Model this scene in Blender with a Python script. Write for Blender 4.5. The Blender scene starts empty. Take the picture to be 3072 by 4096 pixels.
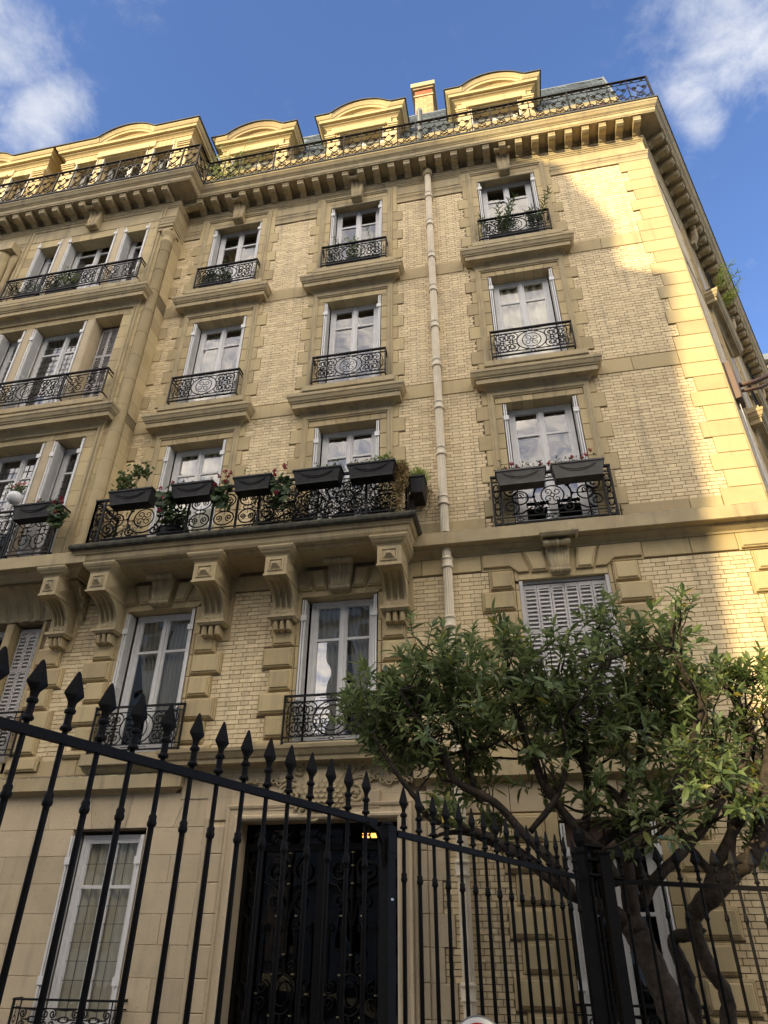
import bpy, math, random
from mathutils import Vector

RND = random.Random(11)
PI = math.pi
scene = bpy.context.scene
col = scene.collection

# ------------------------------------------------------------------ camera
cam_d = bpy.data.cameras.new('camera')
cam_d.sensor_fit = 'VERTICAL'
cam_d.sensor_height = 36.0
cam_d.lens = 2721.7 / 4096 * 36.0
cam_d.clip_start = 0.05
cam_d.clip_end = 3000
cam = bpy.data.objects.new('camera', cam_d)
col.objects.link(cam)
cam.location = (3.1549, -9.1659, 1.6)
_y, _p, _r = math.radians(11.5296), math.radians(32.2071), math.radians(0.3770)
_f = Vector((-math.sin(_y) * math.cos(_p), math.cos(_y) * math.cos(_p), math.sin(_p)))
_rt = Vector((math.cos(_y), math.sin(_y), 0))
_up = _rt.cross(_f)
_r2 = _rt * math.cos(_r) + _up * math.sin(_r)
_u2 = _up * math.cos(_r) - _rt * math.sin(_r)
from mathutils import Matrix
cam.rotation_euler = Matrix((( _r2.x, _u2.x, -_f.x), (_r2.y, _u2.y, -_f.y), (_r2.z, _u2.z, -_f.z))).to_euler()
scene.camera = cam

# ------------------------------------------------------------------ light
SUN = Vector((-0.60, -1.0, 0.35)).normalized()          # towards the sun
SUN_EL = math.asin(SUN.z)
scene.view_settings.view_transform = 'Standard'
scene.view_settings.look = 'None'
scene.view_settings.gamma = 1
scene.view_settings.use_curve_mapping = False
scene.view_settings.exposure = 1.95
sun_d = bpy.data.lights.new('sun', 'SUN')
sun_d.energy = 2.0
sun_d.angle = math.radians(0.5)
sun_d.color = (1.0, 0.81, 0.46)
sun = bpy.data.objects.new('sun', sun_d)
col.objects.link(sun)
sun.rotation_euler = (-SUN).to_track_quat('-Z', 'Y').to_euler()

world = bpy.data.worlds.new('World')
scene.world = world
world.use_nodes = True
wn = world.node_tree
wn.nodes.clear()


def wnode(t, **kw):
    n = wn.nodes.new(t)
    for k, v in kw.items():
        setattr(n, k, v)
    return n


W = wn.links.new
sky = wnode('ShaderNodeTexSky', sky_type='NISHITA', sun_disc=False)
sky.sun_elevation = SUN_EL
sky.sun_rotation = math.atan2(SUN.x, SUN.y)
sky.air_density = 1.0
sky.dust_density = 0.3
sky.ozone_density = 5.0
tc = wnode('ShaderNodeTexCoord')
sep = wnode('ShaderNodeSeparateXYZ')
W(tc.outputs['Generated'], sep.inputs[0])
# clouds lie on a plane high above: direction / height gives their plan position
zc = wnode('ShaderNodeMath', operation='MAXIMUM'); W(sep.outputs['Z'], zc.inputs[0]); zc.inputs[1].default_value = 0.06
dx = wnode('ShaderNodeMath', operation='DIVIDE'); W(sep.outputs['X'], dx.inputs[0]); W(zc.outputs[0], dx.inputs[1])
dy = wnode('ShaderNodeMath', operation='DIVIDE'); W(sep.outputs['Y'], dy.inputs[0]); W(zc.outputs[0], dy.inputs[1])
cb = wnode('ShaderNodeCombineXYZ'); W(dx.outputs[0], cb.inputs[0]); W(dy.outputs[0], cb.inputs[1])


def blob(cx, cy, rx, ry, rot=0.0):
    """soft elliptical cloud bank in the cloud plane"""
    mp = wnode('ShaderNodeMapping', vector_type='TEXTURE')
    mp.inputs['Location'].default_value = (cx, cy, 0)
    mp.inputs['Rotation'].default_value = (0, 0, rot)
    mp.inputs['Scale'].default_value = (rx, ry, 1)
    W(cb.outputs[0], mp.inputs[0])
    ln = wnode('ShaderNodeVectorMath', operation='LENGTH'); W(mp.outputs[0], ln.inputs[0])
    mr = wnode('ShaderNodeMapRange', interpolation_type='SMOOTHSTEP')
    mr.inputs[1].default_value = 0.25; mr.inputs[2].default_value = 1.25
    mr.inputs[3].default_value = 1.0; mr.inputs[4].default_value = 0.0
    W(ln.outputs['Value'], mr.inputs[0])
    return mr.outputs[0]


def wmath(op, a, b, clamp=False):
    m = wnode('ShaderNodeMath', operation=op, use_clamp=clamp)
    for i, v in enumerate((a, b)):
        if isinstance(v, (int, float)):
            m.inputs[i].default_value = v
        else:
            W(v, m.inputs[i])
    return m.outputs[0]


banks = blob(-0.60, 0.30, 0.13, 0.10, 0.2)
for _b in ((-0.60, 0.42, 0.13, 0.055, -0.3), (-0.72, 0.34, 0.14, 0.2, 0.0), (0.37, 0.50, 0.15, 0.14, 0.5), (0.46, 0.48, 0.18, 0.16, 0.0), (0.33, 0.585, 0.09, 0.05, 0.9)):
    banks = wmath('MAXIMUM', banks, blob(*_b))
nz = wnode('ShaderNodeTexNoise'); nz.inputs['Scale'].default_value = 11.0; nz.inputs['Detail'].default_value = 12
nz.inputs['Roughness'].default_value = 0.64; nz.inputs['Distortion'].default_value = 0.25
W(cb.outputs[0], nz.inputs['Vector'])
nb = wnode('ShaderNodeTexNoise'); nb.inputs['Scale'].default_value = 2.4; nb.inputs['Detail'].default_value = 4
W(cb.outputs[0], nb.inputs['Vector'])
back = wnode('ShaderNodeMapRange', interpolation_type='SMOOTHSTEP')   # broken cloud field over the street side, thickened as facade fill
back.inputs[1].default_value = 0.1; back.inputs[2].default_value = -0.5
back.inputs[3].default_value = 0.0; back.inputs[4].default_value = 0.85
W(dy.outputs[0], back.inputs[0])
m_all = wmath('MAXIMUM', banks, back.outputs[0])
dens = wmath('ADD', wmath('MULTIPLY', m_all, 0.95), wmath('MULTIPLY', wmath('SUBTRACT', nz.outputs['Fac'], 0.5), 2.3))
dens = wmath('ADD', dens, wmath('MULTIPLY', wmath('SUBTRACT', nb.outputs['Fac'], 0.5), 0.5))
cm = wnode('ShaderNodeMapRange', interpolation_type='SMOOTHSTEP')
cm.inputs[1].default_value = 0.12; cm.inputs[2].default_value = 1.5
cm.inputs[3].default_value = 0.0; cm.inputs[4].default_value = 0.92
W(dens, cm.inputs[0])
cloud_l = wnode('ShaderNodeMix', data_type='RGBA')
cloud_l.inputs[6].default_value = (1.75, 1.78, 1.85, 1)
cloud_l.inputs[7].default_value = (0.95, 1.05, 1.3, 1)
W(wmath('MULTIPLY', wmath('SUBTRACT', nb.outputs['Fac'], 0.3), 2.0, True), cloud_l.inputs[0])
tint = wnode('ShaderNodeMix', data_type='RGBA', blend_type='MULTIPLY')
tint.inputs[0].default_value = 1.0
tint.inputs[7].default_value = (0.66, 0.56, 0.58, 1)
W(sky.outputs[0], tint.inputs[6])
fill_side = wnode('ShaderNodeMapRange', interpolation_type='SMOOTHSTEP')   # clouds on the sun's side, brightened and warmed to fill the shaded facade
fill_side.inputs[1].default_value = 0.1; fill_side.inputs[2].default_value = -0.7
W(dy.outputs[0], fill_side.inputs[0])
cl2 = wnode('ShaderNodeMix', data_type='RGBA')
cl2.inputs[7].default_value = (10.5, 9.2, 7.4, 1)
W(fill_side.outputs[0], cl2.inputs[0]); W(cloud_l.outputs[2], cl2.inputs[6])
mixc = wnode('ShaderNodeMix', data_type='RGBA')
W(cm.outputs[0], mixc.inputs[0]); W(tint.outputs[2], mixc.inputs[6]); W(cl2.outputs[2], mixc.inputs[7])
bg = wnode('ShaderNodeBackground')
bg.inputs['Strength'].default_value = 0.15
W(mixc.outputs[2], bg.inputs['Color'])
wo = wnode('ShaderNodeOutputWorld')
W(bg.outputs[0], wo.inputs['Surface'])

# ------------------------------------------------------------------ helpers


class MB:
    """collects shapes and links them as one mesh object"""

    def __init__(self):
        self.v = []
        self.f = []

    def add(self, vs, fs):
        b = len(self.v)
        self.v += [tuple(p) for p in vs]
        self.f += [tuple(b + i for i in f) for f in fs]

    def box(self, x0, x1, y0, y1, z0, z1):
        if x0 > x1: x0, x1 = x1, x0
        if y0 > y1: y0, y1 = y1, y0
        if z0 > z1: z0, z1 = z1, z0
        self.add([(x0, y0, z0), (x1, y0, z0), (x1, y1, z0), (x0, y1, z0), (x0, y0, z1), (x1, y0, z1), (x1, y1, z1), (x0, y1, z1)],
                 [(0, 3, 2, 1), (4, 5, 6, 7), (0, 1, 5, 4), (1, 2, 6, 5), (2, 3, 7, 6), (3, 0, 4, 7)])
        return self

    def prism(self, poly, yb, yf, ch=0.0):
        """polygon in the x-z plane (counter-clockwise seen from the street), extruded from yb to yf with a chamfered front"""
        n = len(poly)
        cx = sum(p[0] for p in poly) / n; cz = sum(p[1] for p in poly) / n
        ins = []
        for i in range(n):
            p0, p1, p2 = poly[i - 1], poly[i], poly[(i + 1) % n]
            d1 = Vector((p1[0] - p0[0], p1[1] - p0[1])).normalized(); d2 = Vector((p2[0] - p1[0], p2[1] - p1[1])).normalized()
            n1 = Vector((-d1.y, d1.x)); n2 = Vector((-d2.y, d2.x))
            m = (n1 + n2) / max(0.3, 1 + n1.dot(n2))
            ins.append((p1[0] + m.x * ch, p1[1] + m.y * ch))
        vs = [(x, yb, z) for x, z in poly] + [(x, yf + ch, z) for x, z in poly] + [(x, yf, z) for x, z in ins]
        fs = []
        for i in range(n):
            j = (i + 1) % n
            fs.append((i, j, n + j, n + i)); fs.append((n + i, n + j, 2 * n + j, 2 * n + i))
        fs.append(tuple(range(2 * n, 3 * n))); fs.append(tuple(reversed(range(n))))
        self.add(vs, fs)
        return self

    def block(self, x0, x1, z0, z1, yb, yf, ch=0.006):
        return self.prism([(x0, z0), (x1, z0), (x1, z1), (x0, z1)], yb, yf, ch)

    def sweep(self, prof, path, mapf=None, sign=1, closed=False, cap=True):
        """profile [(offset, height)] run along a 2-D path with mitred corners"""
        P = [Vector(p) for p in path]
        n = len(P)
        if mapf is None:
            mapf = lambda u, v, w: (u, v, w)
        rings = []
        for i in range(n):
            dirs = []
            if i > 0 or closed: dirs.append((P[i] - P[i - 1]).normalized())
            if i < n - 1 or closed: dirs.append((P[(i + 1) % n] - P[i]).normalized())
            ns = [Vector((d.y, -d.x)) * sign for d in dirs]
            m = ns[0] if len(ns) == 1 else (ns[0] + ns[1]) / max(0.25, 1 + ns[0].dot(ns[1]))
            rings.append([mapf(P[i].x + m.x * a, P[i].y + m.y * a, b) for a, b in prof])
        k = len(prof)
        vs = [q for r in rings for q in r]
        fs = []
        for i in range(n if closed else n - 1):
            a, b = i * k, ((i + 1) % n) * k
            for j in range(k - 1):
                fs.append((a + j, b + j, b + j + 1, a + j + 1))
        if cap and not closed:
            fs.append(tuple(range(k))); fs.append(tuple(reversed(range((n - 1) * k, n * k))))
        self.add(vs, fs)
        return self

    def tube(self, pts, r, n=5, closed=False, cap=True):
        P = [Vector(p) for p in pts]
        m = len(P)
        if m < 2:
            return self
        rs = r if isinstance(r, (list, tuple)) else [r] * m
        ref = Vector((0, 0, 1))
        vs = []
        last = None
        for i in range(m):
            if closed:
                t = P[(i + 1) % m] - P[i - 1]
            else:
                t = P[min(i + 1, m - 1)] - P[max(i - 1, 0)]
            if t.length < 1e-9: t = Vector((0, 0, 1))
            t.normalize()
            if last is None:
                a = t.cross(Vector((0, 1, 0)) if abs(t.y) < 0.9 else Vector((1, 0, 0))).normalized()
            else:
                a = last - t * last.dot(t)
                a = a.normalized() if a.length > 1e-6 else t.orthogonal().normalized()
            last = a
            b = t.cross(a)
            for k in range(n):
                an = 2 * PI * k / n
                vs.append(P[i] + (a * math.cos(an) + b * math.sin(an)) * rs[i])
        fs = []
        for i in range(m if closed else m - 1):
            p, q = i * n, ((i + 1) % m) * n
            for k in range(n):
                l = (k + 1) % n
                fs.append((p + k, p + l, q + l, q + k))
        if cap and not closed:
            fs.append(tuple(reversed(range(n)))); fs.append(tuple(range((m - 1) * n, m * n)))
        self.add(vs, fs)
        return self

    def lathe(self, prof, c, n=12, flute=None):
        vs = []
        for z, r in prof:
            for k in range(n):
                a = 2 * PI * k / n
                rr = r if flute is None or k % 2 == 0 else r * flute
                vs.append((c[0] + rr * math.cos(a), c[1] + rr * math.sin(a), c[2] + z))
        fs = []
        for i in range(len(prof) - 1):
            for k in range(n):
                l = (k + 1) % n
                fs.append((i * n + k, i * n + l, (i + 1) * n + l, (i + 1) * n + k))
        fs.append(tuple(reversed(range(n)))); fs.append(tuple(range((len(prof) - 1) * n, len(prof) * n)))
        self.add(vs, fs)
        return self

    def build(self, name, m, parent=None, smooth=False, **props):
        me = bpy.data.meshes.new(name)
        me.from_pydata(self.v, [], self.f)
        me.materials.append(m)
        if smooth:
            me.polygons.foreach_set('use_smooth', [True] * len(me.polygons))
        me.update()
        return link(name, me, parent, **props)


def link(name, me, parent=None, loc=None, **props):
    o = bpy.data.objects.new(name, me)
    col.objects.link(o)
    if parent is not None:
        o.parent = parent
    if loc is not None:
        o.location = loc
    for k, v in props.items():
        o[k] = v
    return o


def thing(name, label, category, loc=(0, 0, 0), group=None):
    o = bpy.data.objects.new(name, None)
    o.empty_display_size = 0.2
    col.objects.link(o)
    o.location = loc
    o['label'] = label
    o['category'] = category
    if group:
        o['group'] = group
    return o


# ------------------------------------------------------------------ materials
def nodes_of(name):
    m = bpy.data.materials.new(name)
    m.use_nodes = True
    nt = m.node_tree
    nt.nodes.clear()
    return m, nt


def rgb(c):
    return (c[0], c[1], c[2], 1)


def surface(name, c1, c2, rough=0.85, scale=3.0, bump=0.15, bscale=40.0, island=0.0, island_c=None, objvar=0.0, spots=0.0, spot_c=(0.1, 0.08, 0.05),
            streak=0.0, streak_c=(0.12, 0.1, 0.07), metallic=0.0, spec=0.3, coat=0.0, warm=0.0, warm_c=(0.6, 0.38, 0.14), topdirt=None):
    """two-tone noise surface with pieces of their own tone, blotches, rain streaks and fine relief"""
    m, nt = nodes_of(name)
    N, L = nt.nodes.new, nt.links.new
    out = N('ShaderNodeOutputMaterial')
    pb = N('ShaderNodeBsdfPrincipled')
    L(pb.outputs[0], out.inputs[0])
    pb.inputs['Roughness'].default_value = rough
    pb.inputs['Metallic'].default_value = metallic
    pb.inputs['Specular IOR Level'].default_value = spec
    pb.inputs['Coat Weight'].default_value = coat
    geo = N('ShaderNodeNewGeometry')
    oi = N('ShaderNodeObjectInfo')
    pos = geo.outputs['Position']

    def noise(s, det=4, vec=None, rgh=0.55):
        n = N('ShaderNodeTexNoise')
        n.inputs['Scale'].default_value = s; n.inputs['Detail'].default_value = det; n.inputs['Roughness'].default_value = rgh
        L(vec or pos, n.inputs['Vector'])
        return n.outputs['Fac']

    def mx(f, a, b, blend='MIX'):
        q = N('ShaderNodeMix'); q.data_type = 'RGBA'; q.blend_type = blend
        for i, v in ((0, f), (6, a), (7, b)):
            if isinstance(v, (int, float)): q.inputs[i].default_value = v
            elif isinstance(v, tuple): q.inputs[i].default_value = rgb(v)
            else: L(v, q.inputs[i])
        return q.outputs[2]

    def ramp(v, lo, hi, to0=0.0, to1=1.0):
        r = N('ShaderNodeMapRange'); r.interpolation_type = 'SMOOTHSTEP'
        r.inputs[1].default_value = lo; r.inputs[2].default_value = hi; r.inputs[3].default_value = to0; r.inputs[4].default_value = to1
        L(v, r.inputs[0])
        return r.outputs[0]

    c = mx(ramp(noise(scale, 5), 0.3, 0.7), c1, c2)
    if warm:
        c = mx(ramp(noise(0.9, 4), 0.45, 0.75, 0, warm), c, warm_c)
    if island:
        rr = N('ShaderNodeMath'); rr.operation = 'ADD'
        L(geo.outputs['Random Per Island'], rr.inputs[0]); L(oi.outputs['Random'], rr.inputs[1])
        fr = N('ShaderNodeMath'); fr.operation = 'FRACT'; L(rr.outputs[0], fr.inputs[0])
        c = mx(ramp(fr.outputs[0], 0.0, 1.0, 0, island), c, island_c or tuple(x * 0.6 for x in c1))
        f2 = N('ShaderNodeMath'); f2.operation = 'MULTIPLY'; L(fr.outputs[0], f2.inputs[0]); f2.inputs[1].default_value = 7.31
        f3 = N('ShaderNodeMath'); f3.operation = 'FRACT'; L(f2.outputs[0], f3.inputs[0])
        c = mx(ramp(f3.outputs[0], 0.0, 1.0, 0, island * 0.7), c, tuple(min(1, x * 1.35) for x in c1))
    if streak:
        mp = N('ShaderNodeMapping'); mp.inputs['Scale'].default_value = (7, 7, 0.55); L(pos, mp.inputs[0])
        st = ramp(noise(1.0, 6, mp.outputs[0], 0.6), 0.5, 0.78, 0, streak)
        c = mx(st, c, streak_c)
    if spots:
        c = mx(ramp(noise(scale * 9, 3, None, 0.7), 0.62, 0.72, 0, spots), c, spot_c)
    if topdirt:
        # soot and moss sit on faces that look upward
        sp = N('ShaderNodeSeparateXYZ'); L(geo.outputs['Normal'], sp.inputs[0])
        a = ramp(sp.outputs[2], 0.1, 0.8)
        mm = N('ShaderNodeMath'); mm.operation = 'MULTIPLY'; L(a, mm.inputs[0]); L(ramp(noise(9, 4), 0.3, 0.6), mm.inputs[1])
        c = mx(mm.outputs[0], c, topdirt)
    L(c, pb.inputs['Base Color'])
    if bump:
        bp = N('ShaderNodeBump'); bp.inputs['Strength'].default_value = bump; bp.inputs['Distance'].default_value = 0.01
        L(noise(bscale, 4, None, 0.65), bp.inputs['Height'])
        L(bp.outputs[0], pb.inputs['Normal'])
    return m


M = {}
M['stone'] = surface('limestone', (0.505, 0.405, 0.22), (0.42, 0.335, 0.18), island=0.7, island_c=(0.40, 0.305, 0.175), streak=0.55, streak_c=(0.26, 0.215, 0.14), spots=0.2, spot_c=(0.26, 0.2, 0.11), warm=0.35, warm_c=(0.46, 0.33, 0.13), bump=0.25)
M['mould'] = surface('moulded limestone', (0.47, 0.385, 0.225), (0.385, 0.315, 0.19), streak=0.7, streak_c=(0.2, 0.175, 0.13), spots=0.25, spot_c=(0.22, 0.18, 0.11), warm=0.2, bump=0.3, topdirt=(0.1, 0.095, 0.07))
M['ashlar'] = surface('pale ashlar', (0.56, 0.455, 0.30), (0.48, 0.39, 0.255), island=0.4, island_c=(0.38, 0.31, 0.2), streak=0.5, streak_c=(0.3, 0.25, 0.18), spots=0.55, spot_c=(0.2, 0.16, 0.1), bump=0.3)
M['brick'] = surface('cream glazed brick', (0.75, 0.61, 0.37), (0.67, 0.54, 0.32), rough=0.7, scale=9, island=0.5, island_c=(0.5, 0.375, 0.21), spots=0.45, spot_c=(0.42, 0.26, 0.12), bump=0.3, streak=0.65, streak_c=(0.36, 0.29, 0.19), warm=.3, warm_c=(.52, .38, .2))
M['mortar'] = surface('mortar', (0.26, 0.2, 0.125), (0.18, 0.14, 0.09), rough=0.95, scale=12, bump=0.3)
M['joint'] = surface('stone joint', (0.24, 0.19, 0.11), (0.18, 0.14, 0.085), rough=0.95, scale=12, bump=0.3)
M['lead'] = surface('lead flashing', (0.075, 0.08, 0.085), (0.05, 0.055, 0.06), rough=0.55, scale=6, bump=0.1)
M['moss'] = surface('mossy weathered edge', (0.09, 0.085, 0.06), (0.04, 0.04, 0.03), scale=11, bump=0.6, bscale=50, spots=.4, spot_c=(.22, .2, .15))
M['slate'] = surface('roof slate', (0.16, 0.19, 0.21), (0.11, 0.135, 0.15), rough=0.5, scale=7, island=0.5, island_c=(0.09, 0.11, 0.12), bump=0.2)
M['iron'] = surface('black painted iron', (0.0055, 0.0048, 0.0048), (0.0035, 0.0032, 0.0035), rough=0.6, scale=14, bump=0.25, bscale=60, spec=0.14, spots=0.3, spot_c=(0.05, 0.046, 0.042))
M['rail_iron'] = surface('balcony iron', (0.008, 0.008, 0.0085), (0.005, 0.005, 0.0055), rough=0.5, scale=14, bump=0.15, bscale=60, spec=0.25)
M['top_iron'] = surface('weathered brown iron', (0.016, 0.013, 0.011), (0.009, 0.008, 0.007), rough=0.6, scale=20, bump=0.15, bscale=60, spec=0.2)
M['white'] = surface('white paint', (0.74, 0.73, 0.70), (0.66, 0.65, 0.62), rough=0.45, scale=5, bump=0.08, streak=0.2, streak_c=(0.5, 0.48, 0.44))
M['shutter'] = surface('grey white shutter paint', (0.56, 0.535, 0.505), (0.47, 0.45, 0.43), rough=0.5, scale=6, bump=0.08, streak=0.3, streak_c=(0.42, 0.4, 0.37))
M['pipe'] = surface('cream painted cast iron', (0.72, 0.63, 0.47), (0.63, 0.55, 0.4), rough=0.5, scale=5, bump=0.08, streak=0.45, streak_c=(0.33, 0.3, 0.22))
M['planter'] = surface('black plastic trough', (0.022, 0.022, 0.022), (0.014, 0.014, 0.014), rough=0.55, scale=8, bump=0.2, streak=0.6, streak_c=(0.075, 0.07, 0.06), spots=.3, spot_c=(.09, .085, .07))
M['planter_grey'] = surface('grey plastic trough', (0.12, 0.113, 0.1), (0.085, 0.08, 0.072), rough=0.5, scale=8, bump=0.1, streak=0.45, streak_c=(0.15, 0.14, 0.12))
M['soil'] = surface('garden soil', (0.06, 0.045, 0.03), (0.04, 0.03, 0.02), scale=8, bump=0.6, bscale=20)
M['asphalt'] = surface('asphalt', (0.055, 0.055, 0.055), (0.045, 0.045, 0.045), scale=20, bump=0.4, bscale=120)
M['pavement'] = surface('pavement', (0.3, 0.275, 0.24), (0.25, 0.225, 0.2), scale=6, bump=0.3, bscale=80)
M['kerb'] = surface('granite kerb', (0.26, 0.25, 0.24), (0.2, 0.19, 0.18), scale=30, bump=0.3, bscale=90)
M['dark'] = surface('unlit room', (0.022, 0.019, 0.016), (0.014, 0.012, 0.01), bump=0)
M['bark'] = surface('bark', (0.06, 0.046, 0.034), (0.022, 0.017, 0.013), rough=0.9, scale=16, bump=1.0, bscale=30, streak=0.5, streak_c=(0.13, 0.09, 0.055), spots=0.3, spot_c=(0.14, 0.1, 0.065))
M['twig'] = surface('green twig', (0.07, 0.065, 0.03), (0.05, 0.04, 0.02), bump=0.2)
M['red'] = surface('red enamel', (0.55, 0.02, 0.015), (0.5, 0.018, 0.013), rough=0.3, bump=0)
M['blue'] = surface('blue enamel', (0.012, 0.025, 0.24), (0.01, 0.02, 0.2), rough=0.25, bump=0)
M['green_frame'] = surface('dull green enamel frame', (0.1, 0.105, 0.06), (0.08, 0.085, 0.05), rough=0.4, bump=0.1)
M['enamel'] = surface('white enamel', (0.8, 0.8, 0.78), (0.76, 0.76, 0.74), rough=0.25, bump=0)
M['steel'] = surface('grey steel', (0.45, 0.45, 0.44), (0.38, 0.38, 0.37), rough=0.35, metallic=0.8, bump=0.05)
M['brass'] = surface('worn brass', (0.6, 0.5, 0.28), (0.5, 0.42, 0.24), rough=0.3, metallic=0.9, bump=0.05)
M['brown_box'] = surface('brown painted steel', (0.16, 0.1, 0.075), (0.13, 0.085, 0.065), rough=0.5, bump=0.1)
M['chimney_brick'] = surface('orange tan brick', (0.56, 0.36, 0.19), (0.48, 0.3, 0.15), island=.6, bump=.3, spots=.3)
M['redbrick'] = surface('red chimney brick', (0.42, 0.14, 0.07), (0.36, 0.11, 0.06), scale=6, bump=0.3, island=0.3)
M['opposite'] = surface('opposite facade stone', (0.6, 0.53, 0.42), (0.5, 0.44, 0.35), scale=1.2, bump=0.1, streak=0.2, streak_c=(0.25, 0.22, 0.17))
M['zinc'] = surface('zinc roof', (0.2, 0.22, 0.24), (0.15, 0.17, 0.19), rough=0.45, bump=0.05)
M['awning'] = surface('purple brown awning cloth', (0.09, 0.035, 0.04), (0.07, 0.028, 0.032), bump=0.2)


def leafmat(name, c1, c2, yellow=0.0, rough=0.38, trans=0.25):
    m, nt = nodes_of(name)
    N, L = nt.nodes.new, nt.links.new
    out = N('ShaderNodeOutputMaterial')
    geo = N('ShaderNodeNewGeometry'); oi = N('ShaderNodeObjectInfo')
    rr = N('ShaderNodeMath'); rr.operation = 'ADD'; L(geo.outputs['Random Per Island'], rr.inputs[0]); L(oi.outputs['Random'], rr.inputs[1])
    fr = N('ShaderNodeMath'); fr.operation = 'FRACT'; L(rr.outputs[0], fr.inputs[0])
    cr = N('ShaderNodeValToRGB')
    cr.color_ramp.elements[0].color = rgb(c1); cr.color_ramp.elements[1].color = rgb(c2)
    cr.color_ramp.elements[1].position = 0.93
    if yellow:
        e = cr.color_ramp.elements.new(1.0 - yellow); e.color = rgb((0.2, 0.2, 0.03))
        e = cr.color_ramp.elements.new(1.0); e.color = rgb((0.36, 0.26, 0.03))
    L(fr.outputs[0], cr.inputs[0])
    pb = N('ShaderNodeBsdfPrincipled'); pb.inputs['Roughness'].default_value = rough; pb.inputs['Specular IOR Level'].default_value = 0.5
    L(cr.outputs[0], pb.inputs['Base Color'])
    tr = N('ShaderNodeBsdfTranslucent')
    hs = N('ShaderNodeHueSaturation'); hs.inputs['Value'].default_value = 1.7; hs.inputs['Hue'].default_value = 0.485; L(cr.outputs[0], hs.inputs['Color'])
    L(hs.outputs[0], tr.inputs['Color'])
    mx = N('ShaderNodeMixShader'); mx.inputs[0].default_value = trans
    L(pb.outputs[0], mx.inputs[1]); L(tr.outputs[0], mx.inputs[2]); L(mx.outputs[0], out.inputs[0])
    return m


M['leaf'] = leafmat('glossy laurel leaf', (0.055, 0.09, 0.03), (0.21, 0.265, 0.1), yellow=0.004, rough=.36, trans=.38)
M['leaf_dark'] = leafmat('dark evergreen leaf', (0.008, 0.014, 0.007), (0.025, 0.038, 0.014), rough=0.5, trans=.1)
M['leaf_light'] = leafmat('young leaf', (0.1, 0.16, 0.035), (0.2, 0.26, 0.06), yellow=0.02, rough=0.45, trans=0.35)
M['leaf_tree2'] = leafmat('mid green leaf', (0.07, 0.11, 0.03), (0.22, 0.28, 0.085), yellow=.01, rough=.4, trans=.35)
M['leaf_mid'] = leafmat('planter leaf', (0.045, 0.085, 0.022), (0.1, 0.15, 0.04), rough=0.5)
M['leaf_geranium'] = leafmat('geranium leaf', (0.03, 0.06, 0.02), (0.08, 0.12, 0.045), rough=0.55)
M['leaf_bamboo'] = leafmat('bamboo leaf', (0.16, 0.22, 0.07), (0.28, 0.33, 0.13), rough=0.5, trans=0.35)
M['leaf_dry'] = leafmat('dry leaf', (0.22, 0.15, 0.06), (0.36, 0.28, 0.12), rough=0.8)
M['grass'] = leafmat('grass blade', (0.16, 0.22, 0.04), (0.3, 0.36, 0.08), rough=0.5, trans=0.35)
M['petal_red'] = leafmat('red petal', (0.16, 0.006, 0.014), (0.34, 0.014, 0.03), rough=0.6, trans=0.3)
M['petal_dull'] = leafmat('faded red petal', (0.3, 0.04, 0.035), (0.42, 0.08, 0.06), rough=0.6, trans=0.3)
M['petal_pink'] = leafmat('pink petal', (0.6, 0.18, 0.18), (0.7, 0.28, 0.22), rough=0.6, trans=0.3)
M['petal_yellow'] = leafmat('yellow petal', (0.6, 0.4, 0.03), (0.7, 0.5, 0.06), rough=0.6, trans=0.3)

# window glass: clear, mirror-like at its own reflectance (double panes), gently wavy
m, nt = nodes_of('window glass')
N, L = nt.nodes.new, nt.links.new
out = N('ShaderNodeOutputMaterial')
lw = N('ShaderNodeLayerWeight'); lw.inputs['Blend'].default_value = 0.5      # facing term, the same from both sides of the pane
pw_ = N('ShaderNodeMath'); pw_.operation = 'POWER'; L(lw.outputs['Facing'], pw_.inputs[0]); pw_.inputs[1].default_value = 4.0
sc_ = N('ShaderNodeMapRange'); sc_.inputs[3].default_value = 0.17; sc_.inputs[4].default_value = 1.0; L(pw_.outputs[0], sc_.inputs[0])
tr = N('ShaderNodeBsdfTransparent'); tr.inputs[0].default_value = (0.92, 0.93, 0.91, 1)
gl = N('ShaderNodeBsdfGlossy'); gl.inputs['Roughness'].default_value = 0.0
tn = N('ShaderNodeTexNoise'); tn.inputs['Scale'].default_value = 1.6; tn.inputs['Detail'].default_value = 1
g2 = N('ShaderNodeNewGeometry'); L(g2.outputs['Position'], tn.inputs['Vector'])
bp = N('ShaderNodeBump'); bp.inputs['Strength'].default_value = 0.25; bp.inputs['Distance'].default_value = 0.02
L(tn.outputs[0], bp.inputs['Height']); L(bp.outputs[0], gl.inputs['Normal'])
mx = N('ShaderNodeMixShader'); L(sc_.outputs[0], mx.inputs[0]); L(tr.outputs[0], mx.inputs[1]); L(gl.outputs[0], mx.inputs[2])
L(mx.outputs[0], out.inputs[0])
M['glass'] = m
m2 = m.copy(); m2.name = 'door glass'
for nd in m2.node_tree.nodes:
    if nd.type == 'MAP_RANGE': nd.inputs[3].default_value = .035
    if nd.type == 'BSDF_TRANSPARENT': nd.inputs[0].default_value = (.5, .47, .42, 1)
M['door_glass'] = m2

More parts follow.
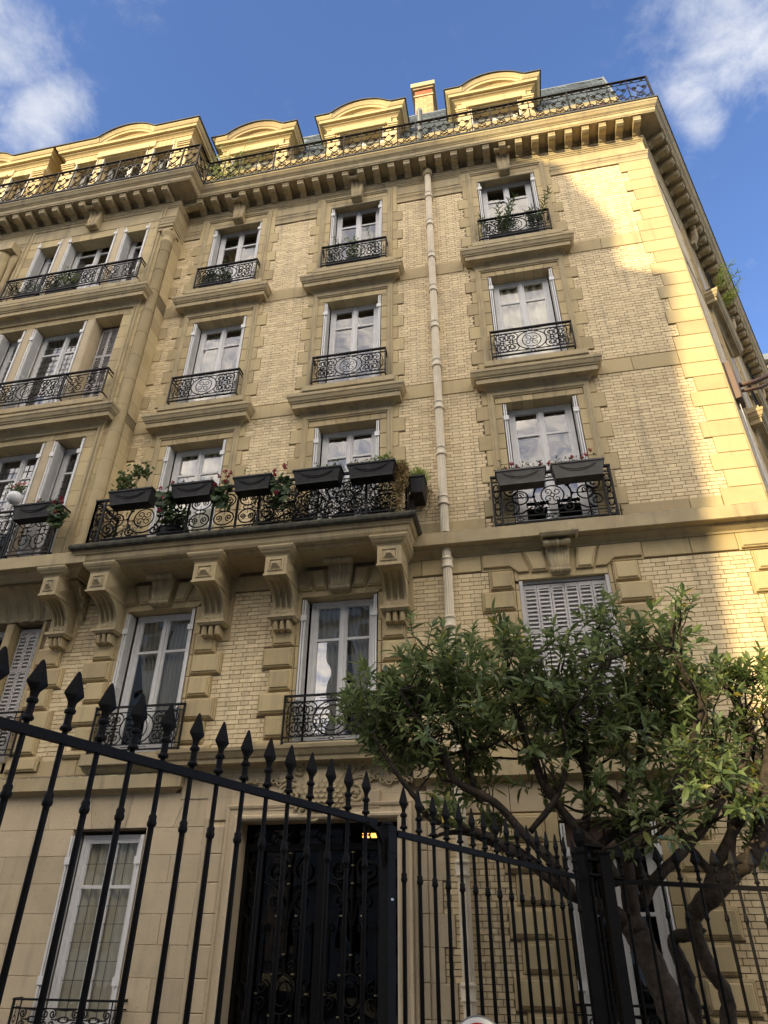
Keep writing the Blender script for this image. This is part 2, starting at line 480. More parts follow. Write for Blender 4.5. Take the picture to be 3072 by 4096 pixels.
# curtains
def clothmat(name, c, t):
    m, nt = nodes_of(name)
    N, L = nt.nodes.new, nt.links.new
    out = N('ShaderNodeOutputMaterial'); d = N('ShaderNodeBsdfDiffuse'); d.inputs[0].default_value = rgb(c)
    geo = N('ShaderNodeNewGeometry')
    mp = N('ShaderNodeMapping'); mp.inputs['Scale'].default_value = (22, 22, 1.2); L(geo.outputs['Position'], mp.inputs[0])
    nz_ = N('ShaderNodeTexNoise'); nz_.inputs['Scale'].default_value = 1; L(mp.outputs[0], nz_.inputs['Vector'])
    bp = N('ShaderNodeBump'); bp.inputs['Strength'].default_value = 0.4; bp.inputs['Distance'].default_value = 0.02; L(nz_.outputs[0], bp.inputs['Height']); L(bp.outputs[0], d.inputs['Normal'])
    t_ = N('ShaderNodeBsdfTranslucent'); t_.inputs[0].default_value = rgb(c)
    mx = N('ShaderNodeMixShader'); mx.inputs[0].default_value = t
    L(d.outputs[0], mx.inputs[1]); L(t_.outputs[0], mx.inputs[2]); L(mx.outputs[0], out.inputs[0])
    return m


M['curtain'] = clothmat('sheer curtain', (0.66, 0.61, 0.47), 0.1)
M['curtain_grey'] = clothmat('grey curtain', (0.34, 0.32, 0.27), 0.1)

m, nt = nodes_of('lit lamp shade')
N, L = nt.nodes.new, nt.links.new
out = N('ShaderNodeOutputMaterial'); em = N('ShaderNodeEmission'); em.inputs[0].default_value = (1.0, 0.48, 0.12, 1); em.inputs[1].default_value = 1.3
L(em.outputs[0], out.inputs[0])
M['lamp'] = m
# ------------------------------------------------------------------ ground and street
mb = MB(); mb.add([(-400, -400, -0.12), (400, -400, -0.12), (400, 400, -0.12), (-400, 400, -0.12)], [(0, 1, 2, 3)])
mb.build('road', M['asphalt'], kind='structure')
mb = MB(); mb.box(-60, 60, -9.9, -5.2, -0.3, 0.0); mb.build('pavement', M['pavement'], kind='structure')
mb = MB(); mb.box(-60, 60, -10.1, -9.9, -0.3, 0.012); mb.build('kerb', M['kerb'], kind='structure')
mb = MB(); mb.box(-60, 60, -5.2, -0.0, -0.3, 0.03); mb.build('garden_ground', M['soil'], kind='structure')

# ------------------------------------------------------------------ the apartment building
B = thing('apartment_building', 'tall cream brick and limestone apartment building with iron balconies and arched dormers', 'building')
K = (6.956, 0.0)                       # street corner of the facade
SD = Vector((0.4399, 0.8980)); SN = Vector((0.8980, -0.4399))      # side facade: along, outward
PY = -0.49                             # front of the projecting left bay
HEAD = {1: 6.068, 2: 9.458, 3: 12.752, 4: 16.054}
COLS = {'A': {1: (-2.93, -1.73), 2: (-2.888, -1.686), 3: (-2.888, -1.686), 4: (-2.888, -1.686)},
        'B': {1: (0.016, 1.203), 2: (0.0, 1.2), 3: (0.0, 1.2), 4: (0.0, 1.2)},
        'C': {1: (3.304, 4.569), 2: (3.352, 4.599), 3: (3.352, 4.599), 4: (3.352, 4.599)}}
BOT = {1: 3.76, 2: 7.02, 3: 10.30, 4: 13.60}
WB = 0.014                             # mortar plane
BF = 0.0                               # brick faces
SF = -0.016                            # stone faces

holes = []
for c in 'ABC':
    for fl in (1, 2, 3, 4):
        xl, xr = COLS[c][fl]
        holes.append((xl, xr, BOT[fl], HEAD[fl]))
holes.append((-3.014, -1.927, 0.55, 2.835)); holes.append((3.452, 4.569, 0.6, 2.835))
holes.append((-0.61, 1.505, -0.1, 2.90))
PAVW = [(-7.214, -6.575), (-6.39, -5.11), (-4.93, -4.28)]
PAV1 = [(-6.39, -5.11), (-4.96, -4.43)]
for (a, b) in PAV1:
    holes.append((a, b, 3.76, 6.02))


def wallgrid(mb, x0, x1, z0, z1, hs, y, extra=()):
    xs = sorted({x0, x1} | {min(max(v, x0), x1) for h in hs for v in h[:2]} | set(extra))
    zs = sorted({z0, z1} | {min(max(v, z0), z1) for h in hs for v in h[2:]})
    for i in range(len(xs) - 1):
        for j in range(len(zs) - 1):
            cx, cz = (xs[i] + xs[i + 1]) / 2, (zs[j] + zs[j + 1]) / 2
            if any(h[0] < cx < h[1] and h[2] < cz < h[3] for h in hs):
                continue
            mb.add([(xs[i], y, zs[j]), (xs[i + 1], y, zs[j]), (xs[i + 1], y, zs[j + 1]), (xs[i], y, zs[j + 1])], [(0, 1, 2, 3)])


core = MB()
gholes = [(a - .012, b + .012, c - .012, d + .012) for a, b, c, d in holes]
wallgrid(core, -12.0, K[0], -0.1, 17.0, gholes + [(-12.0, -3.9, 6.55, 16.9)], WB)
for h in gholes:
    for q in ([(h[0], WB, h[2]), (h[0], .42, h[2]), (h[0], .42, h[3]), (h[0], WB, h[3])], [(h[1], WB, h[2]), (h[1], .42, h[2]), (h[1], .42, h[3]), (h[1], WB, h[3])],
              [(h[0], WB, h[3]), (h[1], WB, h[3]), (h[1], .42, h[3]), (h[0], .42, h[3])], [(h[0], WB, h[2]), (h[1], WB, h[2]), (h[1], .42, h[2]), (h[0], .42, h[2])]):
        core.add(q, [(0, 1, 2, 3)])
core.build('wall', M['mortar'], B)

# dark rooms behind the openings: floors, partitions and a back wall
mb = MB()
for z in (3.3, 6.62, 9.9, 13.2, 16.5):
    mb.box(-12, 6.9, 0.43, 2.6, z - 0.15, z + 0.15)
for x in (-12, -7.9, -3.6, -0.9, 2.3, 6.7):
    mb.box(x - 0.08, x + 0.08, 0.43, 2.6, -0.1, 16.9)
mb.box(-12, 6.9, 2.6, 2.8, -0.1, 16.9)
mb.build('inner_wall', M['dark'], B)

# ---- stone pieces (each its own object)
blockers = []          # (x0, x1, z0, z1) areas of the main plane that are not brick
mesh_cache = {}


def stone(name, x0, x1, z0, z1, yb=0.3, yf=SF, ch=0.006, mat='stone', block=True, gap=0.004):
    if block:
        blockers.append((x0, x1, z0, z1))
    mb = MB(); mb.block(x0 + gap, x1 - gap, z0 + gap, z1 - gap, yb, yf, ch)
    return mb.build(name, M[mat], B)


def panel(name, x0, x1, z0, z1, yf=-0.075, mat='stone', bev=0.03, base=True):
    """rusticated block: flat margin with a raised, sharply bevelled field"""
    if base:
        blockers.append((x0, x1, z0, z1))
    mb = MB()
    g = 0.004
    mb.block(x0 + g, x1 - g, z0 + g, z1 - g, 0.3, SF, 0.004)
    mb.block(x0 + 0.022, x1 - 0.022, z0 + 0.022, z1 - 0.022, SF + 0.001, yf + 0.02, 0.008)
    mb.block(x0 + 0.045, x1 - 0.045, z0 + 0.045, z1 - 0.045, yf + 0.021, yf, 0.01)
    return mb.build(name, M[mat], B)


def voussoirs(xl, xr, z0, z1, n, yb, yf, side, splay=0.06, name='voussoir'):
    xs0 = [xl + (xr - xl) * i / n for i in range(n + 1)]
    xs1 = [xl - side + (xr - xl + 2 * side) * i / n for i in range(n + 1)]
    for i in range(n):
        g = 0.003
        mb = MB(); mb.prism([((xs0[i] if i else xl - side) + g, z0), ((xs0[i + 1] if i < n - 1 else xr + side) - g, z0), (xs1[i + 1] - g, z1), (xs1[i] + g, z1)], yb, yf, 0.004)
        mb.build(name, M['stone'], B)


ARCHI = [(0.0, 0.0), (0.0, 0.02), (0.025, 0.03), (0.03, 0.045), (0.06, 0.05), (0.065, 0.03), (0.085, 0.032), (0.11, 0.028), (0.115, 0.0)]


def architrave(xl, xr, zb, zt, y, off=0.125):
    mb = MB()
    # path runs up the left jamb, over the head and down the right jamb; offsets go outward
    mb.sweep([(off + a, b) for a, b in ARCHI], [(xl, zb), (xl, zt), (xr, zt), (xr, zb)], mapf=lambda u, v, w: (u, y - w, v), sign=-1)
    return mb.build('architrave', M['mould'], B)


SILLPROF = [(0.0, -0.40), (0.04, -0.40), (0.045, -0.36), (0.06, -0.33), (0.10, -0.285), (0.115, -0.28), (0.13, -0.27), (0.21, -0.27), (0.215, -0.175), (0.235, -0.17), (0.24, -0.15),
            (0.26, -0.135), (0.285, -0.075), (0.30, -0.06), (0.30, 0.0), (0.0, 0.03)]


def sill(xl, xr, z, y, wide=0.19, slab=True):
    """moulded hood of the window below that carries the sill slab of this one; z = top of the hood"""
    mb = MB()
    mb.sweep(SILLPROF, [(xl - wide, y + 0.2), (xl - wide, y), (xr + wide, y), (xr + wide, y + 0.2)], mapf=lambda u, v, w: (u, v, z + w), cap=False)
    o = mb.build('hood_moulding', M['mould'], B)
    mb = MB()
    mb.block(xl - 0.235, xr + 0.305, z + 0.10, z + 0.235, 0.28, y - 0.235, 0.012)
    for a, b in ((xl - 0.1, xl + 0.25), (xr - 0.25, xr + 0.1)):
        mb.box(a, b, y + 0.1, y - 0.2, z + 0.02, z + 0.1)
    mb.box(xl - 0.1, xr + 0.1, y + 0.1, y - 0.03, z + 0.02, z + 0.1)
    s = mb.build('sill', M['mould'], B)
    blockers.append((xl - 0.33, xr + 0.33, z - 0.42, z + 0.24))
    return o


def jambs(xl, xr, zb, zt, y, zq, big=0.453, small=0.34, pitch=0.3205, brick=True, left=True, right=True):
    """toothed jamb stones; zq = top of the uppermost wide stone"""
    tops = []
    z = zq
    k = 0
    while z > zb + 0.05:
        tops.append((z, k % 2 == 0)); z -= pitch; k += 1
    if zt + 0.35 > zq + 0.05:
        for sgn in (-1, 1):
            if (sgn < 0 and not left) or (sgn > 0 and not right): continue
            x0, x1 = (xl - small, xl) if sgn < 0 else (xr, xr + small)
            stone('jamb_stone', x0, x1, zq, zt + 0.0, 0.24, y + SF)
    for zz, wide in tops:
        w = big if wide else small
        zlo = max(zz - pitch, zb)
        if left: stone('jamb_stone', xl - w, xl, zlo, zz, 0.24, y + SF)
        if right: stone('jamb_stone', xr, xr + w, zlo, zz, 0.24, y + SF)


# ---- windows
def window(xl, xr, zb, zt, y=0.22, bars=1, curtain=None, lead=None, transom=0.57, cast=True, label=None, mid=0.5, bottom_panel=0.0):
    """white casement: frame, glazed leaves, transom bars"""
    mb = MB()
    fw = 0.05
    mb.box(xl, xl + fw, y, y + 0.07, zb, zt); mb.box(xr - fw, xr, y, y + 0.07, zb, zt)
    mb.box(xl + fw, xr - fw, y, y + 0.07, zt - fw, zt); mb.box(xl + fw, xr - fw, y - 0.02, y + 0.07, zb, zb + 0.06)
    fr = mb.build('window', M['white'], B)
    if label: fr['label'] = label
    xm = xl + (xr - xl) * mid
    leaves = [(xl + fw, xm), (xm, xr - fw)] if bars else [(xl + fw, xr - fw)]
    st = 0.052
    zlo = zb + 0.06
    mb = MB()
    panes = []
    for i, (a, b) in enumerate(leaves):
        ys = y + 0.008
        mb.box(a + .002, a + st, ys, ys + 0.05, zlo, zt - fw); mb.box(b - st, b - .002, ys, ys + 0.05, zlo, zt - fw)
        mb.box(a + st, b - st, ys, ys + 0.05, zt - fw - st, zt - fw - .001); mb.box(a + st, b - st, ys, ys + 0.05, zlo, zlo + 0.1 + bottom_panel)
        zm = zt - transom
        mb.box(a + st, b - st, ys + 0.004, ys + 0.046, zm - 0.02, zm + 0.02)
        # glazing beads
        for z0, z1 in ((zlo + 0.1 + bottom_panel, zm - 0.02), (zm + 0.02, zt - fw - st)):
            mb.box(a + st, a + st + 0.012, ys + 0.012, ys + 0.04, z0, z1); mb.box(b - st - 0.012, b - st, ys + 0.012, ys + 0.04, z0, z1)
            panes.append((a + st, b - st, z0, z1))
    if bars:
        mb.box(xm - 0.022, xm + 0.022, y - 0.012, y + 0.01, zlo, zt - fw)
    mb.build('casement', M['white'], fr)
    for a, b, z0, z1 in panes:
        tl = RND.uniform(-0.004, 0.004); tv = RND.uniform(-0.006, 0.006)
        g = MB(); yy = y + 0.032
        g.add([(a, yy + tl, z0), (b, yy - tl, z0), (b, yy - tl + tv, z1), (a, yy + tl + tv, z1)], [(0, 1, 2, 3)])
        g.build('pane', M['glass'], fr)
    if lead:
        g = MB()
        dx_, dz_ = lead
        for a, b, z0, z1 in panes:
            nx_ = max(1, round((b - a) / dx_)); nz_ = max(1, round((z1 - z0) / dz_))
            for i in range(1, nx_): g.box(a + (b - a) * i / nx_ - .003, a + (b - a) * i / nx_ + .003, y + 0.018, y + 0.026, z0, z1)
            for i in range(1, nz_): g.box(a, b, y + 0.019, y + 0.027, z0 + (z1 - z0) * i / nz_ - .003, z0 + (z1 - z0) * i / nz_ + .003)
        g.build('lead_lattice', M['lead'], fr)
    if curtain:
        kind, cmat = curtain
        yc = y + (0.11 if kind == 'full' else 0.13)
        parts = []
        if kind == 'full': parts = [(xl, xr, 1, 1)]
        elif kind == 'split': parts = [(xl, xl + (xr - xl) * 0.36, 1, 1), (xr - (xr - xl) * 0.36, xr, 1, 1)]
        elif kind == 'left': parts = [(xl, xl + (xr - xl) * 0.42, 1, 1)]
        elif kind == 'swept': parts = [(xl + 0.02, xm + .1, 1.0, 0.15), (xm + 0.05, xr, 1.0, 0.9)]
        elif kind == 'swept_wide': parts = [(xl + 0.02, xl + 0.58, 1.0, 1.0), (xm - 0.02, xr, 1.0, 0.25)]
        g = MB()
        for a, b, wt, wb in parts:
            nx_ = 26; nz_ = 10
            vs = []
            flip = wb < 1 and b > xm + 0.2
            for j in range(nz_ + 1):
                t = j / nz_
                z = zt - 0.08 - (zt - zb - 0.12) * t
                ww = wt + (wb - wt) * (t ** 1.3)
                for i in range(nx_ + 1):
                    s = i / nx_
                    if kind == 'swept_wide' and wb < 1:
                        xx = b - (b - a) * (1 - s) * 1.0 if False else b - (b - a) * (1 - s) * ww
                    elif kind == 'swept' and wb < .5:
                        xx = b - (b - a) * (1 - s) * ww
                    else:
                        xx = a + (b - a) * s * (ww if wb < 1 else 1)
                    yy = yc + 0.028 * math.sin(s * nx_ * 1.55 + 0.4 * math.sin(t * 3 + a)) + 0.012 * math.sin(s * 41 + t * 2)
                    vs.append((xx, yy, z))
            fs = [(j * (nx_ + 1) + i, j * (nx_ + 1) + i + 1, (j + 1) * (nx_ + 1) + i + 1, (j + 1) * (nx_ + 1) + i) for j in range(nz_) for i in range(nx_)]
            g.add(vs, fs)
        g.build('curtain', M[cmat], fr, smooth=True)
    return fr


slat_mesh = None


def slat_proto(w, key):
    if key not in mesh_cache:
        g = MB()
        g.add([(0, -0.010, 0), (w, -0.010, 0), (w, 0.012, 0.032), (0, 0.012, 0.032), (0, -0.014, 0.004), (w, -0.014, 0.004), (w, 0.008, 0.037), (0, 0.008, 0.037)],
              [(0, 1, 2, 3), (4, 7, 6, 5), (0, 4, 5, 1), (2, 6, 7, 3), (0, 3, 7, 4), (1, 5, 6, 2)])
        me = bpy.data.meshes.new('slat'); me.from_pydata(g.v, [], g.f); me.materials.append(M['shutter']); me.update()
        mesh_cache[key] = me
    return mesh_cache[key]


def closed_shutter(xl, xr, zb, zt, y, n, label=None):
    w = (xr - xl) / n
    for i in range(n):
        a, b = xl + i * w + 0.003, xl + (i + 1) * w - 0.003
        mb = MB()
        s = 0.028
        mb.box(a, a + s, y, y + 0.03, zb, zt); mb.box(b - s, b, y, y + 0.03, zb, zt)
        zs = [zb, zb + (zt - zb) * 0.34, zb + (zt - zb) * 0.67, zt]
        for zz in (zb, zs[1] - .03, zs[2] - .03, zt - 0.06):
            mb.box(a + s, b - s, y + .001, y + 0.029, zz, zz + 0.06)
        mb.box(a + s, b - s, y + 0.027, y + 0.03, zb, zt)
        sh = mb.build('shutter', M['shutter'], B)
        if label: sh['label'] = label
        me = slat_proto(round(w - 0.006 - 2 * s, 4), ('slat', round(w, 4)))
        z = zb + 0.075
        while z < zt - 0.1:
            if all(abs(z + .018 - (q - 0 if k in (0,) else q)) > 0.055 for k, q in enumerate(zs[1:3])) or True:
                link('slat', me, sh, (a + s, y + 0.012, z))
            z += 0.062


def open_shutter(x, zb, zt, side, y0=-0.02, depth=0.2, leaves=2):
    """louvred leaves folded back against the reveal; side = +1 on the left jamb, -1 on the right"""
    mb = MB()
    for i in range(leaves):
        xx = x + side * (0.012 + i * 0.032)
        x1 = xx + side * 0.022
        yo = y0 + 0.015 * i
        mb.box(xx, x1, yo, yo + 0.03, zb, zt); mb.box(xx, x1, yo + depth - 0.03, yo + depth, zb, zt)
        for zz in (zb, zb + (zt - zb) * .45, zt - 0.07):
            mb.box(xx + side * .002, x1 - side * .002, yo + 0.03, yo + depth - 0.03, zz, zz + 0.07)
        mb.box(xx + side * .004, xx + side * .01, yo + 0.03, yo + depth - 0.03, zb, zt)
    for zz in (zb + 0.5, zt - 0.35):
        mb.box(x, x + side * 0.09, y0 - 0.012, y0 + 0.004, zz, zz + 0.09)
    sh = mb.build('folded_shutter', M['white'], B)
    g = MB()
    i = leaves - 1
    xx = x + side * (0.012 + i * 0.032)
    z = zb + 0.08
    while z < zt - 0.1:
        g.add([(xx + side * 0.012, y0 + .045, z), (xx + side * 0.012, y0 + depth - 0.018, z), (xx + side * 0.03, y0 + depth - 0.018, z + 0.03), (xx + side * 0.03, y0 + .045, z + 0.03)], [(0, 1, 2, 3)])
        z += 0.05
    g.build('louvres', M['white'], sh, kind='stuff')


# ---- iron work
class Iron(MB):
    def set(self, org, u):
        self.o = Vector(org); self.u = Vector(u).normalized(); return self

    def p(self, a, b, c=0.0):
        nrm = Vector((self.u.y, -self.u.x, 0))
        return self.o + self.u * a + Vector((0, 0, b)) + nrm * c

    def line(self, pts, r, n=4, c=0.0):
        return self.tube([self.p(a, b, c) for a, b in pts], r, n)

    def bar(self, a0, b0, a1, b1, t, d=None):
        """flat bar with rectangular section t (in plane) by d (through)"""
        d = d or t
        A, Bv = Vector((a0, b0)), Vector((a1, b1))
        dr = (Bv - A).normalized(); nn = Vector((-dr.y, dr.x)) * t / 2
        q = [A + nn, A - nn, Bv - nn, Bv + nn]
        vs = [self.p(v.x, v.y, d / 2) for v in q] + [self.p(v.x, v.y, -d / 2) for v in q]
        self.add(vs, [(0, 1, 2, 3), (7, 6, 5, 4), (0, 4, 5, 1), (1, 5, 6, 2), (2, 6, 7, 3), (3, 7, 4, 0)])
        return self

    def ring(self, a, b, ra, rb, r, n=18, k=4, c=0.0):
        return self.tube([self.p(a + ra * math.cos(2 * PI * i / n), b + rb * math.sin(2 * PI * i / n), c) for i in range(n)], r, k, closed=True)

    def scroll(self, a, b, R, start, turns, sgn, r, n=16, k=4, end=0.22, sx=1.0):
        """spiral: starts at radius R and winds in to R*end"""
        pts = []
        for i in range(n + 1):
            t = i / n
            rr = R * (1 - (1 - end) * t)
            an = start + sgn * turns * 2 * PI * t
            pts.append(self.p(a + sx * rr * math.cos(an), b + rr * math.sin(an)))
        self.tube(pts, r, k)
        self.knob(a + sx * R * end * math.cos(start + sgn * turns * 2 * PI), b + R * end * math.sin(start + sgn * turns * 2 * PI), r * 1.9)
        return self

    def knob(self, a, b, r):
        q = self.p(a, b)
        vs = [q + Vector(v) * r for v in ((1, 0, 0), (-1, 0, 0), (0, 1, 0), (0, -1, 0), (0, 0, 1), (0, 0, -1))]
        self.add(vs, [(0, 2, 4), (2, 1, 4), (1, 3, 4), (3, 0, 4), (2, 0, 5), (1, 2, 5), (3, 1, 5), (0, 3, 5)])
        return self

    def dart(self, a, b, s, ang=0.0, r=0.006):
        """little leaf and bead ornament along a bar"""
        ca, sa = math.cos(ang), math.sin(ang)
        for t, q in ((0, 1.6), (0.35, 1.0), (0.65, 0.6)):
            self.knob(a + ca * s * t, b + sa * s * t, r * q * 1.5)
        self.line([(a, b), (a + ca * s, b + sa * s)], r * 0.7)


def rosette(I, a, b, R, r):
    I.ring(a, b, R, R, r)
    for k in range(4):
        an = PI / 4 + k * PI / 2
        I.scroll(a + R * 0.52 * math.cos(an), b + R * 0.52 * math.sin(an), R * 0.36, an + PI, 0.9, 1, r * 0.7, n=10, end=0.35)
    I.ring(a, b, R * 0.2, R * 0.2, r * 0.7, n=8)


def half_scrolls(I, cx, w, z0, z1, r, mirror):
    """the side field of a panel: two rows of facing C scrolls and a leaf dart between"""
    h = z1 - z0
    zc = (z0 + z1) / 2
    R = h * 0.23
    s = mirror
    for zz, vs in ((z0 + R * 1.05, 1), (z1 - R * 1.05, -1)):
        I.scroll(cx - s * (w / 2 - R), zz, R, PI / 2 * vs * -1 + (0 if s > 0 else 0), 1.35, s * vs, r, end=0.25)
        I.scroll(cx + s * (w / 2 - R * 1.1), zz, R, PI / 2 * vs * -1, 1.35, -s * vs, r, end=0.25)
        I.line([(cx - s * (w / 2 - R), zz - vs * R), (cx, zz - vs * R * 0.75), (cx + s * (w / 2 - R * 1.1), zz - vs * R)], r)
    I.ring(cx + s * w * 0.02, zc, w * 0.16, h * 0.13, r * 0.8, n=12)
    I.dart(cx + s * w * .15, zc, w * 0.25 * s, 0, r * 1.1); I.dart(cx - s * w * .15, zc, -w * 0.25 * s, 0, r * 1.1)


def railing(x0, x1, z0, z1, y, back=0.0, medal=True, label=None, mat='rail_iron', yb=None, parent=None, org=None, u=None):
    """window railing: handrail, two bottom bars, centre medallion between scroll fields, returns to the wall"""
    I = Iron()
    I.set(org or (x0, y, 0), u or (1, 0, 0))
    w = x1 - x0
    h = z1 - z0
    t = 0.02
    I.bar(-0.012, z1, w + 0.012, z1, 0.022, 0.05)
    I.bar(0, z1 - 0.085, w, z1 - 0.085, 0.014)
    I.bar(0, z0 + 0.012, w, z0 + 0.012, 0.02, 0.03)
    I.bar(0, z0 + 0.085, w, z0 + 0.085, 0.014)
    for a in (0.0, w):
        I.bar(a, z0 - 0.02, a, z1 - 0.005, 0.024)
    for a in (0.1, w - 0.1):
        I.bar(a, z0, a, z1, 0.012)
        zc = (z0 + z1) / 2
        I.ring(a - 0.05 if a < w / 2 else a + 0.05, zc, 0.02, 0.028, 0.005, n=8)
        I.dart(a - 0.05 if a < w / 2 else a + 0.05, zc + .03, 0.11, PI / 2); I.dart(a - 0.05 if a < w / 2 else a + 0.05, zc - .03, 0.11, -PI / 2)
    fr = I.build('balcony_railing', M[mat], parent or B, **({'label': label} if label else {}))
    I = Iron(); I.set(org or (x0, y, 0), u or (1, 0, 0))
    lo, hi = z0 + 0.085, z1 - 0.085
    zc = (lo + hi) / 2
    hh = hi - lo
    if medal:
        R = hh * 0.5
        I.ring(w / 2, zc, R * 1.15, R * 0.98, 0.011, n=22)
        rosette(I, w / 2, zc, R * 0.72, 0.0095)
        for s in (-1, 1):
            I.scroll(w / 2 + s * R * 0.45, hi - 0.02, 0.045, -PI / 2, 1.1, -s, 0.006, n=10)
            I.scroll(w / 2 + s * R * 0.45, lo + 0.02, 0.045, PI / 2, 1.1, s, 0.006, n=10)
            fw = (w / 2 - 0.11 - R * 1.2) / 2
            for k in range(2):
                half_scrolls(I, w / 2 + s * (R * 1.2 + fw * (k + 0.5)), fw, lo, hi, 0.0095, s)
        I.ring(w / 2, z1 - 0.043, 0.03, 0.022, 0.006, n=8); I.dart(w / 2 + .035, z1 - .043, 0.16); I.dart(w / 2 - .035, z1 - .043, -0.16)
        I.ring(w / 2, z0 + 0.048, 0.03, 0.022, 0.006, n=8); I.dart(w / 2 + .035, z0 + .048, 0.16); I.dart(w / 2 - .035, z0 + .048, -0.16)
    else:
        n = max(1, round((w - 0.2) / 0.4))
        fw = (w - 0.2) / n
        for k in range(n):
            half_scrolls(I, 0.1 + fw * (k + 0.5), fw, lo, hi, 0.0095, 1 if k % 2 else -1)
    I.build('scrollwork', M[mat], fr)
    if yb is not None:
        I = MB()
        for x in (x0, x1):
            for zz, t_ in ((z1, 0.03), (z1 - 0.085, 0.014), (z0 + 0.012, 0.02)):
                I.box(x - 0.01, x + 0.01, y, yb, zz - t_ / 2, zz + t_ / 2)
        I.build('side_bars', M[mat], fr, kind='stuff')
    return fr


def console(xc, w, z0, z1, proj, y, name='console', mat='mould', rolls=True):
    """scrolled keystone bracket seen from below: S profile extruded with two side beads"""
    h = z1 - z0
    prof = []
    for i in range(15):
        t = i / 14
        z = z0 + h * t
        p = proj * (0.42 + 0.45 * t ** 1.4 + 0.13 * math.sin(t * PI * 2.2))
        prof.append((p, z))
    mb = MB()
    secs = [(-0.5, 0.82), (-0.42, 1.0), (-0.30, 1.0), (-0.24, 0.88), (-0.08, 0.86), (-0.05, 0.98), (0.05, 0.98), (0.08, 0.86), (0.24, 0.88), (0.30, 1.0), (0.42, 1.0), (0.5, 0.82)]
    taper = lambda t: 0.72 + 0.28 * t
    vs = []
    for s, q in secs:
        for i, (p, z) in enumerate(prof):
            vs.append((xc + s * w * taper(i / 14), y - p * q, z))
    k = len(prof)
    fs = [(a * k + i, (a + 1) * k + i, (a + 1) * k + i + 1, a * k + i + 1) for a in range(len(secs) - 1) for i in range(k - 1)]
    b = len(vs)
    for s in (secs[0], secs[-1]):
        for i, (p, z) in enumerate(prof):
            vs.append((xc + s[0] * w * taper(i / 14), y + 0.02, z))
    fs += [(b + i, i, i + 1, b + i + 1) for i in range(k - 1)]
    e = (len(secs) - 1) * k
    fs += [(e + i, b + k + i, b + k + i + 1, e + i + 1) for i in range(k - 1)]
    fs.append(tuple([a * k for a in range(len(secs))] + [b + k, b]))
    fs.append(tuple([b + k - 1, b + 2 * k - 1] + [a * k + k - 1 for a in reversed(range(len(secs)))]))
    mb.add(vs, fs)
    if rolls:
        for zz, rr, pp in ((z1 - 0.055, 0.062, proj * 0.95), (z0 + 0.045, 0.05, proj * 0.47)):
            ww = w * (0.54 if zz > z0 + h / 2 else 0.40)
            mb.tube([(xc - ww, y - pp, zz), (xc - ww * .8, y - pp, zz), (xc - ww * .6, y - pp, zz), (xc - ww * 0.2, y - pp, zz), (xc, y - pp, zz), (xc + ww * 0.2, y - pp, zz), (xc + ww * .6, y - pp, zz), (xc + ww * .8, y - pp, zz), (xc + ww, y - pp, zz)],
                    [rr * .9, rr, rr * .82, rr * .72, rr, rr * .72, rr * .82, rr, rr * .9], 10)
    mb.build(name, M[mat], B, smooth=False)
# ------------------------------------------------------------------ upper storeys of the main plane
QTOP = {2: 9.441, 3: 12.69, 4: 15.385}
for fl in (2, 3, 4):
    for c in 'ABC':
        xl, xr = COLS[c][fl]
        zb, zt = BOT[fl], HEAD[fl]
        jambs(xl, xr, zb if fl > 2 else 6.99, zt, -.004 if fl == 4 else 0, QTOP[fl], left=True)
        fz = SF - (.006 if fl == 4 else 0)
        voussoirs(xl, xr, zt, zt + 0.25, 6 if c != 'C' else 7, 0.24, fz, 0.12)
        blockers.append((xl - 0.34, xr + 0.34, zt, zt + 0.36))
        mb = MB(); mb.box(xl - 0.34, xl - 0.125, 0.2, fz + .001, zt + .002, zt + 0.34); mb.box(xr + 0.125, xr + 0.34, 0.2, fz + .001, zt + .002, zt + 0.34); mb.box(xl - 0.125, xr + 0.125, 0.2, fz + 0.002, zt + 0.251, zt + 0.338)
        mb.build('surround_stone', M['stone'], B)
        architrave(xl, xr, zb if fl > 2 else 7.0, zt, fz, off=0.125)
        # windows
        cur = {('C', 3): ('full', 'curtain'), ('A', 3): ('left', 'curtain_grey'), ('A', 2): ('full', 'curtain'), ('B', 3): None, ('C', 2): None}.get((c, fl))
        window(xl + 0.09, xr - 0.09, (zb + 0.05) if fl > 2 else 7.05, zt - 0.005, curtain=cur, mid=0.5)
        for x, s in ((xl, 1), (xr, -1)):
            open_shutter(x, (zb + 0.06) if fl > 2 else 7.06, zt - 0.03, s, y0=-0.015 if fl < 4 else 0.0, depth=0.21)
        if fl > 2:
            sill(xl, xr, {3: 10.05, 4: 13.36}[fl], 0)
            y0 = -0.2
            railing(xl - 0.075, xr + 0.13 if c != 'C' else xr + 0.11, {3: 10.375, 4: 13.68}[fl], {3: 11.0, 4: 14.29}[fl], y0, yb=-0.01)
# keystone consoles under the main cornice
for c in 'ABC':
    xl, xr = COLS[c][4]
    console((xl + xr) / 2 + (0.02 if c != 'C' else 0), 0.33, 16.0, 16.64, 0.27, SF)

# storey bands
for z0, z1 in ((9.82, 10.14), (13.05, 13.38)):
    segs = [(-3.66, COLS['A'][3][0] - 0.3), (COLS['A'][3][1] + 0.3, COLS['B'][3][0] - 0.3), (COLS['B'][3][1] + 0.3, 2.9), (4.85, K[0] - 0.6)]
    for a, b in segs:
        n = max(1, round((b - a) / 0.95))
        for i in range(n):
            stone('band_stone', a + (b - a) * i / n, a + (b - a) * (i + 1) / n, z0, z1)

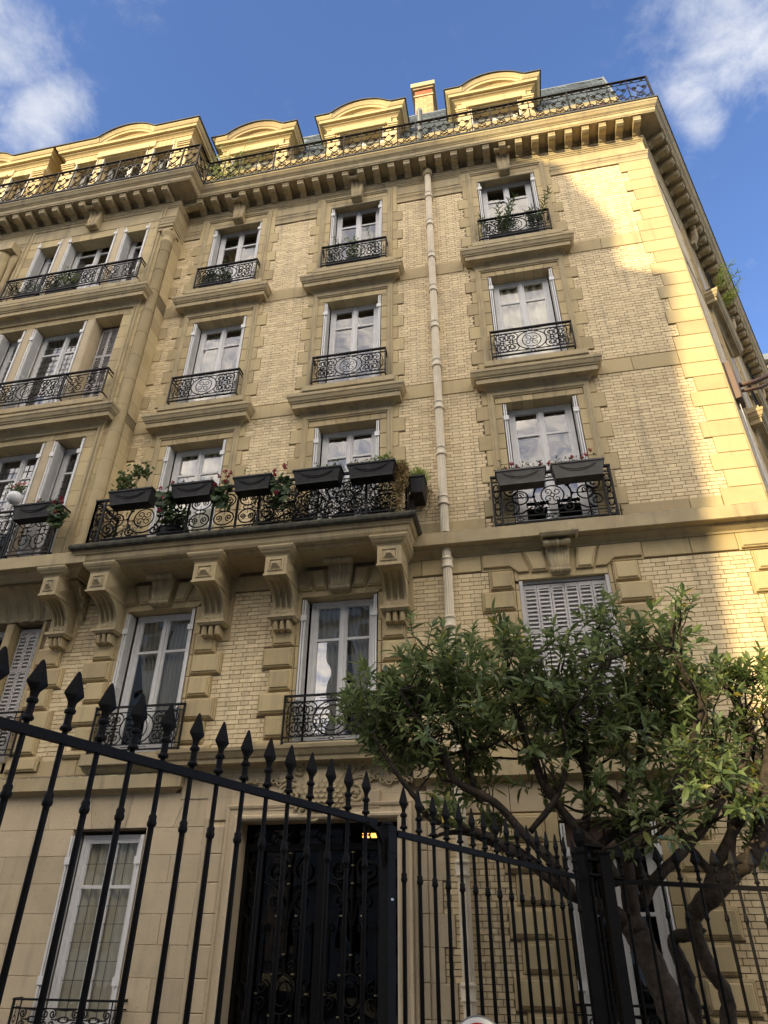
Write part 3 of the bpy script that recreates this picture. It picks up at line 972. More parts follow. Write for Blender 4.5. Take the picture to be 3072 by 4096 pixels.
# corner quoins
z = 15.70
k = 0
spec = []
for zt_, zb_, start in ((15.704, 13.38, 1), (13.05, 10.14, 1), (9.82, 6.99, 1)):
    z = zt_
    n = round((zt_ - zb_) / 0.3205)
    p = (zt_ - zb_) / n
    for i in range(n):
        wide = (i % 2 == 0)
        spec.append((z - p, z, 0.595 if wide else 0.47)); z -= p
for z0, z1, w in spec:
    stone('quoin', K[0] - w, K[0] - 0.002, z0, z1)
for z0, z1 in ((9.82, 10.14), (13.05, 13.38)):
    stone('quoin', K[0] - 0.6, K[0] - 0.002, z0, z1)
# inner corner quoins against the bay
for zt_, zb_ in ((15.704, 13.38), (13.05, 10.14), (9.82, 6.99)):
    n = round((zt_ - zb_) / 0.3205); p = (zt_ - zb_) / n; z = zt_
    for i in range(n):
        if i % 2 == 1: stone('quoin', -3.66, -3.66 + 0.16, z - p, z)
        z -= p

# frieze under the cornice: bands, recessed panels and mouldings with the wall plan as path
END = 14.0
Ke = (K[0] + SD.x * END, K[1] + SD.y * END)
PLAN = [(-12.0, PY), (-3.66, PY), (-3.66, 0.0), K, Ke]


def along(prof, name, mat='mould', path=None, dy=0.0, cap=True, parent=None, smooth=False):
    mb = MB(); mb.sweep(prof, path or PLAN, cap=cap)
    return mb.build(name, M[mat], parent or B, smooth=smooth)


blockers.append((-3.66, K[0], 15.704, 17.0))
along([(-0.05, 15.69), (0.02, 15.704), (0.022, 15.79), (0.03, 15.81), (0.035, 15.83), (0.05, 15.85), (0.06, 15.9), (0.075, 15.915), (0.075, 15.94), (0.0, 15.95)], 'frieze_moulding', path=[(COLS['C'][4][1] + .341, 0), K, Ke])
FM = [(-0.05, 15.69), (0.02, 15.704), (0.022, 15.79), (0.03, 15.81), (0.035, 15.83), (0.05, 15.85), (0.06, 15.9), (0.075, 15.915), (0.075, 15.94), (0.0, 15.95)]
for pth in ([(-12, PY), (-7.47, PY)], [(-4.03, PY), (-3.66, PY), (-3.66, 0), (COLS['A'][4][0] - .341, 0)], [(COLS['A'][4][1] + .341, 0), (COLS['B'][4][0] - .341, 0)], [(COLS['B'][4][1] + .341, 0), (COLS['C'][4][0] - .341, 0)]):
    along(FM, 'frieze_moulding', path=pth)
along([(-0.03, 15.945), (0.016, 15.945), (0.016, 16.34), (0.03, 16.345), (0.035, 16.37), (0.055, 16.385), (0.06, 16.42), (0.075, 16.44), (0.08, 16.475), (0.03, 16.49), (0.02, 16.62), (0.04, 16.63), (0.05, 16.65),
       (0.09, 16.665), (0.10, 16.69)], 'frieze')
# raised frames of the frieze panels
for a, b in ((-3.56, -3.2), (-1.35, -0.33), (1.53, 2.98), (4.95, 6.86)):
    mb = MB(); mb.sweep([(0, 0), (0.0, 0.012), (0.02, 0.018), (0.035, 0.0)], [(a, 15.99), (b, 15.99), (b, 16.3), (a, 16.3)], mapf=lambda u, v, w: (u, -0.0165 - w, v), sign=-1, closed=True)
    mb.build('frieze_panel', M['mould'], B)
# main cornice
along([(0.09, 16.66), (0.44, 16.66), (0.47, 16.70), (0.475, 16.775), (0.49, 16.785), (0.495, 16.80), (0.53, 16.83), (0.56, 16.885), (0.575, 16.90), (0.58, 16.945), (-0.3, 16.97)], 'cornice', cap=True)
along([(0.55, 16.947), (0.60, 16.95), (0.603, 16.985), (0.59, 17.0), (-0.3, 17.01)], 'cornice_flashing', mat='lead')

# modillions
mo = MB()
pr = [(0.09, 16.655), (0.42, 16.655), (0.425, 16.60), (0.41, 16.575), (0.405, 16.53), (0.36, 16.505), (0.30, 16.50), (0.22, 16.52), (0.15, 16.50), (0.11, 16.47), (0.03, 16.46), (0.03, 16.655)]
n_ = len(pr)
mo.add([(-0.075, -a, b) for a, b in pr] + [(0.075, -a, b) for a, b in pr], [tuple(range(n_)), tuple(reversed(range(n_, 2 * n_)))] + [(i, n_ + i, n_ + (i + 1) % n_, (i + 1) % n_) for i in range(n_)])
mod_me = bpy.data.meshes.new('modillion'); mod_me.from_pydata(mo.v, [], mo.f); mod_me.materials.append(M['mould']); mod_me.update()
cof = MB()
cof.sweep([(0, 0), (0, -0.02), (0.012, -0.02), (0.012, 0)], [(-0.075 - 0.03, -0.14), (0.105, -0.14), (0.105, -0.45), (-0.105, -0.45)], mapf=lambda u, v, w: (u, v, 16.659 + w), closed=True, sign=-1)
cof_me = bpy.data.meshes.new('soffit_frame'); cof_me.from_pydata(cof.v, [], cof.f); cof_me.materials.append(M['mould']); cof_me.update()


def put_mod(x, y, ang):
    for nm, me in (('modillion', mod_me), ('soffit_frame', cof_me)):
        o = link(nm, me, B, (x, y, 0)); o.rotation_euler = (0, 0, ang)


x = 6.858
while x > -3.2:
    put_mod(x, 0, 0); x -= 0.359
x = -3.86
while x > -12:
    put_mod(x, PY, 0); x -= 0.359
put_mod(-3.66, -0.30, PI / 2)
sa = math.atan2(SD.y, SD.x)
s = 0.30
while s < END:
    put_mod(K[0] + SD.x * s, K[1] + SD.y * s, sa); s += 0.359

# ------------------------------------------------------------------ second floor string course and long balcony
blockers.append((-3.66, K[0], 6.53, 7.0))
for a, b in ((-3.66, -3.2), (-1.35, -0.34), (1.54, 2.98), (2.25, 2.26)):
    pass
xs_ = [-3.66, -3.2, -2.2, -1.2, -0.2, 0.8, 1.83, 2.9, 3.9, 4.9, 5.9, K[0] - 0.602]
STR = [(0.0, 6.52), (0.03, 6.53), (0.04, 6.56), (0.10, 6.60), (0.13, 6.62), (0.14, 6.645), (0.235, 6.65), (0.25, 6.66), (0.25, 6.86), (0.235, 6.875), (0.10, 6.90), (0.0, 6.99)]
along(STR, 'string_course', path=[(-12, PY), (-3.66, PY), (-3.66, -0.02)])
along(STR, 'string_course', path=[(1.7, 0.0), K, Ke])
for i in range(len(xs_) - 1):
    if xs_[i] >= 4.7 or 1.5 < xs_[i] < 2.5 or xs_[i] < -3.3:
        stone('band_stone', max(xs_[i], -3.66), xs_[i + 1], 6.99, 7.19)
along([(-0.05, 6.56), (0.46, 6.6), (0.47, 6.625), (0.475, 6.64), (0.55, 6.645), (0.575, 6.66), (0.60, 6.70), (0.61, 6.77), (0.64, 6.785), (0.645, 6.80), (0.66, 6.815), (0.66, 6.83),
       (0.695, 6.84), (0.72, 6.865), (0.728, 6.90), (0.715, 6.935), (0.68, 6.955), (-0.05, 6.965)], 'balcony_slab', path=[(-2.96, 0.25), (-2.96, -0.12), (1.20, -0.12), (1.20, 0.25)], mat='mould')
along([(0.665, 6.832), (0.70, 6.84), (0.727, 6.865), (0.735, 6.90), (0.722, 6.938), (0.685, 6.962), (0.5, 6.972)], 'weathered_nosing', path=[(-2.96, 0.25), (-2.96, -0.12), (1.20, -0.12), (1.20, 0.25)], mat='moss', cap=False)
mb = MB(); mb.box(-3.4, 1.66, 0.02, -0.6, 6.62, 6.95); mb.build('balcony_floor', M['mould'], B)

CORB = [(-3.13, 0.315), (-1.35, 0.36), (-0.216, 0.336), (1.502, 0.35)]


def corbel(xc, w, y=0.0, dz=0.0):
    h = w / 2
    mb = MB()
    # cap moulding
    mb.sweep([(0, 6.47), (0.01, 6.48), (0.02, 6.50), (0.06, 6.53), (0.08, 6.56), (0.09, 6.565), (0.11, 6.60), (0.11, 6.625), (0, 6.63)], [(xc - h, y + 0.01), (xc - h, y - 0.66), (xc + h, y - 0.66), (xc + h, y + 0.01)], cap=False)
    # block with framed pyramid on the face
    mb.box(xc - h, xc + h, y + 0.05, y - 0.68, 6.17, 6.47)
    mb.box(xc - h - 0.012, xc + h + 0.012, y + 0.05, y - 0.69, 6.155, 6.185)
    mb.sweep([(0, 0), (0, 0.012), (0.018, 0.018), (0.03, 0.0)], [(xc - h + .05, 6.225), (xc + h - .05, 6.225), (xc + h - .05, 6.425), (xc - h + .05, 6.425)], mapf=lambda u, v, q: (u, y - 0.681 - q, v), sign=-1, closed=True)
    x0, x1, z0, z1 = xc - h + .085, xc + h - .085, 6.255, 6.395
    zc = (z0 + z1) / 2
    mb.add([(x0, y - .681, z0), (x1, y - .681, z0), (x1, y - .681, z1), (x0, y - .681, z1), (xc - .03, y - .735, zc), (xc + .03, y - .735, zc)], [(0, 1, 5, 4), (1, 2, 5), (2, 3, 4, 5), (3, 0, 4)])
    for s in (-1, 1):
        xx = xc + s * h
        mb.add([(xx, y - .62, 6.23), (xx, y - .3, 6.23), (xx, y - .3, 6.42), (xx, y - .62, 6.42), (xx + s * .03, y - .46, 6.325)], [(0, 1, 4), (1, 2, 4), (2, 3, 4), (3, 0, 4)])
    blk = mb.build('corbel', M['mould'], B)
    # fluted quarter-hollow body
    mb = MB()
    secs = []
    nfl = 3
    e = 0.035
    secs.append((-h, 0.0)); secs.append((-h + e, 0.0))
    fwid = (2 * h - 2 * e) / nfl
    for i in range(nfl):
        a = -h + e + i * fwid
        for t, dpt in ((0.08, 0.0), (0.14, 0.025), (0.3, 0.04), (0.7, 0.04), (0.86, 0.025), (0.92, 0.0)):
            secs.append((a + fwid * t, dpt))
    secs.append((h - e, 0.0)); secs.append((h, 0.0))
    curve = []
    for i in range(11):
        t = i / 10 * PI / 2
        curve.append((0.20 + 0.46 * (1 - math.sin(t)), 6.155 - 0.36 * (1 - math.cos(t)) * 1.0))
    # curve: from (0.66, 6.155) to (0.20, 5.795)
    kk = len(curve)
    vs = []
    for sx, dpt in secs:
        for j, (p, z) in enumerate(curve):
            fade = min(1, j / 1.5) * min(1, (kk - 1 - j) / 0.9)
            vs.append((xc + sx, y - p + dpt * fade * 0.9, z + dpt * fade * 0.5))
    fs = [(a * kk + j, (a + 1) * kk + j, (a + 1) * kk + j + 1, a * kk + j + 1) for a in range(len(secs) - 1) for j in range(kk - 1)]
    b = len(vs)
    for s in (-1, 1):
        for p, z in curve: vs.append((xc + s * h, y + 0.02, z))
    fs += [(b + j, j, j + 1, b + j + 1) for j in range(kk - 1)]
    e0 = (len(secs) - 1) * kk
    fs += [(e0 + j, b + kk + j, b + kk + j + 1, e0 + j + 1) for j in range(kk - 1)]
    mb.add(vs, fs)
    mb.build('fluted_scroll', M['mould'], blk)
    mb = MB()
    mb.box(xc - h - .005, xc + h + .005, y + .02, y - 0.205, 5.72, 5.80)
    for i in range(3):
        xx = xc + (i - 1) * w * 0.28
        mb.lathe([(0, 0.0), (0.005, 0.03), (0.015, 0.022), (0.02, 0.0)], (0, 0, 0), 8)
        # turn the small boss to face the street
        n0 = len(mb.v) - 32
        for q in range(n0, n0 + 32):
            vx, vy, vz = mb.v[q]; mb.v[q] = (xx + vx, y - 0.205 - vz, 5.76 + vy)
    mb.sweep([(0, 5.64), (0.015, 5.65), (0.03, 5.67), (0.045, 5.675), (0.045, 5.72), (0, 5.722)], [(xc - h, y + .01), (xc - h, y - 0.22), (xc + h, y - 0.22), (xc + h, y + .01)], cap=False)
    mb.box(xc - h, xc + h, y + .01, y - .21, 5.655, 5.719)
    mb.build('corbel_ledge', M['mould'], blk)
    for i in range(3):
        a, c = xc - h * .86 + i * w * .86 / 3, xc - h * .86 + (i + 1) * w * .86 / 3 - 0.012
        m_ = (a + c) / 2
        mb = MB()
        mb.add([(a + .012, y - .19, 5.655), (c - .012, y - .19, 5.655), (c, y - .16, 5.50), (a, y - .16, 5.50), (m_ - 0.0, y - .235, 5.60), (a, y + .01, 5.47), (c, y + .01, 5.47), (a + .012, y + .01, 5.655), (c - .012, y + .01, 5.655), (m_, y - .21, 5.50)],
               [(0, 1, 4), (0, 4, 9, 3), (4, 1, 2, 9), (3, 9, 2, 6, 5), (0, 3, 5, 7), (1, 8, 6, 2)])
        mb.build('drop', M['mould'], blk)
    mb = MB(); mb.block(xc - h - 0.06, xc + h + 0.06, 5.45, 6.52, 0.25, y + SF - 0.004, 0.01)
    mb.build('corbel_backing', M['stone'], blk)
    if y == 0: blockers.append((xc - h - .06, xc + h + .06, 5.45, 6.53))


for xc, w in CORB:
    corbel(xc, w)
corbel(-3.97, 0.27, 0.0)
corbel(-7.6, 0.3, 0.0)

# ------------------------------------------------------------------ first floor: rusticated jambs, lintels, shutters
blockers.append((-3.66, K[0], 6.45, 6.6))


def rust_jambs(xl, xr, zb, zt, ztop, left=True, right=True, start_small=True, pitch=0.335, jamb=0.06, n=8, big=0.555, small=0.43, bk=True):
    z = ztop
    for i in range(n):
        wide = (i % 2 == 1) if start_small else (i % 2 == 0)
        w = big if wide else small
        z0 = max(z - pitch, zb)
        if z - z0 < 0.08: break
        if right:
            stone('jamb_stone', xr, xr + jamb, z0, z, 0.24, SF, block=True)
            panel('rusticated_block', xr + jamb, xr + w, z0, z)
        if left:
            stone('jamb_stone', xl - jamb, xl, z0, z, 0.24, SF, block=True)
            panel('rusticated_block', xl - w, xl - jamb, z0, z)
        z -= pitch


for c, top in (('A', 5.60), ('B', 5.62), ('C', 6.24)):
    xl, xr = COLS[c][1]
    if c != 'C':
        stone('jamb_stone', xl - .12, xl, top, HEAD[1], 0.24, SF); stone('jamb_stone', xr, xr + .12, top, HEAD[1], 0.24, SF)
    else:
        pass
    rust_jambs(xl, xr, 3.79, HEAD[1], top if c != 'C' else 6.24, left=True, right=True, pitch=0.328 if c == 'C' else 0.30 + 0.035, n=9)
    # flat arch of raised voussoirs
    cx = (xl + xr) / 2
    zt = HEAD[1]
    ed = [xl - 0.12, xl + 0.21, cx - 0.17, cx + 0.17, xr - 0.21, xr + 0.12]
    tp = [xl - 0.42, xl + 0.07, cx - 0.22, cx + 0.22, xr - 0.07, xr + 0.42]
    for i in range(5):
        if i == 2:
            mb = MB(); mb.prism([(ed[2], zt), (ed[3], zt), (tp[3], 6.53), (tp[2], 6.53)], 0.24, SF, 0.004); mb.build('voussoir', M['stone'], B)
            continue
        mb = MB()
        if c == 'C' and i in (0, 4):
            if i == 0: base = [(ed[0] + 0.12, zt), (ed[1], zt), (tp[1], 6.53), (tp[0] - .1, 6.53), (tp[0] - .1, 6.245), (ed[0] + 0.05, 6.245), (ed[0] + .12, 6.2)]
            else: base = [(ed[4], zt), (ed[5] - .12, zt), (ed[5] - .12, 6.2), (ed[5] - .05, 6.245), (tp[5] + .1, 6.245), (tp[5] + .1, 6.53), (tp[4], 6.53)]
        else:
            base = [(ed[i], zt), (ed[i + 1], zt), (tp[i + 1], 6.53), (tp[i], 6.53)]
            if i == 0: base[0] = (xl, zt)
            if i == 4: base[1] = (xr, zt)
        mb.prism([(x_, z_) for x_, z_ in base], 0.24, SF, 0.004)
        mx_ = sum(p[0] for p in base) / len(base); mz_ = sum(p[1] for p in base) / len(base)
        if len(base) == 4:
            inn = []
            for j in range(4):
                inn.append(base[j])
            def inset(poly, d):
                m2 = MB(); m2.prism(poly, 0, -1, d); return [(v[0], v[2]) for v in m2.v[-len(poly):]]
            zc0 = 6.15
            low = [(base[0][0] + (base[3][0] - base[0][0]) * 0.17, zc0), (base[1][0] + (base[2][0] - base[1][0]) * 0.17, zc0), base[2], base[3]]
            p1 = inset(low, 0.02); mb.prism(p1, SF + .001, -0.055, 0.01)
            p2 = inset(low, 0.045); mb.prism(p2, -0.054, -0.075, 0.01)
        else:
            def inset(poly, d):
                m2 = MB(); m2.prism(poly, 0, -1, d); return [(v[0], v[2]) for v in m2.v[-len(poly):]]
            if i == 0: low = [(ed[0] + .12, 6.16), (base[1][0] - .02, 6.16), base[2], base[3], (base[4][0], 6.27), (ed[0], 6.27)]
            else: low = [(base[0][0] + .02, 6.16), (ed[5] - .12, 6.16), (ed[5], 6.27), (base[4][0], 6.27), base[5], base[6]]
            p1 = inset(low, 0.02); mb.prism(p1, SF + .001, -0.055, 0.01)
        mb.build('voussoir', M['stone'], B)
    blockers.append((xl - 0.52, xr + 0.52, zt, 6.53)) if c != 'C' else blockers.append((xl - 0.52, xr + 0.52, 6.245, 6.53))
    blockers.append((xl - 0.12, xr + 0.12, zt, 6.53))
    console(cx + (0.02 if c == 'B' else -0.03 if c == 'C' else 0.0), 0.42 if c != 'C' else 0.36, 6.10, 6.60, 0.24 if c != 'C' else 0.17, SF)
    mb = MB(); mb.sweep([(0, 6.60), (0.02, 6.61), (0.05, 6.65), (0.05, 6.68), (0, 6.69)], [(cx - .22, -0.02), (cx - .22, -0.28), (cx + .24, -0.28), (cx + .24, -0.02)]); mb.build('console_cap', M['mould'], B)
stone('jamb_stone', COLS['C'][1][0] - .06, COLS['C'][1][0], 6.0, HEAD[1], 0.24, SF, block=False)
# band stones beside the lintels
for a, b in ((-3.66, -3.47), (-1.2, -0.5), (1.72, 1.88), (1.88, 2.78), (5.09, 5.75), (5.75, 6.375)):
    stone('band_stone', a, b, 6.265, 6.53)
panel('rusticated_block', 6.375, K[0] - .002, 6.25, 6.53)
z = 6.235
for i in range(10):
    w = 0.45 if i % 2 == 0 else 0.565
    panel('rusticated_block', K[0] - w, K[0] - .002, z - 0.33, z)
    z -= 0.33
# piers against the left bay at first floor
z = 5.54
for i in range(8):
    w0 = -3.92 if i % 2 == 0 else -3.80
    z0 = max(z - .335, 3.62)
    if z - z0 > .1: panel('rusticated_block', -4.36, w0, z0, z)
    z -= .335
stone('jamb_stone', -4.43, -4.36, 3.62, 6.02, 0.3, SF)

# windows of the first floor
window(-2.93 + .1, -1.73 - .08, 3.86, 6.055, y=0.18, curtain=('swept', 'curtain_grey'), transom=0.62)
window(0.016 + .1, 1.203 - .06, 3.86, 6.055, y=0.18, curtain=('swept_wide', 'curtain_grey'), transom=0.62)
for c in 'AB':
    xl, xr = COLS[c][1]
    open_shutter(xl, 3.88, 6.03, 1, y0=-0.03, depth=0.19); open_shutter(xr, 3.88, 6.03, -1, y0=-0.03, depth=0.19)
xl, xr = COLS['C'][1]
window(xl + .02, xr - .02, 3.86, 6.055, y=0.25)
mb = MB(); mb.box(xl, xl + .05, 0.0, .15, 3.8, 6.06); mb.box(xr - .05, xr, 0.0, .15, 3.8, 6.06); mb.box(xl + .05, xr - .05, 0.05, .15, 6.02, 6.06); mb.build('shutter_frame', M['shutter'], B)
closed_shutter(xl + .05, xr - .05, 3.84, 6.0, 0.06, 6, label='closed grey white louvred shutter leaf above the tree')
railing(-3.02, -1.62, 3.86, 4.49, -0.1, yb=-0.01)
railing(-0.10, 1.30, 3.86, 4.51, -0.1, yb=-0.01)
railing(3.2, 4.68, 3.86, 4.51, -0.1, yb=-0.01)
# bay at first floor: side lights with closed shutters, fluted cove above
window(-4.96, -4.43, 3.86, 6.02, y=0.3, bars=0)
closed_shutter(-4.95, -4.44, 3.84, 5.98, 0.16, 3, label='closed louvred shutter leaf under the left bay')
window(-6.39, -5.11, 3.86, 6.02, y=0.25)
stone('jamb_stone', -5.11, -4.96, 3.62, 6.02, 0.3, SF, block=False)
railing(-6.6, -4.25, 3.86, 4.5, -0.12, medal=False, yb=-0.01)
mb = MB()
nf = 20
xs2 = []
for i in range(nf):
    a = -8.4 + i * (4.25 / nf)
    xs2 += [(a, 0), (a + 0.06, 0), (a + .085, .035), (a + .15, .035), (a + .19, 0.0)]
xs2.append((-4.15, 0))
cv = [(0.02, 6.05), (0.03, 6.1), (0.06, 6.18), (0.12, 6.28), (0.2, 6.38), (0.32, 6.46), (0.44, 6.5), (0.47, 6.52)]
vs = [(x_, -(p_ - d_ * 0.7), z_) for x_, d_ in xs2 for p_, z_ in cv]
k_ = len(cv)
mb.add(vs, [(a * k_ + j, (a + 1) * k_ + j, (a + 1) * k_ + j + 1, a * k_ + j + 1) for a in range(len(xs2) - 1) for j in range(k_ - 1)])
mb.build('fluted_cove', M['mould'], B)
# carved return of the bay support (leaf scroll) beside the first corbel
mb = MB()
vs = []
for x_ in (-4.15, -3.68):
    for p_, z_ in [(0.0, 5.9)] + cv + [(0.48, 6.62), (0.0, 6.62)]: vs.append((x_, -p_, z_))
k_ = len(cv) + 3
mb.add(vs, [tuple(range(k_)), tuple(reversed(range(k_, 2 * k_)))] + [(i, k_ + i, k_ + (i + 1) % k_, (i + 1) % k_) for i in range(k_)])
I = Iron(); I.set((-3.675, 0, 0), (0, -1, 0))
I.scroll(0.22, 6.42, 0.12, -PI / 2, 1.3, 1, 0.02, k=6); I.scroll(0.13, 6.2, 0.09, PI / 2, 1.3, 1, 0.018, k=6); I.scroll(0.06, 6.02, 0.06, -PI / 2, 1.2, 1, 0.014, k=6)
mb.add(I.v, I.f)
mb.build('carved_bracket', M['mould'], B)

# ------------------------------------------------------------------ the projecting left bay, floors two to four
BX1 = -3.86
pw = MB()
bh = []
for fl in (2, 3, 4):
    for a, b in PAVW:
        bh.append((a, b, BOT[fl] if fl > 2 else 7.0, HEAD[fl] + 0.06))
gbh = [(a - .012, b + .012, c - .012, d + .012) for a, b, c, d in bh]
wallgrid(pw, -12.0, BX1, 6.5, 17.0, gbh, PY + 0.012)
for h in gbh:
    for q in ([(h[0], PY + .012, h[2]), (h[0], .42, h[2]), (h[0], .42, h[3]), (h[0], PY + .012, h[3])], [(h[1], PY + .012, h[2]), (h[1], .42, h[2]), (h[1], .42, h[3]), (h[1], PY + .012, h[3])],
              [(h[0], PY + .012, h[3]), (h[1], PY + .012, h[3]), (h[1], .42, h[3]), (h[0], .42, h[3])], [(h[0], PY + .012, h[2]), (h[1], PY + .012, h[2]), (h[1], .42, h[2]), (h[0], .42, h[2])]):
        pw.add(q, [(0, 1, 2, 3)])
pw.add([(BX1, PY + .012, 6.5), (BX1, -0.34, 6.5), (BX1, -0.34, 17), (BX1, PY + .012, 17)], [(0, 1, 2, 3)])
pw.add([(BX1, -0.34, 6.5), (-3.672, -0.34, 6.5), (-3.672, -0.34, 17), (BX1, -0.34, 17)], [(0, 1, 2, 3)])
pw.add([(-3.672, -0.34, 6.5), (-3.672, 0.02, 6.5), (-3.672, 0.02, 17), (-3.672, -0.34, 17)], [(0, 1, 2, 3)])
pw.box(-12, -3.672, PY + 0.02, 0.0, 6.5, 6.52)
pw.build('bay_wall', M['joint'], B)
# rooms of the bay start further out, so shade it the same way
# ashlar courses of the bay: right pier, mullions, return wall
for fl, (zb, zt) in {2: (7.0, 9.88), 3: (10.1, 13.1), 4: (13.45, 15.70)}.items():
    n = round((zt - zb) / 0.3205)
    p = (zt - zb) / n
    for i in range(n):
        z0, z1 = zb + i * p, zb + (i + 1) * p
        zlo, zhi = (BOT[fl] if fl > 2 else 7.0), HEAD[fl] + 0.05
        if z0 < zhi - .02:
            stone('bay_stone', -4.28, BX1, z0, z1, -0.2, PY, 0.003, block=False, gap=0.003)
            stone('bay_stone', -7.75, -7.214, z0, z1, -0.2, PY, 0.003, block=False, gap=0.003)
        mb = MB(); mb.box(-3.80, -3.66, -0.335, -0.005, z0 + .003, z1 - .003)
        mb.build('bay_return_stone', M['stone'], B)
    zt0 = HEAD[fl] + 0.06
    for i in range(14):
        xa, xb = -7.75 + i * (3.89 / 14), -7.75 + (i + 1) * (3.89 / 14)
        mb = MB(); mb.prism([(xa + .002, zt0), (xb - .002, zt0), (xb + (xb + 5.75) * .06 - .002, zt + .01), (xa + (xa + 5.75) * .06 + .002, zt + .01)], -0.2, PY - .004, 0.003); mb.build('voussoir', M['stone'], B)
    for a, b in ((-6.575, -6.39), (-5.11, -4.93)):
        mb = MB(); mb.block(a, b, zb - .02, zt0, -0.15, PY - 0.012, 0.02); mb.build('mullion', M['ashlar'], B)
        mb = MB()
        mb.build if False else None
    mb = MB(); mb.sweep([(0.0, 0.0), (0.0, 0.03), (0.02, 0.04), (0.05, 0.045), (0.055, 0.02), (0.09, 0.02), (0.095, 0.045), (0.125, 0.05), (0.13, 0.0)], [(-7.44, zb), (-7.44, zt0 + .2), (-4.06, zt0 + .2), (-4.06, zb)], mapf=lambda u, v, w: (u, PY - w, v), sign=-1)
    mb.build('architrave', M['mould'], B)
    if fl > 2:
        z = {3: 10.05, 4: 13.36}[fl]
        mb = MB(); mb.sweep(SILLPROF, [(-7.62, PY + 0.2), (-7.62, PY), (-3.99, PY), (-3.99, PY + 0.2)], mapf=lambda u, v, w: (u, v, z + w), cap=False); mb.build('hood_moulding', M['mould'], B)
        mb = MB(); mb.block(-7.6, -3.98, z + .1, z + .235, 0.2, PY - .235, .012); mb.box(-7.45, -4.1, PY + .1, PY - .03, z + .02, z + .1)
        for a in (-7.45, -6.2, -5.5, -4.4): mb.box(a, a + .3, PY + .1, PY - .2, z + .02, z + .1)
        mb.build('sill', M['mould'], B)
    for i, (a, b) in enumerate(PAVW):
        zb_ = (BOT[fl] + .05) if fl > 2 else 7.05
        ld = (0.12, 0.16) if fl < 4 else None
        if not (fl == 3 and i == 2):
            window(a + .05, b - .05, zb_, HEAD[fl] + .05, y=-0.2, bars=1 if i == 1 else 0, lead=ld)
            open_shutter(a, zb_, HEAD[fl] + .02, 1, y0=PY - 0.01, depth=0.24); open_shutter(b, zb_, HEAD[fl] + .02, -1, y0=PY - 0.01, depth=0.24)
        else:
            window(a + .05, b - .05, zb_, HEAD[fl] + .05, y=-0.1, bars=0)
            closed_shutter(a + .02, b - .02, zb_ - .02, HEAD[fl] + .0, -0.2, 3, label='closed white louvred shutter in the left bay')
zz = {3: (10.40, 11.02), 4: (13.72, 14.33)}
for fl in (3, 4):
    z0, z1 = zz[fl]
    railing(-7.42, -6.50, z0, z1, PY - .2, medal=False, yb=PY)
    railing(-6.46, -5.02, z0, z1, PY - .2, medal=True)
    railing(-4.98, -4.07, z0, z1, PY - .2, medal=False, yb=PY)
console(-5.77, 0.36, 16.0, 16.64, 0.27, PY + SF)
# corner column of the bay
mb = MB()
r = 0.12
mb.lathe([(7.0, r * 1.5), (7.12, r * 1.5), (7.14, r * 1.35), (7.2, r * 1.42), (7.25, r * 1.2), (7.3, r * 1.1), (7.33, r), (8.9, r), (15.05, r * .93), (15.08, r * 1.15), (15.12, r * 1.15), (15.14, r), (15.28, r), (15.31, r * 1.1), (15.37, r * 1.35), (15.42, r * 1.4), (15.44, r * 1.2)], (-3.765, -0.415, 0), 20)
cl_ = mb.build('column', M['stone'], B, smooth=True)
for z in [7.6 + i * 0.65 for i in range(12)]:
    g = MB(); g.lathe([(0, r * .99), (.003, r * 1.006), (.007, r * 1.006), (.01, r * .99)], (-3.765, -0.415, z), 20); g.build('column_joint', M['joint'], cl_, smooth=True)
mb = MB()
mb.box(-3.97, -3.62, -0.56, -0.2, 15.44, 15.53); mb.box(-3.98, -3.6, -0.59, -.2, 15.53, 15.57)
mb.sweep([(0, 15.57), (0.02, 15.6), (0.02, 15.66), (0.04, 15.68), (0.05, 15.73), (0, 15.74)], [(-3.95, -.2), (-3.95, -.53), (-3.66, -.53), (-3.66, 0.02)])
mb.build('capital', M['mould'], B)
mb = MB(); mb.lathe([(7.0, .15), (8.9, .13), (15.0, .13), (15.3, .17), (15.44, .2)], (-7.92, PY - .1, 0), 16); mb.build('column', M['stone'], B, smooth=True)
mb = MB(); mb.lathe([(7.0, .06), (15.0, .06), (15.2, .09), (15.44, .1)], (-7.7, PY - .06, 0), 10); mb.build('column', M['stone'], B, smooth=True)
mb = MB(); mb.box(-8.15, -7.6, PY + .1, PY - .32, 15.44, 15.56); mb.box(-8.1, -7.65, PY + .1, PY - .28, 15.56, 15.75); mb.build('capital', M['mould'], B)

# bay balcony rail at second floor level
railing(-7.5, -6.55, 6.92, 7.82, PY - .22, medal=False, yb=PY); railing(-6.5, -5.02, 6.92, 7.82, PY - .22, medal=True); railing(-4.97, -4.14, 6.92, 7.82, PY - .22, medal=False, yb=PY)
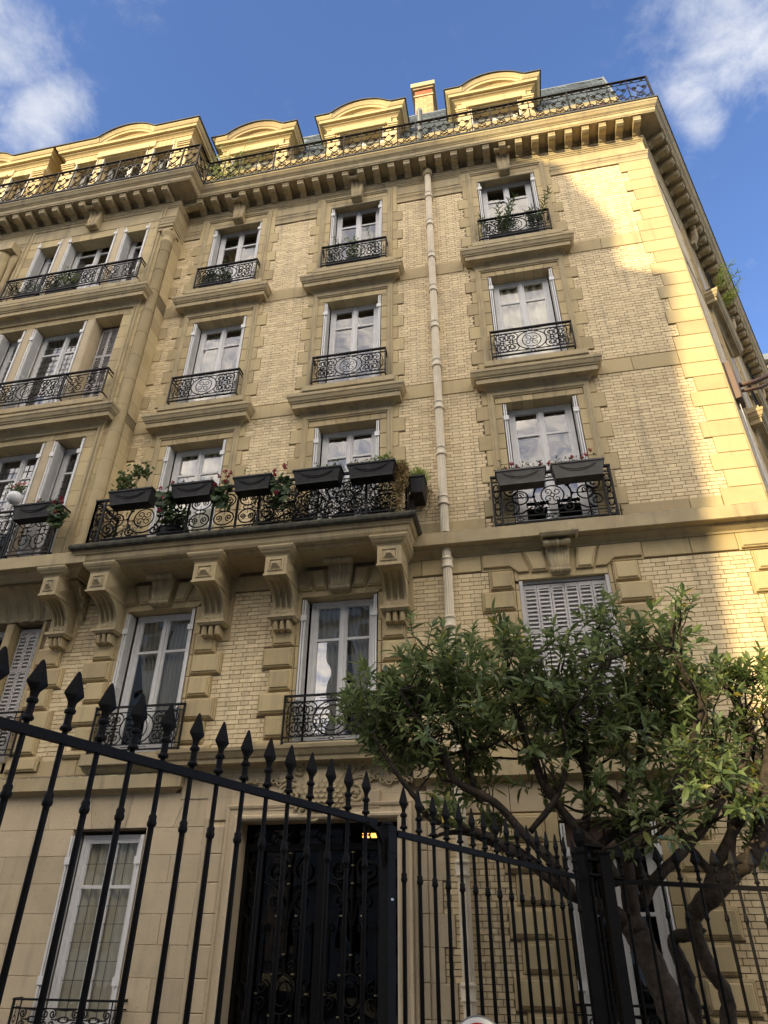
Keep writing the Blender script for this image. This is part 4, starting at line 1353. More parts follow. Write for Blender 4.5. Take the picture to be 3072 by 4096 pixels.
# ------------------------------------------------------------------ long balcony railing (second floor)
def big_panel(I, a0, a1, z0, z1, wide):
    w = a1 - a0
    cx = (a0 + a1) / 2
    lo, hi = z0 + 0.16, z1 - 0.13
    zc = (lo + hi) / 2
    h = hi - lo
    r = 0.0145
    if wide:
        R = h * 0.46
        I.ring(cx, zc, R * 1.02, R, r, n=26, k=5)
        rosette(I, cx, zc, R * 0.62, 0.012)
        for s in (-1, 1):
            for v in (-1, 1):
                I.scroll(cx + s * R * 0.75, zc + v * h * 0.40, h * 0.16, -v * PI / 2, 1.3, s * v, r, k=5)
                I.scroll(cx + s * (w / 2 - h * 0.24), zc + v * h * 0.25, h * 0.23, v * PI / 2, 1.5, s * v, r, k=5)
                I.line([(cx + s * (w / 2 - h * .24), zc + v * h * .48), (cx + s * (w / 2 - h * .5), zc + v * h * .46), (cx + s * R * 1.15, zc + v * h * .3)], r)
            I.ring(cx + s * (R + (w / 2 - R) * 0.42), zc, (w / 2 - R) * 0.24, h * 0.2, r * .9, n=16)
            I.scroll(cx + s * (R + (w / 2 - R) * 0.42), zc + h * .06, h * 0.1, 0, 1.2, 1, r * .7, n=10)
            I.dart(cx + s * (R * 1.05), zc, s * (w / 2 - R) * .9, 0, r)
    else:
        for v in (-1, 1):
            I.ring(cx, zc + v * h * 0.27, w * 0.40, h * 0.21, r * .9, n=18)
            for s in (-1, 1):
                I.scroll(cx + s * w * 0.2, zc + v * h * .27, w * 0.15, v * PI / 2, 1.3, s * v, r * .75, n=12)
        I.dart(cx, zc - .02, .14, PI / 2); I.dart(cx, zc + .02, .14, -PI / 2)
        I.ring(cx, zc, w * .22, h * .06, r * .7, n=10)


def big_railing(org, u, spans, z0, z1, label=None):
    I = Iron().set(org, u)
    w = sum(s[0] for s in spans)
    I.bar(-.02, z1, w + .02, z1, 0.03, 0.055)
    I.bar(0, z1 - 0.1, w, z1 - 0.1, 0.016)
    I.bar(0, z0 + 0.02, w, z0 + 0.02, 0.024, 0.03)
    I.bar(0, z0 + 0.13, w, z0 + 0.13, 0.016)
    a = 0
    posts = [0.0]
    for s, k in spans:
        a += s; posts.append(a)
    for p in posts:
        I.bar(p, z0 - .03, p, z1 - .01, 0.032)
    fr = I.build('balcony_railing', M['rail_iron'], B, **({'label': label} if label else {}))
    J = Iron().set(org, u)
    a = 0
    for s, k in spans:
        big_panel(J, a, a + s, z0, z1, k)
        n = max(1, round(s / 0.5))
        for i in range(n):
            c = a + s * (i + .5) / n
            J.ring(c, z0 + .075, .042, .036, .007, n=10); J.dart(c + .05, z0 + .075, .1); J.dart(c - .05, z0 + .075, -.1)
            J.ring(c, z1 - .05, .036, .03, .006, n=10)
        a += s
    J.build('scrollwork', M['rail_iron'], fr)
    return fr


YB = -0.66
big_railing((-3.52, YB, 0), (1, 0, 0), [(0.16, 0), (1.55, 1), (0.42, 0), (0.42, 0), (0.36, 0), (1.75, 1), (0.62, 0)], 6.965, 7.86, 'long black wrought iron railing of the second floor balcony')
big_railing((-3.52, -0.02, 0), (0, -1, 0), [(0.64, 0)], 6.965, 7.86)
big_railing((1.77, YB, 0), (0, 1, 0), [(0.64, 0)], 6.965, 7.86)
# railing standing on the string course under window C
big_railing((3.05, -0.19, 0), (1, 0, 0), [(0.12, 0), (1.55, 1), (0.12, 0)], 6.91, 7.80)
mb = MB()
for x in (3.05, 4.84):
    for z in (7.80, 7.70, 7.04, 6.93): mb.box(x - .01, x + .01, -.19, 0.0, z - .012, z + .012)
mb.build('side_bars', M['rail_iron'], B, kind='stuff')

# ------------------------------------------------------------------ attic: parapet rail, wall, dormers, slates, chimney
RZ0, RZ1 = 17.03, 17.93


def attic_rail(p0, p1, first=True, last=True):
    p0 = Vector(p0); p1 = Vector(p1)
    d = p1 - p0
    Lh = d.length
    I = Iron().set((p0.x, p0.y, 0), (d.x, d.y, 0))
    I.bar(-.01, RZ1, Lh + .01, RZ1, .022, .05)
    I.bar(0, RZ1 - .13, Lh, RZ1 - .13, .014)
    I.bar(0, RZ0 + .03, Lh, RZ0 + .03, .018)
    n = max(1, round(Lh / 0.43)); w = Lh / n
    for i in range(n + 1):
        big = (i % 4 == 0)
        I.bar(i * w, RZ0 - .02, i * w, RZ1, .034 if big else .02)
    fr = I.build('attic_railing', M['top_iron'], B)
    J = Iron().set((p0.x, p0.y, 0), (d.x, d.y, 0))
    r = .0135
    for i in range(n):
        a = i * w; c = a + w / 2
        for s in (-1, 1):
            J.scroll(c + s * w * .25, RZ1 - .075, .045, PI / 2, 1.1, s, .009, n=8)
            # crossing curves rising to curled tips
            J.line([(c - s * w * .5, RZ0 + .04), (c - s * w * .2, RZ0 + .2), (c + s * w * .1, RZ0 + .36), (c + s * w * .3, RZ0 + .47)], r)
            J.scroll(c + s * w * .22, RZ0 + .52, .062, -PI / 4 if s > 0 else -3 * PI / 4, 1.2, s, r, n=10)
            J.line([(c - s * w * .5, RZ0 + .25), (c - s * w * .22, RZ0 + .13), (c, RZ0 + .05)], r)
        J.ring(c, RZ0 + .27, w * .2, .07, r * .8, n=12); J.line([(c - w * .5, RZ0 + .62), (c - w * .25, RZ0 + .5), (c, RZ0 + .62), (c + w * .25, RZ0 + .5), (c + w * .5, RZ0 + .62)], r * .8); J.knob(c, RZ0 + .17, .02); J.knob(c, RZ0 + .62, .022)
        J.line([(c, RZ0 + .62), (c, RZ1 - .13)], .006); J.ring(c, RZ0 + .07, .05, .035, .007, n=8)
    J.build('scrollwork', M['top_iron'], fr)


R0 = 0.52
cx0 = K[0] + 0.62 * 0.52
attic_rail((-12.0, PY - R0), (-3.10, PY - R0)); attic_rail((-3.10, PY - R0), (-3.10, -R0)); attic_rail((-3.10, -R0), (cx0, -R0))
attic_rail((cx0, -R0), (cx0 + SD.x * 13, -R0 + SD.y * 13))
# attic wall
AY = 0.12
mb = MB(); mb.box(-12.0, 6.75, AY, AY + .3, 16.98, 18.35)
mb.build('attic_wall', M['stone'], B)
mb = MB(); mb.sweep([(0, 18.1), (0.03, 18.12), (0.05, 18.16), (0.1, 18.2), (0.12, 18.27), (0.13, 18.3), (0, 18.32)], [(-12, AY - .001), (6.7, AY - .001), (6.7 + SD.x * 13, AY + SD.y * 13)])
mb.build('attic_moulding', M['stone'], B)
mb = MB(); mb.add([(6.72, AY, 16.98), (6.72 + SD.x * 13, AY + SD.y * 13, 16.98), (6.72 + SD.x * 13, AY + SD.y * 13, 18.3), (6.72, AY, 18.3)], [(0, 1, 2, 3)]); mb.build('attic_wall', M['stone'], B)
for x0, x1 in ((1.85, 2.78), (5.3, 6.1), (-0.9, -0.55)):
    for z in (17.1, 17.35, 17.6, 17.85):
        g = MB(); g.block(x0, x1, z, z + .24, AY + .01, AY - .02, .008); g.build('attic_stone', M['stone'], B)
# a dark red awning corner and table stuff on the terrace: rolled cloth hanging behind the rail
tg = thing('hanging_cloth', 'dark purple cloth hanging behind the attic railing near the corner', 'cloth', (5.95, -0.25, 17.05))
g = MB()
vs = []
for j in range(7):
    for i in range(15):
        vs.append((-.42 + .84 * i / 14, .03 * math.sin(i * 1.3), .62 - .6 * j / 6 + .03 * math.sin(i * .9) * j / 6))
g.add(vs, [(j * 15 + i, j * 15 + i + 1, (j + 1) * 15 + i + 1, (j + 1) * 15 + i) for j in range(6) for i in range(14)])
g.build('cloth', M['awning'], tg, smooth=True)
g = MB(); g.tube([(-.46, 0, .63), (.46, 0, .63)], .02, 8); g.build('pole', M['white'], tg)

# mansard slates
SL0, SL1, SY0, SY1 = 18.33, 21.16, 0.16, 1.0
mb = MB()
mb.add([(-12, SY0 + .03, SL0 - .1), (6.85, SY0 + .03, SL0 - .1), (6.98, SY1 + .03, SL1), (-12, SY1 + .03, SL1)], [(0, 1, 2, 3)])
mb.add([(6.85, SY0 + .03, SL0 - .1), (6.85 + SD.x * 13, SY0 + SD.y * 13, SL0 - .1), (6.5 + SD.x * 13, 1.4 + SD.y * 13, SL1), (6.98, SY1 + .03, SL1)], [(0, 1, 2, 3)])
mb.add([(-12, SY1 + .03, SL1), (6.98, SY1 + .03, SL1), (12, 13, SL1 + 1), (-12, 13, SL1 + 1)], [(0, 1, 2, 3)])
roof = mb.build('roof', M['slate'], B)
rows = 21
def slate_row(mb_list, x0, x1):
    for j in range(rows):
        t = j / rows
        y = SY0 + (SY1 - SY0) * t; z = SL0 + (SL1 - SL0) * t
        y2 = SY0 + (SY1 - SY0) * (j + 1.25) / rows; z2 = SL0 + (SL1 - SL0) * (j + 1.25) / rows
        xw = .24
        n = int((x1 - x0) / xw)
        off = (j % 2) * .12
        for i in range(n + 1):
            a = x0 + i * xw - off
            b = min(a + xw - .006, x1); a = max(a, x0)
            if b - a < .03: continue
            dy = RND.uniform(-.006, .004)
            mb_list.append([(a, y - .028 + dy, z - RND.uniform(0, .006)), (b, y - .028 + dy, z - RND.uniform(0, .006)), (b, y2 - .008, z2), (a, y2 - .008, z2), (a, y - .012 + dy, z), (b, y - .012 + dy, z)])
sl = []
for x0, x1 in ((5.05, 6.9), (1.65, 2.95), (-1.2, -0.42), (-3.7, -3.3)):
    slate_row(sl, x0, x1)
sl.sort(key=lambda q: -q[0][2] if q[0][0] > 1 else 50)
big = MB()
for i, q in enumerate(sl):
    if i < 250:
        g = MB(); g.add(q, [(0, 1, 2, 3), (0, 4, 5, 1)]); g.build('slate', M['slate'], roof)
    else:
        big.add(q, [(0, 1, 2, 3), (0, 4, 5, 1)])
big.build('slates', M['slate'], roof, kind='stuff')
mb = MB(); mb.tube([(-12, SY1 + .02, SL1 + .02), (6.98, SY1 + .02, SL1 + .02)], .035, 8); mb.tube([(6.98, SY1, SL1 + .02), (6.86, SY0, SL0)], .03, 8); mb.build('roof_ridge', M['zinc'], roof)


def dormer(xc, y, hw, ez, ww, wh_top, arch_half, rise, narrow=()):
    """stone dormer with a segmental pediment breaking the eaves; hw half width of the body, ez top of the eaves"""
    D = None
    # body: corner piers and lintel
    mb = MB()
    zc0 = ez - 0.62
    bb = []
    ops = [(xc - ww / 2, xc + ww / 2)] + list(narrow)
    ops.sort()
    xs = [xc - hw]
    for a, b in ops: xs += [a, b]
    xs.append(xc + hw)
    mb.box(xc - hw, xc + hw, y, y + .05, zc0 - .001, ez - .1)
    mb.box(xc - hw, xc - hw + .05, y + .05, y + 3.4, 18.2, ez - .1); mb.box(xc + hw - .05, xc + hw, y + .05, y + 3.4, 18.2, ez - .1)
    D = mb.build('dormer', M['stone'], B)
    for i in range(0, len(xs), 2):
        z = 17.02
        while z < zc0 - .02:
            z1 = min(z + .31, zc0)
            g = MB(); g.block(xs[i] + .002, xs[i + 1] - .002, z + .002, z1 - .002, y + .32, y, .008); g.build('pier_stone', M['stone'], D)
            z += .31
    for a, b in ops:
        n = 5
        for i in range(n):
            g = MB(); g.block(a + (b - a) * i / n + .002, a + (b - a) * (i + 1) / n - .002, zc0 - .02, zc0 + .22, y + .3, y - .02, .004); g.build('voussoir', M['stone'], D)
    # lintel frieze, stepped panel, side corbel mouldings
    g = MB()
    g.block(xc - ww / 2 - .2, xc + ww / 2 + .2, zc0 + .04, zc0 + .30, y + .02, y - .05, .01)
    g.block(xc - ww / 2 - .05, xc + ww / 2 + .05, zc0 + .0, zc0 + .1, y + .02, y - .075, .01)
    for s in (-1, 1):
        a = xc + s * hw; b = xc + s * (ww / 2 + .1 if not narrow else hw - .35)
        x0, x1 = min(a, b), max(a, b)
        for k, (zz, pj) in enumerate(((zc0 - .16, .03), (zc0 - .10, .05), (zc0 - .04, .07))):
            g.box(x0 - (.0 if s > 0 else pj * .6), x1 + (pj * .6 if s > 0 else 0), y - pj, y + .1, zz, zz + .055)
    g.build('dormer_frieze', M['stone'], D)
    # eaves cornice
    EV = [(0, -.34), (0.02, -.33), (0.03, -.30), (0.06, -.27), (0.10, -.25), (0.11, -.22), (0.17, -.215), (0.18, -.13), (0.20, -.12), (0.24, -.06), (0.25, -.03), (0.26, 0.0), (0, .01)]
    base = [(0, -.34), (0.02, -.33), (0.03, -.30), (0.06, -.27), (0.10, -.25), (0.11, -.22), (0.17, -.215), (0.18, -.14), (0.19, -.13), (0, -.12)]
    g = MB()
    g.sweep(base, [(xc - hw, y + 3), (xc - hw, y), (xc + hw, y), (xc + hw, y + 3)], mapf=lambda u, v, w: (u, v, ez + w))
    top = [(0.0, -.121), (0.19, -.12), (0.20, -.115), (0.24, -.06), (0.25, -.03), (0.26, 0.0), (0, .01)]
    # straight ends of the upper moulding either side of the arch
    g.sweep(top, [(xc - hw, y + 3), (xc - hw, y), (xc - arch_half, y)], mapf=lambda u, v, w: (u, v, ez + w))
    g.sweep(top, [(xc + arch_half, y), (xc + hw, y), (xc + hw, y + 3)], mapf=lambda u, v, w: (u, v, ez + w))
    g.build('dormer_cornice', M['stone'], D)
    # segmental pediment
    Rr = (arch_half ** 2 + rise ** 2) / (2 * rise)
    th = math.asin(min(1, arch_half / Rr))
    pts = [(xc + Rr * math.sin(-th + 2 * th * i / 22), ez - .1 + Rr * math.cos(-th + 2 * th * i / 22) - (Rr - rise)) for i in range(23)]
    g = MB()
    # profile: offset outward (up) / projection
    g.sweep([(-.16, 0.0), (-.16, .06), (-.13, .08), (-.10, .10), (-.09, .16), (-.03, .17), (-.02, .19), (.03, .22), (.05, .235), (.08, .25), (.085, .0)], pts, mapf=lambda u, v, w: (u, y - w, v), sign=-1)
    g.build('pediment_arch', M['stone'], D)
    g = MB()
    vs = [(px, y - .02, pz - .05) for px, pz in pts] + [(pts[-1][0], y - .02, ez - .15), (pts[0][0], y - .02, ez - .15)]
    g.add(vs, [tuple(range(len(vs)))])
    g.build('tympanum', M['stone'], D)
    # lead capping following arch and eaves
    g = MB()
    line = [(xc - hw - .26, ez + .02), (xc - arch_half - .06, ez + .02)] + [(px + (px - xc) * .03, pz + .10 + .02) for px, pz in pts[1:-1]] + [(xc + arch_half + .06, ez + .02), (xc + hw + .26, ez + .02)]
    front = y - .285
    n = len(line)
    vs = [(a, front, b) for a, b in line] + [(a, front, b - .035) for a, b in line] + [(a, y + 3.2, b) for a, b in line] + [(a, front + .035, b - .035) for a, b in line]
    fs = [(i, i + 1, n + i + 1, n + i) for i in range(n - 1)] + [(i, 2 * n + i, 2 * n + i + 1, i + 1) for i in range(n - 1)] + [(n + i, n + i + 1, 3 * n + i + 1, 3 * n + i) for i in range(n - 1)]
    g.add(vs, fs)
    for s in (-1, 1):
        g.box(xc + s * (hw + .26), xc + s * (hw + .285), front, y + 3.2, ez - .02, ez + .021)
    g.build('lead_capping', M['lead'], D)
    # windows
    for a, b in ops:
        fr = window(a + .04, b - .04, 17.1, zc0 - .03, y=y + .27, bars=1 if b - a > .8 else 0, transom=.6)
        fr.parent = B
        for x_, s in ((a, 1), (b, -1)):
            g = MB(); g.box(x_ + s * .004, x_ + s * .03, y - .01, y + .05, 17.12, zc0 - .03); g.build('folded_shutter', M['shutter'], D)
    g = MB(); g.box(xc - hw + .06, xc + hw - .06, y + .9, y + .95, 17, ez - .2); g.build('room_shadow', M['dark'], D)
    return D


for xc in (-2.25, 0.62, 3.99):
    dormer(xc, 0.04, 0.92, 19.74, 1.18, 0, 0.75, 0.36)
dormer(-5.70, PY + 0.02, 1.84, 19.92, 1.3, 0, 0.80, 0.36, narrow=((-7.15, -6.5), (-4.9, -4.3)))
dormer(-9.95, PY + 0.02, 1.84, 19.92, 1.3, 0, 0.80, 0.36, narrow=((-11.4, -10.75), (-9.15, -8.5)))

# chimney: two tones of brick, projecting band and cap
ch = MB(); ch.box(1.905, 2.405, 1.06, 1.75, 20.9, 22.55)
CH = ch.build('chimney', M['mortar'], B)
z = 20.95; j = 0
bm_cache = {}
while z < 22.5:
    xw = [0.235, .115] if j % 2 else [.115, .235]
    x = 1.9; i = 0
    while x < 2.4:
        w = xw[i % 2]
        x1 = min(x + w, 2.41)
        if x1 - x > .03:
            g = MB(); g.box(x + .003, x1 - .003, 1.05, 1.08, z + .004, z + .061)
            g.build('brick', M['redbrick'] if z > 22.3 else M['chimney_brick'], CH)
        x = x1; i += 1
    g = MB()
    y_ = 1.055
    while y_ < 1.75:
        g.box(2.39, 2.415, y_ + .003, min(y_ + .22, 1.755) - .003, z + .004, z + .061); y_ += .22
    g.build('side_bricks', M['chimney_brick'], CH, kind='stuff')
    z += .066; j += 1
g = MB(); g.box(1.87, 2.44, 1.02, 1.79, 22.2, 22.27); g.box(1.80, 2.50, .95, 1.86, 22.62, 22.82); g.box(1.86, 2.45, 1.0, 1.8, 22.56, 22.63)
g.build('chimney_cap', M['mould'], CH)
g = MB(); g.lathe([(17.0, .065), (19.35, .065), (19.36, .075), (19.45, .075), (19.5, .06), (19.54, .03)], (2.13, .02, 0), 12); g.build('vent_pipe', M['zinc'], B, smooth=True)

# ------------------------------------------------------------------ rainwater pipe
mb = MB()
PX_, PYY = 2.27, -0.105
def pipe_part(z0, z1, x):
    g = MB()
    n = 28
    g.lathe([(z0, .07), (z1, .07)], (x, PYY, 0), n, flute=.87)
    return g.build('downpipe', M['pipe'], B)
pipes = [pipe_part(6.93, 16.40, PX_), pipe_part(3.65, 6.64, PX_ + .01), pipe_part(-.05, 3.3, PX_ + .02)]
collars = [15.62, 14.63, 13.55, 12.54, 11.51, 10.51, 9.5, 8.5, 7.52]
for z in collars + [6.40, 5.45, 4.4, 2.33, 1.13]:
    g = MB()
    g.lathe([(-.09, .072), (-.085, .086), (-.07, .09), (-.06, .08), (.02, .081), (.045, .082), (.052, .092), (.068, .092), (.078, .082), (.09, .072)], (PX_ + (.0 if z > 7 else .012), PYY, z), 20)
    c_ = g.build('pipe_collar', M['pipe'], pipes[0 if z > 6.9 else 1 if z > 3.6 else 2], smooth=True)
    g = MB(); g.box(PX_ - .09, PX_ + .09, PYY + .05, 0.01, z - .02, z + .02); g.build('pipe_bracket', M['pipe'], pipes[0 if z > 6.9 else 1 if z > 3.6 else 2])
g = MB(); g.lathe([(16.36, .072), (16.38, .1), (16.42, .11), (16.5, .12), (16.52, .09)], (PX_, PYY, 0), 16); g.build('pipe_head', M['mould'], pipes[0], smooth=True)

# ------------------------------------------------------------------ ground floor
# first floor sill band and string over the ground floor
blockers += [(-12, K[0], 3.2, 3.80)]
GS = [(0, 3.28), (0.02, 3.29), (0.03, 3.31), (0.10, 3.335), (0.115, 3.35), (0.14, 3.352), (0.14, 3.52), (0.12, 3.535), (0.02, 3.56), (0, 3.57)]
along(GS, 'ground_string', path=[(-12, 0), (-1.62, 0), (-1.62, .1)], cap=False)
along(GS, 'ground_string', path=[(1.72, 0), K, Ke], cap=False)
for x0 in [-4.4, -3.66]:
    pass
xs_ = [-12, -9, -6.5, -5.2, -4.3, -3.2, -2.3, -1.55]
for i in range(len(xs_) - 1): stone('band_stone', xs_[i], xs_[i + 1], 3.56, 3.79, block=False)
xs_ = [1.72, 2.6, 3.6, 4.6, 5.6, K[0] - .002]
for i in range(len(xs_) - 1): stone('band_stone', xs_[i], xs_[i + 1], 3.56, 3.79, block=False)
for xl, xr in ((-2.93, -1.73), (3.304, 4.569)):
    mb = MB(); mb.block(xl - .14, xr + .06, 3.66, 3.82, .2, -.17, .01); mb.sweep([(0, 3.56), (.03, 3.57), (.08, 3.62), (.09, 3.66), (0, 3.665)], [(xl - .05, 0.1), (xl - .05, 0), (xr, 0), (xr, .1)]); mb.build('sill', M['mould'], B)
# cornice of the entrance
mb = MB(); mb.sweep([(0, 3.50), (0.03, 3.51), (0.05, 3.56), (0.10, 3.59), (0.12, 3.60), (0.24, 3.605), (0.25, 3.66), (0.27, 3.67), (0.31, 3.73), (0.33, 3.75), (0.34, 3.79), (0, 3.81)], [(-1.48, .1), (-1.48, 0), (1.62, 0), (1.62, .1)], cap=False)
mb.build('entrance_cornice', M['mould'], B)
mb = MB(); mb.block(-.05, 1.36, 3.8, 3.86, .2, -.17, .01); mb.build('sill', M['mould'], B)
mb = MB(); mb.block(-1.5, 1.62, 3.20, 3.52, .3, -.03, .006); mb.build('entrance_frieze', M['ashlar'], B)

# ashlar blocks left of the door and round the left ground window
rowsz = [-.1, .2, .535, .87, 1.202, 1.538, 1.866, 2.208, 2.533, 2.86, 3.29]
wl, wr = -3.014, -1.927
for i in range(len(rowsz) - 1):
    z0, z1 = rowsz[i], rowsz[i + 1]
    xs = [-12, -9.5, -7.5, -6.1, -4.9 if i % 2 else -4.55, -3.95 if i % 2 else -3.6, wl]
    if z1 <= 2.9:
        for j in range(len(xs) - 1): stone('ashlar_block', xs[j], xs[j + 1], z0, z1, .28, SF, .004, 'ashlar', block=False, gap=.002)
        ys = [wr, -1.52 if i % 2 else -1.35, -1.10]
        for j in range(len(ys) - 1): stone('ashlar_block', ys[j], ys[j + 1], z0, z1, .28, SF, .004, 'ashlar', block=False, gap=.002)
        if z0 < .5: stone('ashlar_block', wl, wr, z0, min(z1, .545), .28, SF, .004, 'ashlar', block=False)
        # door architrave stones, both sides: a moulded strip then the splayed inner reveal
        stone('door_jamb_stone', -1.10, -.80, z0, z1, .28, -.03, .01, 'ashlar', block=False, gap=.002)
        stone('door_jamb_stone', 1.66, 1.86, z0, z1, .28, -.03, .01, 'ashlar', block=False, gap=.002)
        w_ = 2.03 if i % 2 == 0 else 2.16
        if z0 < 1.9: stone('ashlar_block', 1.86, w_, z0, z1, .28, SF, .004, 'ashlar', gap=.002)
        else: stone('ashlar_block', 1.86, 2.12, z0, z1, .28, SF, .004, 'ashlar', gap=.002)
for j, (a, b, c_, d) in enumerate(((-4.6, -3.4, -4.6, -3.5), (-3.4, -2.75, -3.5, -2.85), (-2.75, -2.25, -2.85, -2.2), (-2.25, -1.55, -2.2, -1.4), (-1.55, -1.10, -1.4, -1.10))):
    mb = MB(); mb.prism([(a + .002, 2.862), (b - .002, 2.862), (d - .002, 3.285), (c_ + .002, 3.285)], .28, SF, .004); mb.build('voussoir', M['ashlar'], B)
for a, b in ((-12, -9), (-9, -6.5), (-6.5, -4.6)):
    stone('ashlar_block', a, b, 2.862, 3.285, .28, SF, .004, 'ashlar', block=False)
for a, b in ((1.86, 2.9), (2.9, 3.35), (3.35, 3.8), (4.2, 4.67), (4.67, 5.6), (5.6, K[0] - .002)):
    stone('ashlar_block', a, b, 2.94, 3.285, .28, SF, .004, 'ashlar')
stone('ashlar_block', 3.8, 4.2, 2.84, 3.285, .28, SF - .03, .02, 'ashlar')
for a, b in ((3.454, 3.8), (4.2, 4.567)): stone('ashlar_block', a, b, 2.84, 2.94, .28, SF, .004, 'ashlar')
blockers += [(1.6, 1.9, -.2, 3.3), (-.7, 1.66, -.2, 3.3)]
for a in (-1.10, 1.66):
    mb = MB(); mb.sweep([(0, 0), (0, .02), (.03, .035), (.05, .035), (.055, .02)], [(a + .02, -.05), (a + .02, 2.95)], mapf=lambda u, v, w: (u, -.03 - w, v)); mb.build('moulding', M['ashlar'], B)
mb = MB(); mb.sweep([(0, 0), (0, .04), (.025, .06), (.05, .06), (.07, .03), (.14, .03), (.15, .05), (.18, .06), (.2, 0)], [(-.60, -.1), (-.60, 2.91), (1.495, 2.91), (1.495, -.1)], mapf=lambda u, v, w: (u, -.03 - w, v), sign=-1); mb.build('door_surround', M['ashlar'], B)
mb = MB(); mb.block(-1.1, 1.86, 2.93, 3.21, .28, -.028, .006); mb.build('door_lintel', M['ashlar'], B)
mb = MB()
for a, b in ((-.80, -.60), (1.495, 1.67)):
    mb.box(a, b, -.02, .35, -.1, 2.92)
mb.box(-.6, 1.5, .0, .35, 2.90, 2.93)
mb.build('door_reveal', M['ashlar'], B)

# carved crest over the entrance
CX, CZ = 0.52, 3.28
g = MB()
vs = []; NX, NZ = 16, 16
for j in range(NZ + 1):
    for i in range(NX + 1):
        u = -1 + 2 * i / NX; v = -1 + 2 * j / NZ
        hwid = .34 * (1 - .28 * max(0, -v) ** 1.5 - .12 * max(0, v))
        bulge = .11 * max(0, 1 - u * u) ** .6 * (1 - .5 * v * v)
        vs.append((CX + u * hwid, -.05 - bulge, CZ + v * .27))
g.add(vs, [(j * (NX + 1) + i, j * (NX + 1) + i + 1, (j + 1) * (NX + 1) + i + 1, (j + 1) * (NX + 1) + i) for j in range(NZ) for i in range(NX)])
crest = g.build('crest', M['mould'], B, smooth=True)
g = MB()
for j in range(7):
    for i in range(-4, 5):
        u = (i + (.5 if j % 2 else 0)) / 4.2; v = -.75 + j * .22
        if abs(u) > .95: continue
        hwid = .34 * (1 - .28 * max(0, -v) ** 1.5 - .12 * max(0, v))
        x = CX + u * hwid; z = CZ + v * .27
        y = -.05 - .11 * max(0, 1 - u * u) ** .6 * (1 - .5 * v * v)
        pts = [(x + .042 * math.cos(t), y - .009, z + .045 * math.sin(t)) for t in [PI + PI * k / 6 for k in range(7)]]
        g.add([(x, y + .012, z + .03)] + pts + [(p[0], y + .02, p[2] + .008) for p in pts], [(0, k + 1, k + 2) for k in range(6)] + [(k + 1, k + 8, k + 9, k + 2) for k in range(6)])
g.build('scales', M['mould'], crest)
I = Iron(); I.set((0, -.06, 0), (1, 0, 0))
for s in (-1, 1):
    I.scroll(CX + s * .34, CZ + .26, .11, PI / 2, 1.4, s, .035, k=7, n=18); I.scroll(CX + s * .50, CZ + .30, .07, -PI / 2, 1.3, -s, .028, k=6)
    I.scroll(CX + s * .42, CZ - .08, .12, PI / 2, 1.2, -s, .03, k=6); I.scroll(CX + s * .27, CZ - .27, .1, PI, 1.2, s, .032, k=6)
    I.scroll(CX + s * .12, CZ - .33, .07, 0, 1.1, s, .025, k=6)
    for k in range(5):
        an = -.3 + k * .45
        I.line([(CX + s * .38, CZ + .1 - k * .07), (CX + s * (.50 + .05 * math.sin(k)), CZ + .13 - k * .08), (CX + s * .58, CZ + .08 - k * .07)], .022, n=5)
    # spreading leaf ornament on the frieze
    for k in range(7):
        x = CX + s * (.62 + k * .085)
        I.scroll(x, 3.37 + .03 * math.sin(k * 1.7), .05, k * .9, 1.0, s, .014, k=5, n=10)
    I.line([(CX + s * .2, CZ + .34), (CX + s * .1, CZ + .39), (CX, CZ + .40)], .03, n=6)
ca = I.build('carved_scrolls', M['mould'], crest, smooth=True)
g = MB(); g.block(CX - .62, CX + .62, 3.22, 3.50, .1, -.06, .01); g.block(CX - .75, CX - .5, 3.02, 3.24, .1, -.07, .01); g.block(CX + .5, CX + .75, 3.02, 3.24, .1, -.07, .01); g.build('crest_backing', M['ashlar'], crest)

